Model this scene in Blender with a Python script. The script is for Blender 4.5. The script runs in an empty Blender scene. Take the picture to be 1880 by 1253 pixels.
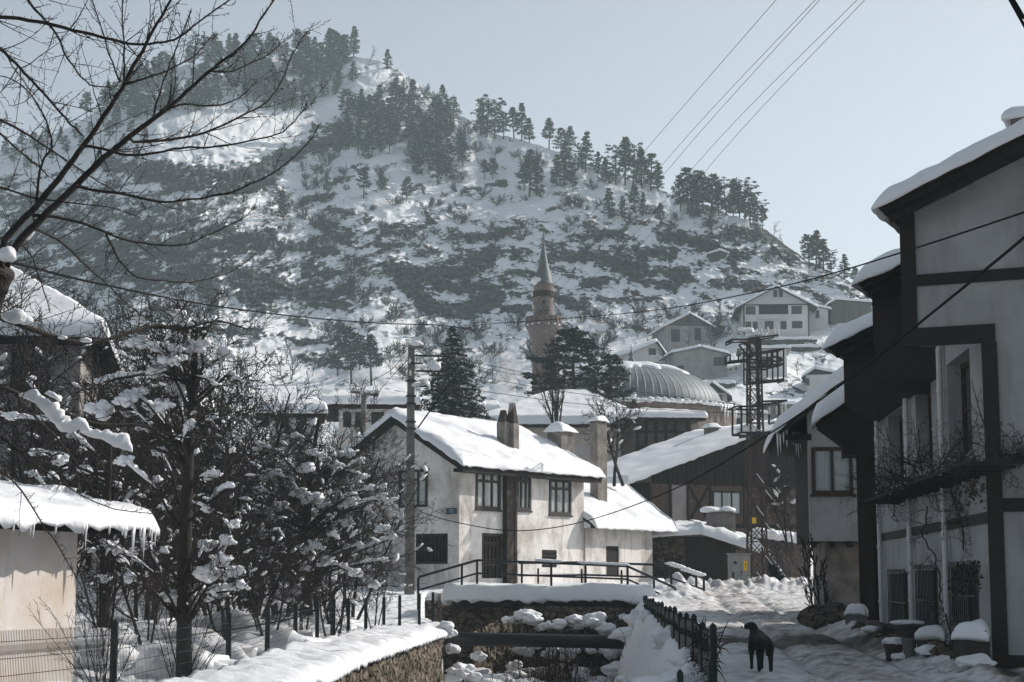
import bpy, bmesh, math, random
import numpy as np
from mathutils import Vector, Matrix, noise as mnoise
from math import sin, cos, tan, pi, radians, sqrt, atan, atan2

# ---------------------------------------------------------------- camera, sky, sun, exposure
scn = bpy.context.scene
COL = scn.collection
F, CX, CY, HZ, CH = 3200.0, 940.0, 626.5, 1060.0, 1.5
PIT = atan((HZ - CY) / F)
cam_d = bpy.data.cameras.new("camera"); cam = bpy.data.objects.new("camera", cam_d); COL.objects.link(cam)
cam.location = (0, 0, CH); cam.rotation_euler = (pi / 2 + PIT, 0, 0)
cam_d.lens = 36.0 * F / 1880.0; cam_d.sensor_width = 36.0; cam_d.clip_start = 0.1; cam_d.clip_end = 5000
scn.camera = cam
SUN_AZ, SUN_EL = radians(62), radians(31)          # azimuth clockwise from the view direction (+Y)
world = bpy.data.worlds.new("World"); scn.world = world; world.use_nodes = True
wn = world.node_tree; bg = wn.nodes["Background"]
sky = wn.nodes.new("ShaderNodeTexSky"); sky.sky_type = 'NISHITA'; sky.sun_disc = False
sky.sun_elevation = SUN_EL; sky.sun_rotation = SUN_AZ; sky.altitude = 800
sky.air_density = 1.0; sky.dust_density = 2.6; sky.ozone_density = 1.6
hs = wn.nodes.new("ShaderNodeHueSaturation"); hs.inputs['Saturation'].default_value = 0.45
wn.links.new(sky.outputs[0], hs.inputs['Color']); tint = wn.nodes.new("ShaderNodeMix"); tint.data_type = 'RGBA'; tint.blend_type = 'MULTIPLY'; tint.inputs[0].default_value = 1.0; tint.inputs[7].default_value = (1.0, 1.0, 0.985, 1)
wn.links.new(hs.outputs[0], tint.inputs[6]); wn.links.new(tint.outputs[2], bg.inputs['Color'])
bg.inputs['Strength'].default_value = 0.102
sl = bpy.data.lights.new("sun", 'SUN'); sl.energy = 4.0; sl.angle = radians(0.5); sl.color = (1.0, 0.935, 0.86)
so = bpy.data.objects.new("sun", sl); COL.objects.link(so); so.location = (60, 40, 80)
sd = Vector((sin(SUN_AZ) * cos(SUN_EL), cos(SUN_AZ) * cos(SUN_EL), sin(SUN_EL)))
so.rotation_euler = (-sd).to_track_quat('-Z', 'Y').to_euler()
scn.view_settings.view_transform = 'Standard'; scn.view_settings.look = 'None'
scn.view_settings.exposure = 0.33; scn.view_settings.gamma = 1.0
scn.cycles.max_bounces = 8; scn.cycles.diffuse_bounces = 3; scn.cycles.volume_bounces = 1
scn.cycles.use_denoising = True
HAZE_DENSITY = 0.0004

# ---------------------------------------------------------------- projection helpers
def P3(px, py, Y):
    u = (px - CX) / F; v = -(py - CY) / F
    t = Y / (cos(PIT) - v * sin(PIT))
    return Vector((u * t, Y, CH + (sin(PIT) + v * cos(PIT)) * t))
def PG(px, py, z):                                  # the point of a pixel ray at height z
    u = (px - CX) / F; v = -(py - CY) / F
    t = (z - CH) / (sin(PIT) + v * cos(PIT))
    return Vector((u * t, (cos(PIT) - v * sin(PIT)) * t, z))
def proj(p):
    x, y, z = p[0], p[1], p[2] - CH
    d = y * cos(PIT) + z * sin(PIT); h = -y * sin(PIT) + z * cos(PIT)
    return CX + F * x / d, CY - F * h / d
class Frame:
    """a facade: o = (x, y) of its left end, a = angle of its run in plan; s runs right, d goes behind, z up"""
    def __init__(self, o, a):
        self.o = Vector((o[0], o[1])); self.e = Vector((cos(a), sin(a))); self.n = Vector((-sin(a), cos(a))); self.a = a
    def W(self, s, d, z):
        p = self.o + self.e * s + self.n * d
        return Vector((p.x, p.y, z))
    def at(self, px, py, d=0.0):
        u = (px - CX) / F; v = -(py - CY) / F
        D = Vector((u, cos(PIT) - v * sin(PIT))); dz = sin(PIT) + v * cos(PIT)
        q = self.o + self.n * d
        t = q.dot(self.n) / D.dot(self.n)
        p = D * t
        return (p - q).dot(self.e), CH + dz * t
    def rect(self, x0, y0, x1, y1, d=0.0):
        xm, ym = (x0 + x1) / 2, (y0 + y1) / 2
        s0, _ = self.at(x0, ym, d); s1, _ = self.at(x1, ym, d)
        _, z1 = self.at(xm, y0, d); _, z0 = self.at(xm, y1, d)
        return s0, s1, z0, z1

# ---------------------------------------------------------------- noise
_rs = np.random.RandomState(7)
_perm = np.concatenate([_rs.permutation(256)] * 3).astype(np.int64)
_ga = _rs.rand(256) * 2 * pi; _gx, _gy = np.cos(_ga), np.sin(_ga)
def perlin(x, y, seed=0):
    x = np.asarray(x, float) + seed * 17.31; y = np.asarray(y, float) + seed * 9.77
    xi = np.floor(x).astype(np.int64); yi = np.floor(y).astype(np.int64)
    fx, fy = x - xi, y - yi; xi &= 255; yi &= 255
    u = fx * fx * fx * (fx * (fx * 6 - 15) + 10); v = fy * fy * fy * (fy * (fy * 6 - 15) + 10)
    def g(ix, iy, dx, dy):
        h = _perm[_perm[ix] + iy]
        return _gx[h] * dx + _gy[h] * dy
    a = g(xi, yi, fx, fy); b = g((xi + 1) & 255, yi, fx - 1, fy)
    c = g(xi, (yi + 1) & 255, fx, fy - 1); d = g((xi + 1) & 255, (yi + 1) & 255, fx - 1, fy - 1)
    return ((a + u * (b - a)) + v * ((c + u * (d - c)) - (a + u * (b - a)))) * 1.5
def fbm(x, y, octs=4, seed=0, gain=0.5):
    r = 0; a = 1.0; f = 1.0
    for k in range(octs):
        r = r + a * perlin(np.asarray(x) * f, np.asarray(y) * f, seed + k * 3); a *= gain; f *= 2.03
    return r
def sstep(a, b, x):
    t = np.clip((x - a) / (b - a), 0, 1); return t * t * (3 - 2 * t)
def n3(p, s=1.0):
    return mnoise.noise(Vector(p) * s)

# ---------------------------------------------------------------- materials
M = {}
def mat(name, col, rough=0.8, var=0.0, vscale=3.0, bump=0.0, bscale=20.0, metal=0.0, col2=None, stretch=(1, 1, 1), detail=5.0, ramp=(0.35, 0.65), spec=0.3):
    m = bpy.data.materials.new(name); m.use_nodes = True; nt = m.node_tree; b = nt.nodes["Principled BSDF"]
    b.inputs['Roughness'].default_value = rough; b.inputs['Metallic'].default_value = metal
    b.inputs['Specular IOR Level'].default_value = spec
    c = tuple(col) + (1,)
    b.inputs['Base Color'].default_value = c
    tc = nt.nodes.new("ShaderNodeTexCoord"); mp = nt.nodes.new("ShaderNodeMapping"); mp.inputs['Scale'].default_value = stretch
    nt.links.new(tc.outputs['Object'], mp.inputs['Vector'])
    if var or col2:
        n = nt.nodes.new("ShaderNodeTexNoise"); n.inputs['Scale'].default_value = vscale; n.inputs['Detail'].default_value = detail
        n.inputs['Roughness'].default_value = 0.62
        nt.links.new(mp.outputs[0], n.inputs['Vector'])
        r = nt.nodes.new("ShaderNodeValToRGB"); e = r.color_ramp.elements
        e[0].position, e[1].position = ramp
        e[0].color = (tuple(col2) + (1,)) if col2 else tuple(x * (1 - var) for x in col) + (1,)
        e[1].color = c
        nt.links.new(n.outputs['Fac'], r.inputs[0]); nt.links.new(r.outputs[0], b.inputs['Base Color'])
    if bump:
        n2 = nt.nodes.new("ShaderNodeTexNoise"); n2.inputs['Scale'].default_value = bscale; n2.inputs['Detail'].default_value = 6
        nt.links.new(mp.outputs[0], n2.inputs['Vector'])
        bp = nt.nodes.new("ShaderNodeBump"); bp.inputs['Strength'].default_value = bump; bp.inputs['Distance'].default_value = 0.05
        nt.links.new(n2.outputs['Fac'], bp.inputs['Height']); nt.links.new(bp.outputs[0], b.inputs['Normal'])
    M[name] = m
    return m
mat('snow', (0.80, 0.82, 0.85), 0.55, 0.06, 1.5, 0.35, 9.0)
mat('snow_grey', (0.74, 0.75, 0.77), 0.7, 0.2, 2.5, 0.6, 14.0, col2=(0.50, 0.50, 0.50), ramp=(0.2, 0.42))  # greyer snow, toned down in colour to dim the mounds in shade
mat('plaster_grey', (0.50, 0.485, 0.475), 0.9, 0.3, 0.9, 0.25, 25, col2=(0.33, 0.315, 0.30), ramp=(0.34, 0.6))
mat('plaster_left', (0.60, 0.565, 0.545), 0.9, 0.2, 0.8, 0.2, 18, col2=(0.50, 0.42, 0.34), ramp=(0.3, 0.55))
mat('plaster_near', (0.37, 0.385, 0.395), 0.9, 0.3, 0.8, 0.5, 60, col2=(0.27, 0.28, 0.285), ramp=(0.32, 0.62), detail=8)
mat('plaster_far', (0.62, 0.61, 0.60), 0.9, 0.15, 0.3)
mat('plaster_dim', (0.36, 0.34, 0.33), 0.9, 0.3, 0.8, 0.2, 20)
mat('timber', (0.020, 0.016, 0.014), 0.85, 0.4, 6, 0.4, 30, stretch=(1, 1, 0.2))
mat('timber_paint', (0.018, 0.015, 0.014), 0.75, 0.25, 5, 0.25, 40)
mat('boards', (0.020, 0.017, 0.016), 0.9, 0.5, 9, 0.5, 30, stretch=(1, 1, 0.08))
mat('boards_grey', (0.12, 0.115, 0.11), 0.9, 0.4, 2, 0.3, 10, stretch=(1, 1, 0.08))
mat('old_wood', (0.060, 0.045, 0.035), 0.9, 0.5, 7, 0.6, 25, stretch=(1, 1, 0.12), col2=(0.028, 0.022, 0.018))
mat('window_frame', (0.025, 0.021, 0.018), 0.6, 0.3, 10)
mat('window_wood', (0.055, 0.034, 0.022), 0.6, 0.4, 10, stretch=(1, 1, 0.2))
mat('concrete', (0.20, 0.185, 0.17), 0.9, 0.35, 2.2, 0.4, 30, col2=(0.11, 0.10, 0.09))
mat('chimney_plaster', (0.235, 0.215, 0.195), 0.92, 0.4, 1.8, 0.4, 25, col2=(0.10, 0.088, 0.078))
mat('metal_dark', (0.018, 0.021, 0.024), 0.5, 0.2, 8)
mat('fence_green', (0.010, 0.018, 0.020), 0.5, 0.2, 8)
mat('rust', (0.075, 0.05, 0.04), 0.8, 0.4, 6, col2=(0.035, 0.028, 0.025))
mat('pipe_white', (0.55, 0.56, 0.57), 0.45, 0.1, 5)
mat('cabinet', (0.26, 0.26, 0.25), 0.6, 0.1, 3)
mat('yellow', (0.75, 0.45, 0.03), 0.5, 0.1, 5)
mat('sign_blue', (0.015, 0.055, 0.085), 0.45)
mat('sign_white', (0.6, 0.63, 0.64), 0.5)
mat('bark', (0.040, 0.034, 0.030), 0.95, 0.45, 12, 0.6, 50)
mat('bark_grey', (0.032, 0.028, 0.026), 0.95, 0.4, 9)
mat('needles', (0.022, 0.034, 0.026), 0.85, 0.5, 1.2, col2=(0.011, 0.017, 0.014))
mat('needles_far', (0.026, 0.038, 0.030), 0.85, 0.5, 0.5, col2=(0.012, 0.019, 0.016))
mat('dry_leaves', (0.075, 0.045, 0.028), 0.9, 0.4, 4)
mat('lead', (0.24, 0.26, 0.275), 0.6, 0.4, 0.9, 0.15, 6, metal=0.1, col2=(0.15, 0.165, 0.175))
mat('lead_seam', (0.55, 0.57, 0.58), 0.7)
mat('lead_spire', (0.14, 0.155, 0.16), 0.6, 0.3, 1.0, metal=0.2)
mat('ice', (0.74, 0.76, 0.78), 0.3, spec=0.5)
mat('wire', (0.010, 0.010, 0.011), 0.95, spec=0.05)
mat('insulator', (0.62, 0.60, 0.57), 0.25)
mat('fur', (0.009, 0.009, 0.010), 0.7, 0.3, 14, 0.4, 80)
mat('pot', (0.05, 0.045, 0.042), 0.85, 0.4, 6, 0.4, 20)
mat('bin_grey', (0.12, 0.125, 0.125), 0.6, 0.1, 4)
mat('soil', (0.05, 0.04, 0.033), 0.95, 0.4, 6, 0.6, 20)
mat('curtain', (0.42, 0.43, 0.43), 0.9, 0.25, 14, stretch=(1, 1, 0.05))
mat('dark_room', (0.010, 0.011, 0.012), 0.5)  # the dark of unlit rooms, put into the colour of sheets behind windows
mat('roof_tile', (0.11, 0.055, 0.038), 0.9, 0.4, 3)
mat('lamp_glass', (0.5, 0.53, 0.55), 0.2)
mat('stucco_stained', (0.74, 0.715, 0.69), 0.92, 0.3, 0.55, 0.5, 14, col2=(0.42, 0.385, 0.355), ramp=(0.34, 0.52), detail=8)
def add_streaks(name, col, amt, sx_, sz_):
    nt = M[name].node_tree; b = nt.nodes["Principled BSDF"]; lk = b.inputs['Base Color'].links[0].from_socket
    tc = nt.nodes.new("ShaderNodeTexCoord"); mp = nt.nodes.new("ShaderNodeMapping"); mp.inputs['Scale'].default_value = (sx_, sx_, sz_); nt.links.new(tc.outputs['Object'], mp.inputs['Vector'])
    n = nt.nodes.new("ShaderNodeTexNoise"); n.inputs['Scale'].default_value = 1.0; n.inputs['Detail'].default_value = 8; n.inputs['Roughness'].default_value = 0.65; nt.links.new(mp.outputs[0], n.inputs['Vector'])
    r = nt.nodes.new("ShaderNodeMapRange"); r.inputs[1].default_value = 0.52; r.inputs[2].default_value = 0.72; r.inputs[4].default_value = amt; nt.links.new(n.outputs['Fac'], r.inputs[0])
    mx = nt.nodes.new("ShaderNodeMix"); mx.data_type = 'RGBA'; mx.inputs[7].default_value = tuple(col) + (1,); nt.links.new(r.outputs[0], mx.inputs[0]); nt.links.new(lk, mx.inputs[6]); nt.links.new(mx.outputs[2], b.inputs['Base Color'])
add_streaks('stucco_stained', (0.26, 0.22, 0.19), 0.7, 2.4, 0.5)
add_streaks('plaster_left', (0.34, 0.29, 0.25), 0.45, 3.0, 0.4)
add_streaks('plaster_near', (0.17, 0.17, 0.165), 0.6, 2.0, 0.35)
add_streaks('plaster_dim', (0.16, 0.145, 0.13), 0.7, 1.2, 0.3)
add_streaks('plaster_far', (0.34, 0.32, 0.30), 0.6, 0.8, 0.25)
mat('dark_concrete', (0.035, 0.032, 0.030), 0.9, 0.5, 3, 0.5, 18)  # near-black concrete tone of the bridge deck
# window glass: a dark glossy pane
g = mat('glass', (0.022, 0.028, 0.032), 0.08, spec=0.5)

def voro_mat(name, cols, scale, stretch, joint, joint_w=0.06, bump=0.8, rnd=0.9, coord='Object'):
    """stones / bricks: a random tone per cell, dark joints, some noise"""
    m = bpy.data.materials.new(name); m.use_nodes = True; nt = m.node_tree; b = nt.nodes["Principled BSDF"]
    L = nt.links.new; N = nt.nodes.new
    tc = N("ShaderNodeTexCoord"); mp = N("ShaderNodeMapping"); mp.inputs['Scale'].default_value = stretch
    L(tc.outputs[coord], mp.inputs['Vector'])
    nz = N("ShaderNodeTexNoise"); nz.inputs['Scale'].default_value = 2.2; L(mp.outputs[0], nz.inputs['Vector'])
    vm = N("ShaderNodeVectorMath"); vm.operation = 'MULTIPLY_ADD'; vm.inputs[1].default_value = (0.25,) * 3
    L(nz.outputs['Color'], vm.inputs[0]); L(mp.outputs[0], vm.inputs[2])
    v1 = N("ShaderNodeTexVoronoi"); v1.inputs['Scale'].default_value = scale; v1.inputs['Randomness'].default_value = rnd
    v2 = N("ShaderNodeTexVoronoi"); v2.feature = 'DISTANCE_TO_EDGE'; v2.inputs['Scale'].default_value = scale; v2.inputs['Randomness'].default_value = rnd
    L(vm.outputs[0], v1.inputs['Vector']); L(vm.outputs[0], v2.inputs['Vector'])
    sp = N("ShaderNodeSeparateColor"); L(v1.outputs['Color'], sp.inputs[0])
    r = N("ShaderNodeValToRGB"); e = r.color_ramp.elements
    e[0].color = tuple(cols[0]) + (1,); e[1].color = tuple(cols[-1]) + (1,)
    for k in range(1, len(cols) - 1):
        x = e.new(k / (len(cols) - 1)); x.color = tuple(cols[k]) + (1,)
    L(sp.outputs[0], r.inputs[0])
    n2 = N("ShaderNodeTexNoise"); n2.inputs['Scale'].default_value = 9; n2.inputs['Detail'].default_value = 6; L(tc.outputs[coord], n2.inputs['Vector'])
    mx = N("ShaderNodeMix"); mx.data_type = 'RGBA'; mx.blend_type = 'MULTIPLY'; mx.inputs[0].default_value = 0.8
    L(r.outputs[0], mx.inputs[6]); 
    rr = N("ShaderNodeValToRGB"); rr.color_ramp.elements[0].color = (0.45, 0.43, 0.4, 1); rr.color_ramp.elements[0].position = 0.3; rr.color_ramp.elements[1].position = 0.62
    L(n2.outputs['Fac'], rr.inputs[0]); L(rr.outputs[0], mx.inputs[7])
    st = N("ShaderNodeMapRange"); st.inputs[1].default_value = joint_w * 0.3; st.inputs[2].default_value = joint_w
    L(v2.outputs['Distance'], st.inputs[0])
    m2 = N("ShaderNodeMix"); m2.data_type = 'RGBA'; m2.inputs[6].default_value = tuple(joint) + (1,)
    L(st.outputs[0], m2.inputs[0]); L(mx.outputs[2], m2.inputs[7]); L(m2.outputs[2], b.inputs['Base Color'])
    ad = N("ShaderNodeMath"); ad.operation = 'MULTIPLY_ADD'; ad.inputs[1].default_value = 0.5; L(n2.outputs['Fac'], ad.inputs[0]); L(st.outputs[0], ad.inputs[2])
    bp = N("ShaderNodeBump"); bp.inputs['Strength'].default_value = bump; bp.inputs['Distance'].default_value = 0.06
    L(ad.outputs[0], bp.inputs['Height']); L(bp.outputs[0], b.inputs['Normal'])
    b.inputs['Roughness'].default_value = 0.9; b.inputs['Specular IOR Level'].default_value = 0.2
    M[name] = m; return m
voro_mat('stone', [(0.10, 0.085, 0.065), (0.24, 0.20, 0.155), (0.17, 0.145, 0.115), (0.30, 0.26, 0.20)], 2.6, (1.6, 1.6, 1.0), (0.05, 0.042, 0.034), 0.10, 1.0)
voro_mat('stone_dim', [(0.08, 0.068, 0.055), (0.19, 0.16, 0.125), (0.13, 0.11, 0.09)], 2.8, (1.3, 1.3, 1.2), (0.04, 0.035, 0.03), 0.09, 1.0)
voro_mat('rubble', [(0.06, 0.052, 0.045), (0.15, 0.125, 0.10), (0.10, 0.085, 0.07)], 3.0, (1, 1, 1.3), (0.03, 0.026, 0.022), 0.08)
voro_mat('ashlar', [(0.17, 0.14, 0.125), (0.25, 0.205, 0.18), (0.21, 0.175, 0.155)], 1.6, (1.0, 1.0, 2.2), (0.11, 0.085, 0.07), 0.05, 0.4, 0.35)
voro_mat('brick', [(0.18, 0.15, 0.14), (0.26, 0.215, 0.20), (0.21, 0.175, 0.165)], 3.2, (1, 1, 2.4), (0.13, 0.10, 0.085), 0.05, 0.3, 0.3)
voro_mat('brick_dark', [(0.08, 0.062, 0.053), (0.13, 0.098, 0.085), (0.10, 0.08, 0.07)], 3.6, (1, 1, 2.4), (0.05, 0.042, 0.036), 0.05, 0.3, 0.3)

# snow and rock of the hill: the rock attribute says where the ground is too steep to hold snow
def hill_mat():
    m = bpy.data.materials.new('hill_ground'); m.use_nodes = True; nt = m.node_tree; b = nt.nodes["Principled BSDF"]
    L = nt.links.new; N = nt.nodes.new
    at = N("ShaderNodeAttribute"); at.attribute_name = 'rock'
    tc = N("ShaderNodeTexCoord")
    n1 = N("ShaderNodeTexNoise"); n1.inputs['Scale'].default_value = 0.75; n1.inputs['Detail'].default_value = 10; n1.inputs['Roughness'].default_value = 0.74
    mp = N("ShaderNodeMapping"); mp.inputs['Scale'].default_value = (1, 0.6, 1.5); L(tc.outputs['Object'], mp.inputs['Vector']); L(mp.outputs[0], n1.inputs['Vector'])
    ad = N("ShaderNodeMath"); ad.operation = 'MULTIPLY_ADD'; ad.inputs[1].default_value = 1.3; ad.inputs[2].default_value = -0.65
    L(n1.outputs['Fac'], ad.inputs[0])
    n3_ = N("ShaderNodeTexNoise"); n3_.inputs['Scale'].default_value = 1.5; n3_.inputs['Detail'].default_value = 6; n3_.inputs['Roughness'].default_value = 0.72
    mp3 = N("ShaderNodeMapping"); mp3.inputs['Scale'].default_value = (0.7, 0.45, 1.7); L(tc.outputs['Object'], mp3.inputs['Vector']); L(mp3.outputs[0], n3_.inputs['Vector'])
    ad3 = N("ShaderNodeMath"); ad3.operation = 'MULTIPLY_ADD'; ad3.inputs[1].default_value = 2.2; ad3.inputs[2].default_value = -1.1; L(n3_.outputs['Fac'], ad3.inputs[0])
    s0 = N("ShaderNodeMath"); s0.operation = 'ADD'; L(ad.outputs[0], s0.inputs[0]); L(ad3.outputs[0], s0.inputs[1])
    sm = N("ShaderNodeMath"); sm.operation = 'ADD'; L(at.outputs['Fac'], sm.inputs[0]); L(s0.outputs[0], sm.inputs[1])
    mr = N("ShaderNodeMapRange"); mr.inputs[1].default_value = 0.47; mr.inputs[2].default_value = 0.53; L(sm.outputs[0], mr.inputs[0])
    n2 = N("ShaderNodeTexNoise"); n2.inputs['Scale'].default_value = 0.45; n2.inputs['Detail'].default_value = 9; n2.inputs['Roughness'].default_value = 0.7
    mp2 = N("ShaderNodeMapping"); mp2.inputs['Scale'].default_value = (1.6, 1, 0.6); L(tc.outputs['Object'], mp2.inputs['Vector']); L(mp2.outputs[0], n2.inputs['Vector'])
    r = N("ShaderNodeValToRGB"); e = r.color_ramp.elements
    e[0].position = 0.32; e[0].color = (0.013, 0.014, 0.015, 1); e[1].position = 0.68; e[1].color = (0.15, 0.15, 0.148, 1)
    L(n2.outputs['Fac'], r.inputs[0])
    mx = N("ShaderNodeMix"); mx.data_type = 'RGBA'; mx.inputs[6].default_value = (0.86, 0.88, 0.90, 1)
    L(mr.outputs[0], mx.inputs[0]); L(r.outputs[0], mx.inputs[7]); L(mx.outputs[2], b.inputs['Base Color'])
    bp = N("ShaderNodeBump"); bp.inputs['Strength'].default_value = 0.7; bp.inputs['Distance'].default_value = 1.2; L(n1.outputs['Fac'], bp.inputs['Height'])
    bs = N("ShaderNodeMath"); bs.operation = 'MULTIPLY_ADD'; bs.inputs[1].default_value = 0.8; bs.inputs[2].default_value = 0.10; L(mr.outputs[0], bs.inputs[0]); L(bs.outputs[0], bp.inputs['Strength'])
    L(bp.outputs[0], b.inputs['Normal'])
    b.inputs['Roughness'].default_value = 0.8; b.inputs['Specular IOR Level'].default_value = 0.15
    M['hill_ground'] = m
hill_mat()
# snowy ground: white snow, a trodden grey strip deepened in colour for the street's shade and bare dark patches where the 'dirt' attribute is high
def ground_mat():
    m = bpy.data.materials.new('snowy_ground'); m.use_nodes = True; nt = m.node_tree; b = nt.nodes["Principled BSDF"]
    L = nt.links.new; N = nt.nodes.new
    at = N("ShaderNodeAttribute"); at.attribute_name = 'dirt_shade'; tc = N("ShaderNodeTexCoord")
    n1 = N("ShaderNodeTexNoise"); n1.inputs['Scale'].default_value = 2.2; n1.inputs['Detail'].default_value = 8; n1.inputs['Roughness'].default_value = 0.7
    L(tc.outputs['Object'], n1.inputs['Vector'])
    ad = N("ShaderNodeMath"); ad.operation = 'MULTIPLY_ADD'; ad.inputs[1].default_value = 0.9; ad.inputs[2].default_value = -0.45; L(n1.outputs['Fac'], ad.inputs[0])
    sm = N("ShaderNodeMath"); sm.operation = 'ADD'; L(at.outputs['Fac'], sm.inputs[0]); L(ad.outputs[0], sm.inputs[1])
    r = N("ShaderNodeValToRGB"); e = r.color_ramp.elements
    e[0].position = 0.1; e[0].color = (0.80, 0.82, 0.85, 1); e[1].position = 0.72; e[1].color = (0.05, 0.042, 0.036, 1)
    x = e.new(0.38); x.color = (0.60, 0.60, 0.60, 1); x = e.new(0.55); x.color = (0.27, 0.25, 0.23, 1)
    L(sm.outputs[0], r.inputs[0]); L(r.outputs[0], b.inputs['Base Color'])
    n2 = N("ShaderNodeTexNoise"); n2.inputs['Scale'].default_value = 7; n2.inputs['Detail'].default_value = 6; L(tc.outputs['Object'], n2.inputs['Vector'])
    bp = N("ShaderNodeBump"); bp.inputs['Strength'].default_value = 0.45; bp.inputs['Distance'].default_value = 0.08; L(n2.outputs['Fac'], bp.inputs['Height']); L(bp.outputs[0], b.inputs['Normal'])
    b.inputs['Roughness'].default_value = 0.6; b.inputs['Specular IOR Level'].default_value = 0.2
    M['snowy_ground'] = m
ground_mat()

# ---------------------------------------------------------------- mesh builder and object helpers
OFF = {}
def thing(name, label, cat, loc=(0, 0, 0), group=None):
    o = bpy.data.objects.new(name, None); COL.objects.link(o); o.location = loc
    o.empty_display_size = 0.2
    o['label'] = label; o['category'] = cat
    if group: o['group'] = group
    OFF[o.name] = Vector(loc); return o
def tag(o, label, cat, group=None):
    o['label'] = label; o['category'] = cat
    if group: o['group'] = group
    return o
class MB:
    def __init__(self): self.v = []; self.f = []; self.m = []; self.cur = 0
    def add(self, vs, fs):
        b = len(self.v); self.v.extend(vs); self.f.extend([tuple(b + i for i in f) for f in fs]); self.m.extend([self.cur] * len(fs)); return self
    def hexa(self, p):                                # p[0..3] bottom ring, p[4..7] top ring
        return self.add([tuple(q) for q in p], [(3, 2, 1, 0), (4, 5, 6, 7), (0, 1, 5, 4), (1, 2, 6, 5), (2, 3, 7, 6), (3, 0, 4, 7)])
    def box(self, fr, s0, s1, d0, d1, z0, z1):
        if fr is None:
            W = lambda s, d, z: Vector((s, d, z))
        else: W = fr.W
        return self.hexa([W(s0, d0, z0), W(s1, d0, z0), W(s1, d1, z0), W(s0, d1, z0), W(s0, d0, z1), W(s1, d0, z1), W(s1, d1, z1), W(s0, d1, z1)])
    def plate(self, a, b, c, d, th):                  # slab under the quad a b c d
        k = Vector((0, 0, -th))
        a, b, c, d = map(Vector, (a, b, c, d))
        return self.hexa([a + k, b + k, c + k, d + k, a, b, c, d])
    def prism(self, poly, vec):                       # polygon (list of points) swept along vec
        n = len(poly); vec = Vector(vec)
        vs = [tuple(p) for p in poly] + [tuple(Vector(p) + vec) for p in poly]
        fs = [tuple(range(n - 1, -1, -1)), tuple(range(n, 2 * n))] + [(i, (i + 1) % n, n + (i + 1) % n, n + i) for i in range(n)]
        return self.add(vs, fs)
    def bar(self, a, b, w, h=None):                   # square bar between two points
        a, b = Vector(a), Vector(b); h = h or w; d = (b - a).normalized()
        up = Vector((0, 0, 1)) if abs(d.z) < 0.95 else Vector((1, 0, 0))
        x = d.cross(up).normalized() * w / 2; y = x.cross(d).normalized() * h / 2
        return self.hexa([a - x - y, a + x - y, b + x - y, b - x - y, a - x + y, a + x + y, b + x + y, b - x + y])
    def tube(self, pts, rad, n=6, cap=True):
        pts = [Vector(p) for p in pts]; k = len(pts)
        if not hasattr(rad, '__len__'): rad = [rad] * k
        vs = []; x = None
        for i, p in enumerate(pts):
            d = pts[min(i + 1, k - 1)] - pts[max(i - 1, 0)]
            if d.length < 1e-9: d = Vector((0, 0, 1))
            d.normalize()
            if x is None:
                x = d.cross(Vector((0, 0, 1)) if abs(d.z) < 0.9 else Vector((1, 0, 0)))
            else: x = x - d * x.dot(d)
            if x.length < 1e-6: x = d.orthogonal()
            x.normalize(); y = d.cross(x)
            for j in range(n):
                t = 2 * pi * j / n; vs.append(tuple(p + (x * cos(t) + y * sin(t)) * rad[i]))
        fs = [(i * n + j, i * n + (j + 1) % n, (i + 1) * n + (j + 1) % n, (i + 1) * n + j) for i in range(k - 1) for j in range(n)]
        if cap: fs += [tuple(range(n - 1, -1, -1)), tuple((k - 1) * n + j for j in range(n))]
        return self.add(vs, fs)
    def lathe(self, c, prof, n=24, a0=0.0):           # prof: list of (radius, z) about the vertical through c
        vs = []; 
        for r, z in prof:
            for j in range(n):
                t = a0 + 2 * pi * j / n; vs.append((c[0] + r * cos(t), c[1] + r * sin(t), c[2] + z))
        fs = [(i * n + j, i * n + (j + 1) % n, (i + 1) * n + (j + 1) % n, (i + 1) * n + j) for i in range(len(prof) - 1) for j in range(n)]
        fs += [tuple(range(n - 1, -1, -1)), tuple((len(prof) - 1) * n + j for j in range(n))]
        return self.add(vs, fs)
    def blob(self, c, r, amp=0.25, seed=0.0, sub=2, squash=(1, 1, 1), freq=1.6, flat=None):
        bm = bmesh.new(); bmesh.ops.create_icosphere(bm, subdivisions=sub, radius=1.0)
        c = Vector(c); vs = []
        for v in bm.verts:
            k = 1 + amp * mnoise.noise(v.co * freq + Vector((seed * 3.1, seed * 1.7, seed))) * 1.6
            p = Vector((v.co.x * squash[0], v.co.y * squash[1], v.co.z * squash[2])) * r * k
            if flat is not None and p.z < -flat * r: p.z = -flat * r + (p.z + flat * r) * 0.2
            vs.append(tuple(c + p))
        fs = [tuple(v.index for v in f.verts) for f in bm.faces]; bm.free()
        return self.add(vs, fs)
    def build(self, name, mats, parent=None, smooth=False, loc=None):
        if not isinstance(mats, (list, tuple)): mats = [mats]
        off = OFF[parent.name] if parent is not None else (Vector(loc) if loc is not None else Vector((0, 0, 0)))
        me = bpy.data.meshes.new(name)
        V = np.array(self.v, dtype=np.float64).reshape(-1, 3) - np.array(off)
        me.from_pydata(V.tolist(), [], self.f)
        for mm in mats: me.materials.append(M[mm] if isinstance(mm, str) else mm)
        if len(mats) > 1: me.polygons.foreach_set('material_index', self.m)
        if smooth: me.polygons.foreach_set('use_smooth', [True] * len(self.f))
        me.update()
        o = bpy.data.objects.new(name, me); COL.objects.link(o)
        if parent is not None: o.parent = parent
        elif loc is not None: o.location = off
        OFF[o.name] = off.copy()
        return o
def copy_tree(o, parent=None):
    c = o.copy(); COL.objects.link(c)
    if parent is not None: c.parent = parent
    for ch in list(o.children): copy_tree(ch, c)
    return c

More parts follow.
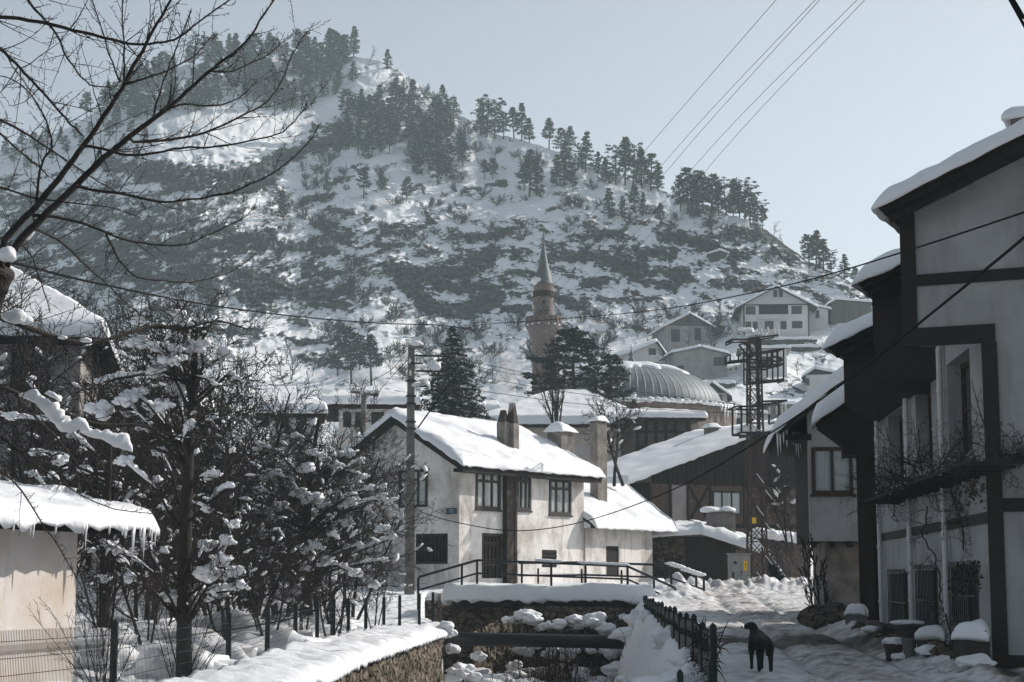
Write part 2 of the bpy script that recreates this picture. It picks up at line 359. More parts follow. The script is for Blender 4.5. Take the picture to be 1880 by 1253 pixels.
def grid_mesh(name, X, Y, Z, mats, attr=None, smooth=True):
    nr, nc = X.shape
    V = np.stack([X, Y, Z], -1).reshape(-1, 3)
    i = np.arange(nr - 1)[:, None] * nc + np.arange(nc - 1)[None, :]
    Q = np.stack([i, i + 1, i + nc + 1, i + nc], -1).reshape(-1, 4)
    me = bpy.data.meshes.new(name)
    me.vertices.add(len(V)); me.vertices.foreach_set('co', V.ravel())
    me.loops.add(Q.size); me.loops.foreach_set('vertex_index', Q.ravel().astype(np.int32))
    me.polygons.add(len(Q)); me.polygons.foreach_set('loop_start', np.arange(len(Q), dtype=np.int32) * 4)
    me.polygons.foreach_set('loop_total', np.full(len(Q), 4, dtype=np.int32))
    me.polygons.foreach_set('use_smooth', np.full(len(Q), smooth))
    for m in mats: me.materials.append(M[m])
    if attr:
        a = me.attributes.new(attr[0], 'FLOAT', 'POINT'); a.data.foreach_set('value', attr[1].ravel().astype(np.float32))
    me.update(calc_edges=True); me.validate()
    o = bpy.data.objects.new(name, me); COL.objects.link(o)
    return o

def snow_slab(mb, p00, p10, p11, p01, th, rnd=0.35, over=0.12, amp=0.05, soft=(1, 1, 1, 1), step=0.25, seed=0, rag=0.06, drop=0.06):
    """a thick snow sheet on the quad (p00 p10 front edge, p01 p11 back edge); soft = which edges (left, right, front, back) round off"""
    p00, p10, p11, p01 = map(Vector, (p00, p10, p11, p01))
    Lu = max((p10 - p00).length, (p11 - p01).length); Lv = max((p01 - p00).length, (p11 - p10).length)
    nu = int(max(6, min(90, Lu / step))); nv = int(max(6, min(60, Lv / step)))
    def warp(n, L, s0, s1):
        ts = np.linspace(0, 1, n + 1)
        k = min(0.45, rnd / max(L, 1e-3))
        t = ts.copy()
        if s0: t = np.where(ts < 0.25, k * (ts / 0.25) ** 1.6, k + (ts - 0.25) * (1 - k) / 0.75)
        if s1:
            q = 1 - ts; w = np.where(q < 0.25, k * (q / 0.25) ** 1.6, k + (q - 0.25) * (1 - k) / 0.75)
            t = 1 - w if not s0 else np.where(ts < 0.5, np.where(ts < 0.25, k * (ts / 0.25) ** 1.6, k + (ts - 0.25) * (0.5 - k) / 0.25), 1 - np.where(q < 0.25, k * (q / 0.25) ** 1.6, k + (q - 0.25) * (0.5 - k) / 0.25))
        return t
    U = warp(nu, Lu, soft[0], soft[1]); V = warp(nv, Lv, soft[2], soft[3])
    oL, oR, oF, oB = [over if s else 0.0 for s in soft]
    top = []; bot = []
    for v in V:
        for u in U:
            uu = -oL / Lu + u * (1 + (oL + oR) / Lu); vv = -oF / Lv + v * (1 + (oF + oB) / Lv)
            p = (p00 * (1 - uu) + p10 * uu) * (1 - vv) + (p01 * (1 - uu) + p11 * uu) * vv
            d = 1.0
            def pf(x): x = min(1.0, x); return sqrt(max(0.0, 1 - (1 - x) ** 2))
            f = 1.0; edge = 0.0
            for on, dist in ((soft[0], u * Lu), (soft[1], (1 - u) * Lu), (soft[2], v * Lv), (soft[3], (1 - v) * Lv)):
                if on:
                    f *= pf(dist / rnd); edge = max(edge, 1 - min(1, dist / (rnd * 0.7)))
            nz = n3((p.x + seed, p.y, p.z), 0.9) * amp * 1.5 + n3((p.x, p.y + seed, p.z), 3.3) * amp * 0.6
            rg = n3((p.x * 2.2 + seed, p.y * 2.2, 3.7 + seed), 1.0) * rag
            top.append(tuple(p + Vector((0, 0, f * (th + nz) - edge * drop + edge * rg * 0.5))))
            bot.append(tuple(p + Vector((0, 0, -edge * (drop + 0.04 + abs(rg) * 1.2) + 0.004))))
    n = nu + 1; N = n * (nv + 1)
    fs = []
    for j in range(nv):
        for i in range(nu):
            a = j * n + i; fs.append((a, a + 1, a + n + 1, a + n)); fs.append((N + a + n, N + a + n + 1, N + a + 1, N + a))
    for i in range(nu):
        fs.append((i, N + i, N + i + 1, i + 1)); a = nv * n + i; fs.append((a + 1, N + a + 1, N + a, a))
    for j in range(nv):
        a = j * n; fs.append((a, a + n, N + a + n, N + a)); a = j * n + nu; fs.append((a, N + a, N + a + n, a + n))
    mb.add(top + bot, fs); return mb
# ---------------------------------------------------------------- the hill
def interp(x, pts):
    return np.interp(x, [p[0] for p in pts], [p[1] for p in pts])
SKY = [(-1600, 420), (-600, 330), (-120, 300), (0, 275), (60, 262), (130, 235), (200, 190), (250, 155), (300, 130), (400, 108), (480, 105), (560, 110), (620, 108), (660, 98),
       (720, 120), (760, 145), (800, 180), (850, 215), (900, 248), (960, 255), (1010, 272), (1080, 300), (1130, 318), (1200, 345), (1300, 378), (1400, 415), (1440, 448), (1480, 482), (1540, 500), (1600, 545), (1700, 600), (1900, 680), (2600, 800), (3400, 860)]
RAN = [(-1600, 380), (-120, 440), (300, 470), (560, 480), (760, 450), (900, 405), (1100, 355), (1300, 312), (1430, 292), (1600, 262), (1900, 235), (3400, 200)]
ROCKS = [
 ([(388,448),(440,440),(496,430)],26),([(380,450),(385,560)],34),([(529,452),(618,463)],18),([(449,504),(513,524)],36),([(435,524),(496,535)],30),
 ([(524,535),(580,538),(637,535)],32),([(574,557),(634,560)],22),([(560,496),(634,504)],15),([(593,386),(648,391)],11),([(579,413),(620,420),(643,430)],15),([(617,430),(640,446)],12),
 ([(657,455),(690,446),(706,430),(750,424),(795,410)],17),([(693,452),(740,452)],10),([(717,491),(767,505),(850,499),(900,466)],38),
 ([(734,510),(781,546),(795,568),(864,574),(900,535)],36),([(800,520),(850,530)],26),([(529,585),(568,598)],14),([(557,660),(615,662)],20),([(543,629),(612,626)],11),([(449,546),(499,568)],24),
 ([(197,303),(300,308),(414,322)],24),([(256,320),(330,335),(414,350)],30),([(414,330),(500,300),(580,268),(640,253)],34),([(440,350),(500,330)],22),([(0,362),(80,360),(158,358)],12),([(576,235),(640,232)],12),
 ([(655,310),(668,312)],14),([(604,339),(640,330)],10),([(560,371),(607,358)],10),([(757,345),(775,345)],7),([(856,349),(930,336)],8),
 ([(860,467),(893,471)],16),([(866,438),(910,430),(952,418)],16),([(860,525),(919,537)],26),([(867,570),(900,556)],30),([(926,464),(975,464)],11),([(926,570),(972,566)],15),([(936,540),(969,543)],9),
 ([(1005,471),(1078,467)],24),([(1045,438),(1140,428)],13),([(1104,477),(1173,494)],34),([(1173,464),(1233,467)],24),([(1210,431),(1260,440),(1312,454)],26),([(1331,428),(1400,436),(1440,454)],24),
 ([(1157,514),(1239,527)],17),([(1186,497),(1262,504)],22),([(1021,547),(1074,557)],28),([(1071,520),(1124,514)],14),([(1097,550),(1210,553)],8),([(1305,520),(1404,530)],17),([(1055,368),(1078,368)],5),([(1005,385),(1041,385)],6),
 ([(120,455),(200,470),(330,468)],20),([(60,420),(180,425)],10),([(250,520),(380,500)],26),([(330,600),(470,610)],16),([(1260,590),(1330,600)],8),([(1120,600),(1180,606)],6),([(840,640),(870,646)],7),([(760,470),(800,462)],10)]
def blur1(a, sg):
    n = int(sg * 3); k = np.exp(-(np.arange(-n, n + 1) / sg) ** 2 / 2); return np.convolve(np.pad(a, n, mode='edge'), k / k.sum(), 'valid')
pxs = np.concatenate([np.arange(-1600, -120, 40), np.arange(-120, 2120, 2.6), np.arange(2120, 3400, 40)])
NR = 560
q = np.linspace(0, 1, NR)[:, None]
skyl = blur1(interp(pxs, SKY), 10)
PX = np.repeat(pxs[None, :], NR, 0)
PYB = 1058.0
PYG = PYB + (skyl[None, :] - PYB) * q
wx = PX + 9 * fbm(PX / 22, PYG / 16, 3, 11); wy = PYG + 6 * fbm(PX / 18, PYG / 12, 4, 12)
K = np.full(PX.shape, -1.0)
for pts, th in ROCKS:
    dmin = np.full(PX.shape, 1e9)
    if len(pts) == 1: pts = pts * 2
    for (ax, ay), (bx, by) in zip(pts[:-1], pts[1:]):
        lx, ly = bx - ax, by - ay; t = np.clip(((wx - ax) * lx + (wy - ay) * ly) / (lx * lx + ly * ly + 1e-9), 0, 1)
        dmin = np.minimum(dmin, np.hypot(wx - ax - t * lx, (wy - ay - t * ly)))
    K = np.maximum(K, (th * 0.5 - dmin) / (th * 0.5 + 4))
band = np.exp(-((PYG - interp(PX, [(-200, 430), (400, 470), (700, 500), (900, 500), (1100, 480), (1450, 480), (1800, 560)])) / 95.0) ** 2)
YS = PYG + np.where(PX < 760, 0.30 * (PX - 760), -0.10 * (PX - 760))
nz1 = fbm(PX / 52, YS / 19, 5, 21); nz2 = 0.55 - 1.7 * np.abs(fbm(PX / 19, YS / 8.5, 4, 31))
K = K * 1.0 + 0.42 * nz1 + 0.36 * nz2 + 0.20
K2 = 0.75 * nz1 + 0.55 * nz2 + 0.55 * band - 0.60
rough_top = np.exp(-((PYG - 200) / 140.0) ** 2) * sstep(500, 660, PX) * (1 - sstep(760, 1000, PX))
K2 = K2 + 0.2 * rough_top + 0.42 * sstep(580, 260, PX) * sstep(290, 350, PYG) + 0.10 * sstep(330, 420, PYG)
fadeb = sstep(1040, 760, PYG)
rock = np.clip(np.maximum(K, K2 * 0.9) * 0.95 + 0.37, 0, 1) * fadeb
w = 1.0 / (1 + 9 * sstep(0.40, 0.75, rock)) * np.exp(0.35 * nz1)
cum = np.cumsum(w, 0); cum = (cum - cum[0]) / (cum[-1] - cum[0])
G = 0.5 * cum + 0.5 * q                              # keep the general lie of the slope
def blur(A, sx, sy):
    for ax, sg in ((1, sx), (0, sy)):
        if sg <= 0: continue
        n = int(sg * 2.5) + 1; k = np.exp(-(np.arange(-n, n + 1) / sg) ** 2 / 2); k /= k.sum()
        P_ = np.pad(A, [(n, n) if i == ax else (0, 0) for i in (0, 1)], mode='edge')
        A = sum(kk * np.take(P_, np.arange(A.shape[ax]) + i, axis=ax) for i, kk in enumerate(k))
    return A
Gs = blur(G, 26, 3)
R0 = 104.0
RR = R0 + (blur(interp(PX, RAN), 12, 0) - R0) * Gs
mpp = RR / F                                          # metres per pixel at that range
relief = blur(rock, 2.2, 1.6) * (1 + 0.8 * fbm(PX / 16, PYG / 12, 3, 61)) * 1.7 + rock * 2.4 * fbm(PX / 8, YS / 7, 4, 63)
relief = relief + 1.5 * fbm(PX / 75 + PYG / 300, PYG / 42, 3, 62) + 0.55 * fbm(PX / 20, PYG / 11, 3, 64)
RR = RR - relief * sstep(0.02, 0.12, q) * np.clip(RR / 330, 0.3, 1.2) * sstep(0, 0.04, 1.0 - q)
PYG = PYG + q ** 14 * (3.5 * fbm(pxs / 28.0, pxs * 0 + 3.3, 4, 5))[None, :]
def p3_arr(px, py, Y):
    u = (px - CX) / F; v = -(py - CY) / F; t = Y / (cos(PIT) - v * sin(PIT))
    return u * t, Y, CH + (sin(PIT) + v * cos(PIT)) * t
HX, HY, HZ_ = p3_arr(PX, PYG, RR)
# the far side of the hill falls away behind the ridge
bx, by, bz = [], [], []
for k, (dr, dz) in enumerate(((6, -1.5), (20, -8), (60, -30), (160, -90))):
    s = 1 + dr / RR[-1]
    bx.append(HX[-1] * s); by.append(HY[-1] * s); bz.append(np.maximum(HZ_[-1] + dz, -3))
HXa = np.vstack([HX, bx]); HYa = np.vstack([HY, by]); HZa = np.vstack([HZ_, bz]); RKa = np.vstack([rock, np.zeros((4, len(pxs)))])
hill = grid_mesh('hill', HXa, HYa, HZa, ['hill_ground'], ('rock', RKa))
hill['kind'] = 'structure'
def hill_pt(px, py):
    """the point of the hill's surface seen at a pixel"""
    c = int(np.argmin(abs(pxs - px))); col = PYG[:, c]
    py = max(py, col[-1] + 0.5)
    Y = float(np.interp(-py, -col, RR[:, c]))
    return P3(px, py, Y)

# ---------------------------------------------------------------- the near ground: street, banks and stream bed in one sheet
XL = [(8, -4.1), (20, -3.95), (31, -3.76), (40, -3.75), (50, -3.2), (61, -2.55), (63, -2.5), (64.5, -3.4), (73, -3.6)]
XR = [(8, 0.2), (24, 1.5), (28.5, 2.85), (30, 3.15), (45, 3.85), (62, 4.65), (66, 5.0), (73, 5.6)]
def zst(y): return interp(y, [(0, -0.05), (20, 0.0), (28, 0.08), (45, 0.32), (60, 0.55), (66, 0.75), (75, 0.95), (85, 1.2), (104, 1.55), (130, 2.5)])
def zleft(x, y):
    z0 = interp(y, [(0, -0.5), (45, -0.38), (60, -0.32), (66, 0.15), (72, 0.85), (80, 1.2), (104, 1.55), (130, 2.5)])
    up = sstep(0.6, 9.0, interp(y, XL) - 1.3 - x)
    return z0 + up * interp(y, [(0, 0.3), (30, 1.3), (50, 2.1), (66, 1.6), (80, 0.5), (104, 0.2)])
def ground_z(x, y, detail=True):
    x = np.asarray(x, float); y = np.asarray(y, float)
    xl = interp(y, XL); xr = interp(y, XR)
    zs = zst(y); zl = zleft(x, y); bed = interp(y, [(0, -2.9), (40, -2.7), (73, -2.3), (74, -2.3)])
    mid = (xl + xr) / 2
    land = np.where(x < mid, zl, zs)
    inL = sstep(-0.02, 0.10, x - xl)                              # the walled side drops straight down
    inR = sstep(0.0, 1.35, xr - x)                                 # the street side slopes down to the water
    inside = inL * inR * (1 - sstep(72.6, 73.0, y))
    z = land + (bed - land) * inside
    if detail:
        road = sstep(3.2, 4.2, x - (xr - 3.4)) * (1 - inside)
        z = z + 4 * inR * (1 - inR) * inL * (1 - sstep(72.6, 73.0, y)) * (0.42 * fbm(x / 1.3, y / 0.5, 4, 48) + 0.10 * fbm(x / 0.25, y / 0.25, 3, 49))
        z = z + inside * 0.30 * fbm(x / 0.9, y / 1.6, 4, 41)
        z = z + (1 - inside) * (0.05 * fbm(x / 1.3, y / 1.6, 3, 42) + 0.034 * fbm(x / 0.28, y / 0.38, 3, 43))
        z = z + (1 - inside) * sstep(0.3, 2.5, xl - x) * 0.16 * fbm(x / 1.8, y / 2.2, 3, 44)
        # ploughed heaps along the far side of the street
        hp = np.exp(-((y - 73.0 - 0.10 * (x - 9)) / 2.2) ** 2) * sstep(4.8, 6.2, x)
        z = z + hp * (0.34 + 0.42 * np.abs(fbm(x / 0.8, y / 1.3, 3, 45)))
        h2 = np.exp(-((y - 67.5) / 3.0) ** 2) * np.exp(-((x - 6.4) / 1.1) ** 2); z = z + h2 * (0.4 + 0.25 * fbm(x, y, 3, 46))
        fp = np.maximum(0, perlin(x / 0.32, y / 0.55, 77) - 0.28) * np.maximum(0, perlin(x / 2.0, y / 3.0, 78) + 0.35)
        z = z - (1 - inside) * 0.30 * fp * sstep(-0.3, 0.6, x - xr)
        # tyre ruts and the bank shovelled against the house
        xc = 5.55 + 0.075 * (y - 28)
        for off in (-0.75, 0.75): z = z - 0.10 * np.exp(-((x - xc - off) / 0.17) ** 2) * (1 - sstep(60, 75, y))
        z = z + 0.13 * np.exp(-((x - xc - 1.5) / 0.28) ** 2) * (1 - sstep(45, 60, y)) * (1 + 0.6 * fbm(x / 0.5, y / 0.7, 3, 47))
    return z
gx = np.concatenate([np.arange(-2600, -60, 30), np.arange(-60, 1940, 3.0), np.arange(1940, 4600, 30)])
gy = np.concatenate([np.linspace(7, 20, 40)[:-1], np.exp(np.linspace(math.log(20), math.log(112), 620))])
GX, GYY = np.meshgrid((gx - CX) / F, gy); GX = GX * GYY
GZ = ground_z(GX, GYY)
dx_ = GX; yy = GYY
dirt_shade = np.zeros(GX.shape)
xc = 5.55 + 0.075 * (yy - 28)
on_road = sstep(0, 1.2, dx_ - interp(yy, XR))
dirt_shade += on_road * 0.37 + on_road * 0.10 * np.exp(-((dx_ - xc) / 1.3) ** 2) + 0.10 * on_road * fbm(dx_ / 0.8, yy / 1.6, 4, 51)  # trodden grey, deepened further to stand in for the street's shade
dirt_shade += 0.48 * np.exp(-(((yy - 36.6 - 0.5 * fbm(dx_ / 1.2, yy, 2, 52)) / 1.5) ** 2)) * sstep(3.9, 4.4, dx_) * (1 - sstep(6.4, 7.6, dx_))
dirt_shade += 0.30 * np.exp(-(((dx_ - 7.2) / 0.7) ** 2 + ((yy - 36) / 3) ** 2))
dirt_shade += 0.55 * sstep(0.6, 0.0, abs(dx_ - (7.4 + 0.11 * (yy - 27)))) * (1 - sstep(42, 48, yy)) * (yy > 20)
dirt_shade += 0.42 * np.exp(-((yy - 75.8) / 0.35) ** 2) * sstep(9.0, 10.5, dx_)
inch = sstep(0.2, 0.6, dx_ - interp(yy, XL)) * sstep(0.6, 1.4, interp(yy, XR) - dx_) * (yy < 73)
slope_ = sstep(0.75, 1.25, interp(yy, XR) - dx_) * sstep(0.2, 0.6, dx_ - interp(yy, XL)) * (yy < 72); dirt_shade += slope_ * np.clip(0.25 + 0.9 * fbm(dx_ / 0.5, yy / 0.9, 4, 57), 0, 0.7)
dirt_shade += inch * (0.30 + 0.55 * fbm(dx_ / 1.4, yy / 2.4, 4, 53))
ground = grid_mesh('ground', GX, GYY, GZ, ['snowy_ground'], ('dirt_shade', np.clip(dirt_shade, 0, 1)))
ground['kind'] = 'structure'
def gz(x, y): return float(ground_z(np.array([x]), np.array([y]))[0])
# ================================================================ right side of the street
def lerp(a, b, t): return a + (b - a) * t
def wall_holes(mb, fr, s0, s1, z0, z1, d0, th, holes, topfn=None):
    """wall front at depth d0, th thick, rectangular holes (s0, s1, z0, z1) with reveals"""
    S = sorted(set([s0, s1] + [h[0] for h in holes] + [h[1] for h in holes])); Z = sorted(set([z0, z1] + [h[2] for h in holes] + [h[3] for h in holes]))
    W = fr.W
    for i in range(len(S) - 1):
        for j in range(len(Z) - 1):
            a, b, c, d = S[i], S[i + 1], Z[j], Z[j + 1]; sm, zm = (a + b) / 2, (c + d) / 2
            if any(h[0] < sm < h[1] and h[2] < zm < h[3] for h in holes): continue
            mb.add([W(a, d0, c), W(b, d0, c), W(b, d0, d), W(a, d0, d)], [(0, 1, 2, 3)])
            mb.add([W(a, d0 + th, c), W(b, d0 + th, c), W(b, d0 + th, d), W(a, d0 + th, d)], [(3, 2, 1, 0)])
    for a, b, c, d in holes:
        p = [W(a, d0, c), W(b, d0, c), W(b, d0, d), W(a, d0, d)]; r = [W(a, d0 + th, c), W(b, d0 + th, c), W(b, d0 + th, d), W(a, d0 + th, d)]
        mb.add(p + r, [(0, 4, 5, 1), (1, 5, 6, 2), (2, 6, 7, 3), (3, 7, 4, 0)])
    p = [W(s0, d0, z0), W(s1, d0, z0), W(s1, d0, z1), W(s0, d0, z1)]; r = [W(s0, d0 + th, z0), W(s1, d0 + th, z0), W(s1, d0 + th, z1), W(s0, d0 + th, z1)]
    mb.add(p + r, [(0, 4, 7, 3), (1, 2, 6, 5), (3, 7, 6, 2), (0, 1, 5, 4)])
def window(parent, fr, s0, s1, z0, z1, d, fw=0.07, cols=2, rows=1, proud=0.05, frame='window_frame', curtain=False, bars=(), sill=None, top=None):
    """window part: frame mesh with mullions; children pane (and curtain, sill)"""
    m = MB(); dp = proud
    m.box(fr, s0, s0 + fw, d - dp, d + 0.06, z0, z1); m.box(fr, s1 - fw, s1, d - dp, d + 0.06, z0, z1)
    m.box(fr, s0 + fw, s1 - fw, d - dp, d + 0.06, z0, z0 + fw); m.box(fr, s0 + fw, s1 - fw, d - dp, d + 0.06, z1 - fw, z1)
    zt = z1 - fw
    if top:
        zt = z1 - (z1 - z0) * top; m.box(fr, s0 + fw, s1 - fw, d - dp * 0.9, d + 0.05, zt - fw * 0.4, zt + fw * 0.4)
    for k in range(1, cols):
        s = lerp(s0, s1, k / cols); m.box(fr, s - fw * 0.4, s + fw * 0.4, d - dp * 0.8, d + 0.05, z0 + fw, z1 - fw)
    for k in range(1, rows):
        z = lerp(z0, z1, k / rows); m.box(fr, s0 + fw, s1 - fw, d - dp * 0.7, d + 0.045, z - fw * 0.3, z + fw * 0.3)
    w = m.build('window', frame, parent)
    MB().box(fr, s0 + fw * 0.5, s1 - fw * 0.5, d - 0.012, d - 0.004, z0 + fw * 0.5, z1 - fw * 0.5).build('pane', 'glass_clear' if curtain else 'glass', w)
    if curtain:
        m = MB(); n = 26; a, b = s0 + fw, s1 - fw
        for lo, hi in ((a, lerp(a, b, 0.40)), (lerp(a, b, 0.56), b)):
            pts = []
            for k in range(n + 1):
                s = lerp(lo, hi, k / n); pts.append((s, d + 0.012 + 0.008 * sin(k * 1.9)))
            for (sa, da), (sb, db) in zip(pts[:-1], pts[1:]):
                m.add([fr.W(sa, da, z0 + fw), fr.W(sb, db, z0 + fw), fr.W(sb, db, z1 - fw), fr.W(sa, da, z1 - fw)], [(0, 1, 2, 3)])
        m.build('curtain', 'curtain', w)
    if sill:
        MB().box(fr, s0 - 0.06, s1 + 0.06, d - proud - sill, d + 0.03, z0 - 0.07, z0 - 0.003).build('sill', frame, w)
    return w
gm = bpy.data.materials.new('glass_clear'); gm.use_nodes = True
_b = gm.node_tree.nodes["Principled BSDF"]; _b.inputs['Base Color'].default_value = (0.6, 0.65, 0.66, 1); _b.inputs['Roughness'].default_value = 0.05
_b.inputs['Alpha'].default_value = 0.35; M['glass_clear'] = gm

FA = radians(-24.8)
T1, T2, T3 = Frame((6.405, 28.0), FA), Frame((6.88, 32.9), FA), Frame((7.26, 37.9), FA)
WF = Frame((8.85, 42.0), atan2(-14.45, -1.3))
WL = sqrt(14.45 ** 2 + 1.3 ** 2)
houseA = thing('half_timbered_house', 'white half timbered house with dark beams and stepped overhanging storey in shade beside the street', 'house', (8.6, 34, 0.1))
# --- front gable wall
_, zb0 = T1.at(1700, 634); s_post0, _ = T1.at(1812, 900); s_post1, _ = T1.at(1838, 900)
s_post0, s_post1 = s_post0 + 0.0, s_post1
def topz(px, py): return T1.at(px, py)
sa, za = T1.at(1682, 393); sb_, zb_ = T1.at(1880, 297); sl1 = (zb_ - za) / (sb_ - sa)
def wtop(s): return za + sl1 * (s - sa)
SE = 6.2
m = MB()
m.prism([T1.W(0, 0, zb0), T1.W(s_post1, 0, zb0), T1.W(s_post1, 0, wtop(s_post1) + 0.3), T1.W(0, 0, wtop(0) + 0.3)], T1.n.to_3d() * 0.2)
m.prism([T1.W(s_post1, 0, -0.2), T1.W(SE, 0, -0.2), T1.W(SE, 0, wtop(SE) + 0.3), T1.W(s_post1, 0, wtop(s_post1) + 0.3)], T1.n.to_3d() * 0.2)
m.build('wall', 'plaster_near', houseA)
# beams on the front
bm_ = MB()
def hbeam(fr, x0, y0, x1, y1, hpx, pr, s_lim=None):
    (sA, zA), (sB, zB) = fr.at(x0, y0), fr.at(x1, y1)
    zA2 = fr.at(x0, y0 + hpx)[1]; h = zA - zA2
    z = (zA + zB) / 2
    bm_.box(fr, sA, s_lim if s_lim is not None else sB, -pr, 0.05, z - h, z)
_, zq = T1.at(1690, 603)
bm_.box(T1, -0.06, T1.at(1682, 500)[0], -0.045, 0.25, zb0 - 0.002, wtop(0) + 0.2)
hbeam(T1, 1682, 506, 1880, 491, 21, 0.035, SE)
bm_.box(T1, T1.at(1684, 600)[0] - 0.03, s_post1, -0.035, 0.05, zb0 - 0.01, zq)
bm_.box(T1, s_post0, s_post1 + 0.02, -0.05, 0.1, -0.2, zb0 - 0.011)
z1_, z0_ = T1.at(1860, 915)[1], T1.at(1860, 940)[1]; bm_.box(T1, s_post1 + 0.021, SE, -0.03, 0.05, z0_, z1_)
z1_, z0_ = T1.at(1860, 1203)[1], T1.at(1860, 1236)[1]; bm_.box(T1, s_post1 + 0.021, SE, -0.03, 0.05, z0_, z1_)
bm_.build('beam', 'timber_paint', houseA)
# --- upper storey teeth (dark boards) and roofs
roofm = MB(); snowm = MB(); upm = MB()
def tooth(fr, zbot, back, sW, tip_px, tip_py, slope, fwd, depth, th_snow, sd_, first=False, sE=SE):
    st, zt = fr.at(tip_px, tip_py, -fwd)
    zr = lambda s: zt + slope * (s - st)
    # body: plan polygon, top under the roof
    L_, R_ = fr.W(0, 0.2 if first else 0, 0), fr.W(sE, 0.2 if first else 0, 0); B_ = Vector((back[0], back[1], 0)); R2 = fr.W(sE, depth + 2, 0)
    pts = [(L_, 0), (R_, sE), (R2, sE), (B_, (B_.to_2d() - fr.o).dot(fr.e))]
    lo = [Vector((p.x, p.y, zbot)) for p, s in pts]; hi = [Vector((p.x, p.y, zr(s) - 0.24)) for p, s in pts]
    upm.hexa(lo + hi)
    for k in range(2):                                # two board layers under the snow
        o = 0.07 * k
        roofm.plate(fr.W(st + o, -fwd + o, zr(st + o) - 0.11 * k), fr.W(sE + 1, -fwd + o, zr(sE + 1) - 0.11 * k), fr.W(sE + 1, depth, zr(sE + 1) - 0.11 * k), fr.W(st + o, depth, zr(st + o) - 0.11 * k), 0.10)
    for k in range(5):                                # rafters showing under the eave
        d_ = lerp(-fwd + 0.25, depth - 0.3, k / 4); roofm.bar(fr.W(st + 0.12, d_, zr(st + 0.12) - 0.29), fr.W(1.2, d_, zr(1.2) - 0.29), 0.09, 0.12)
    snow_slab(snowm, fr.W(st, -fwd, zr(st)), fr.W(sE + 1, -fwd, zr(sE + 1)), fr.W(sE + 1, depth + 0.5, zr(sE + 1)), fr.W(st, depth + 0.5, zr(st)), th_snow, rnd=0.30, over=0.10, amp=0.065, soft=(1, 0, 1, 1), step=0.12, seed=sd_)
    return st, zt
_, zq1 = T1.at(1612, 372, -0.75); 
stA, ztA = T1.at(1612, 372, -0.75); stB, ztB = T1.at(1880, 238, -0.75); slp = (ztB - ztA) / (stB - stA)
tooth(T1, zb0 + 0.75, (7.85, 32.0), None, 1612, 372, slp, 0.75, 4.6, 0.24, 1.0, first=True)
zb2 = T2.at(1660, 695)[1]; zb3 = T3.at(1610, 744)[1]
tooth(T2, zb2, (8.45, 37.2), None, 1574, 513, slp * 0.92, 0.7, 4.4, 0.26, 2.0, sE=4.2)
tooth(T3, zb3, (8.9, 42.2), None, 1519, 631, slp * 1.0, 0.7, 4.2, 0.30, 3.0, sE=4.2)
upm.build('upper_storey', 'timber_paint', houseA); ro = roofm.build('roof', 'boards', houseA); snowm.build('roof_snow', 'snow', houseA, smooth=True)
# snow-capped chimney on the roof edge at the right
c = T1.at(1868, 205, 1.0); m = MB(); m.box(T1, c[0] - 0.12, c[0] + 0.55, 1.0, 1.6, c[1] - 1.6, c[1] - 0.02); ch = m.build('chimney', 'chimney_plaster', ro)
m = MB(); snow_slab(m, T1.W(c[0] - 0.2, 0.93, c[1] - 0.02), T1.W(c[0] + 0.6, 0.93, c[1] - 0.02), T1.W(c[0] + 0.6, 1.67, c[1] - 0.02), T1.W(c[0] - 0.2, 1.67, c[1] - 0.02), 0.16, rnd=0.2, over=0.05, step=0.08, seed=8); m.build('snow_cap', 'snow', ch, smooth=True)
# --- ground floor wall along the street
ups = [(1740, 652, 1783, 836), (1682, 712, 1711, 850), (1632, 754, 1658, 884)]
lows = [(1747, 1037, 1797, 1150), (1687, 1043, 1723, 1163), (1636, 1050, 1668, 1162)]
holes = [WF.rect(*r) for r in ups] + [WF.rect(*r) for r in lows]
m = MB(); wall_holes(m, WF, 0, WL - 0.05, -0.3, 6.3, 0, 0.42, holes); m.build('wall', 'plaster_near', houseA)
MB().box(WF, 0, WL - 0.06, 0.5, 0.55, -0.3, 6.2).build('dark_backing', 'dark_room', houseA)
for h in holes[:3]:
    window(houseA, WF, h[0] + 0.01, h[1] - 0.01, h[2] + 0.01, h[3] - 0.01, 0.30, 0.09, 2, 2, 0.05, 'window_wood')
for h in holes[3:]:
    w_ = window(houseA, WF, h[0] + 0.01, h[1] - 0.01, h[2] + 0.01, h[3] - 0.01, 0.34, 0.07, 2, 1, 0.04, 'window_frame')
    g_ = MB(); n_ = 13
    for k in range(n_ + 1):
        s = lerp(h[0] + 0.02, h[1] - 0.02, k / n_); g_.tube([WF.W(s, -0.06, h[2] - 0.05), WF.W(s, -0.06, h[3] + 0.06)], 0.011, 5)
    for z in (h[2] + 0.03, (h[2] + h[3]) / 2, h[3] - 0.03): g_.box(WF, h[0] - 0.05, h[1] + 0.05, -0.075, -0.055, z - 0.015, z + 0.015)
    g_.build('window_grille', 'metal_dark', houseA)
(sA, zA), (sB, zB) = WF.at(1617, 990), WF.at(1812, 931); zm = (zA + zB) / 2
MB().box(WF, 0.02, WL - 0.2, -0.03, 0.02, zm - 0.16, zm + 0.02).build('beam', 'timber_paint', houseA)
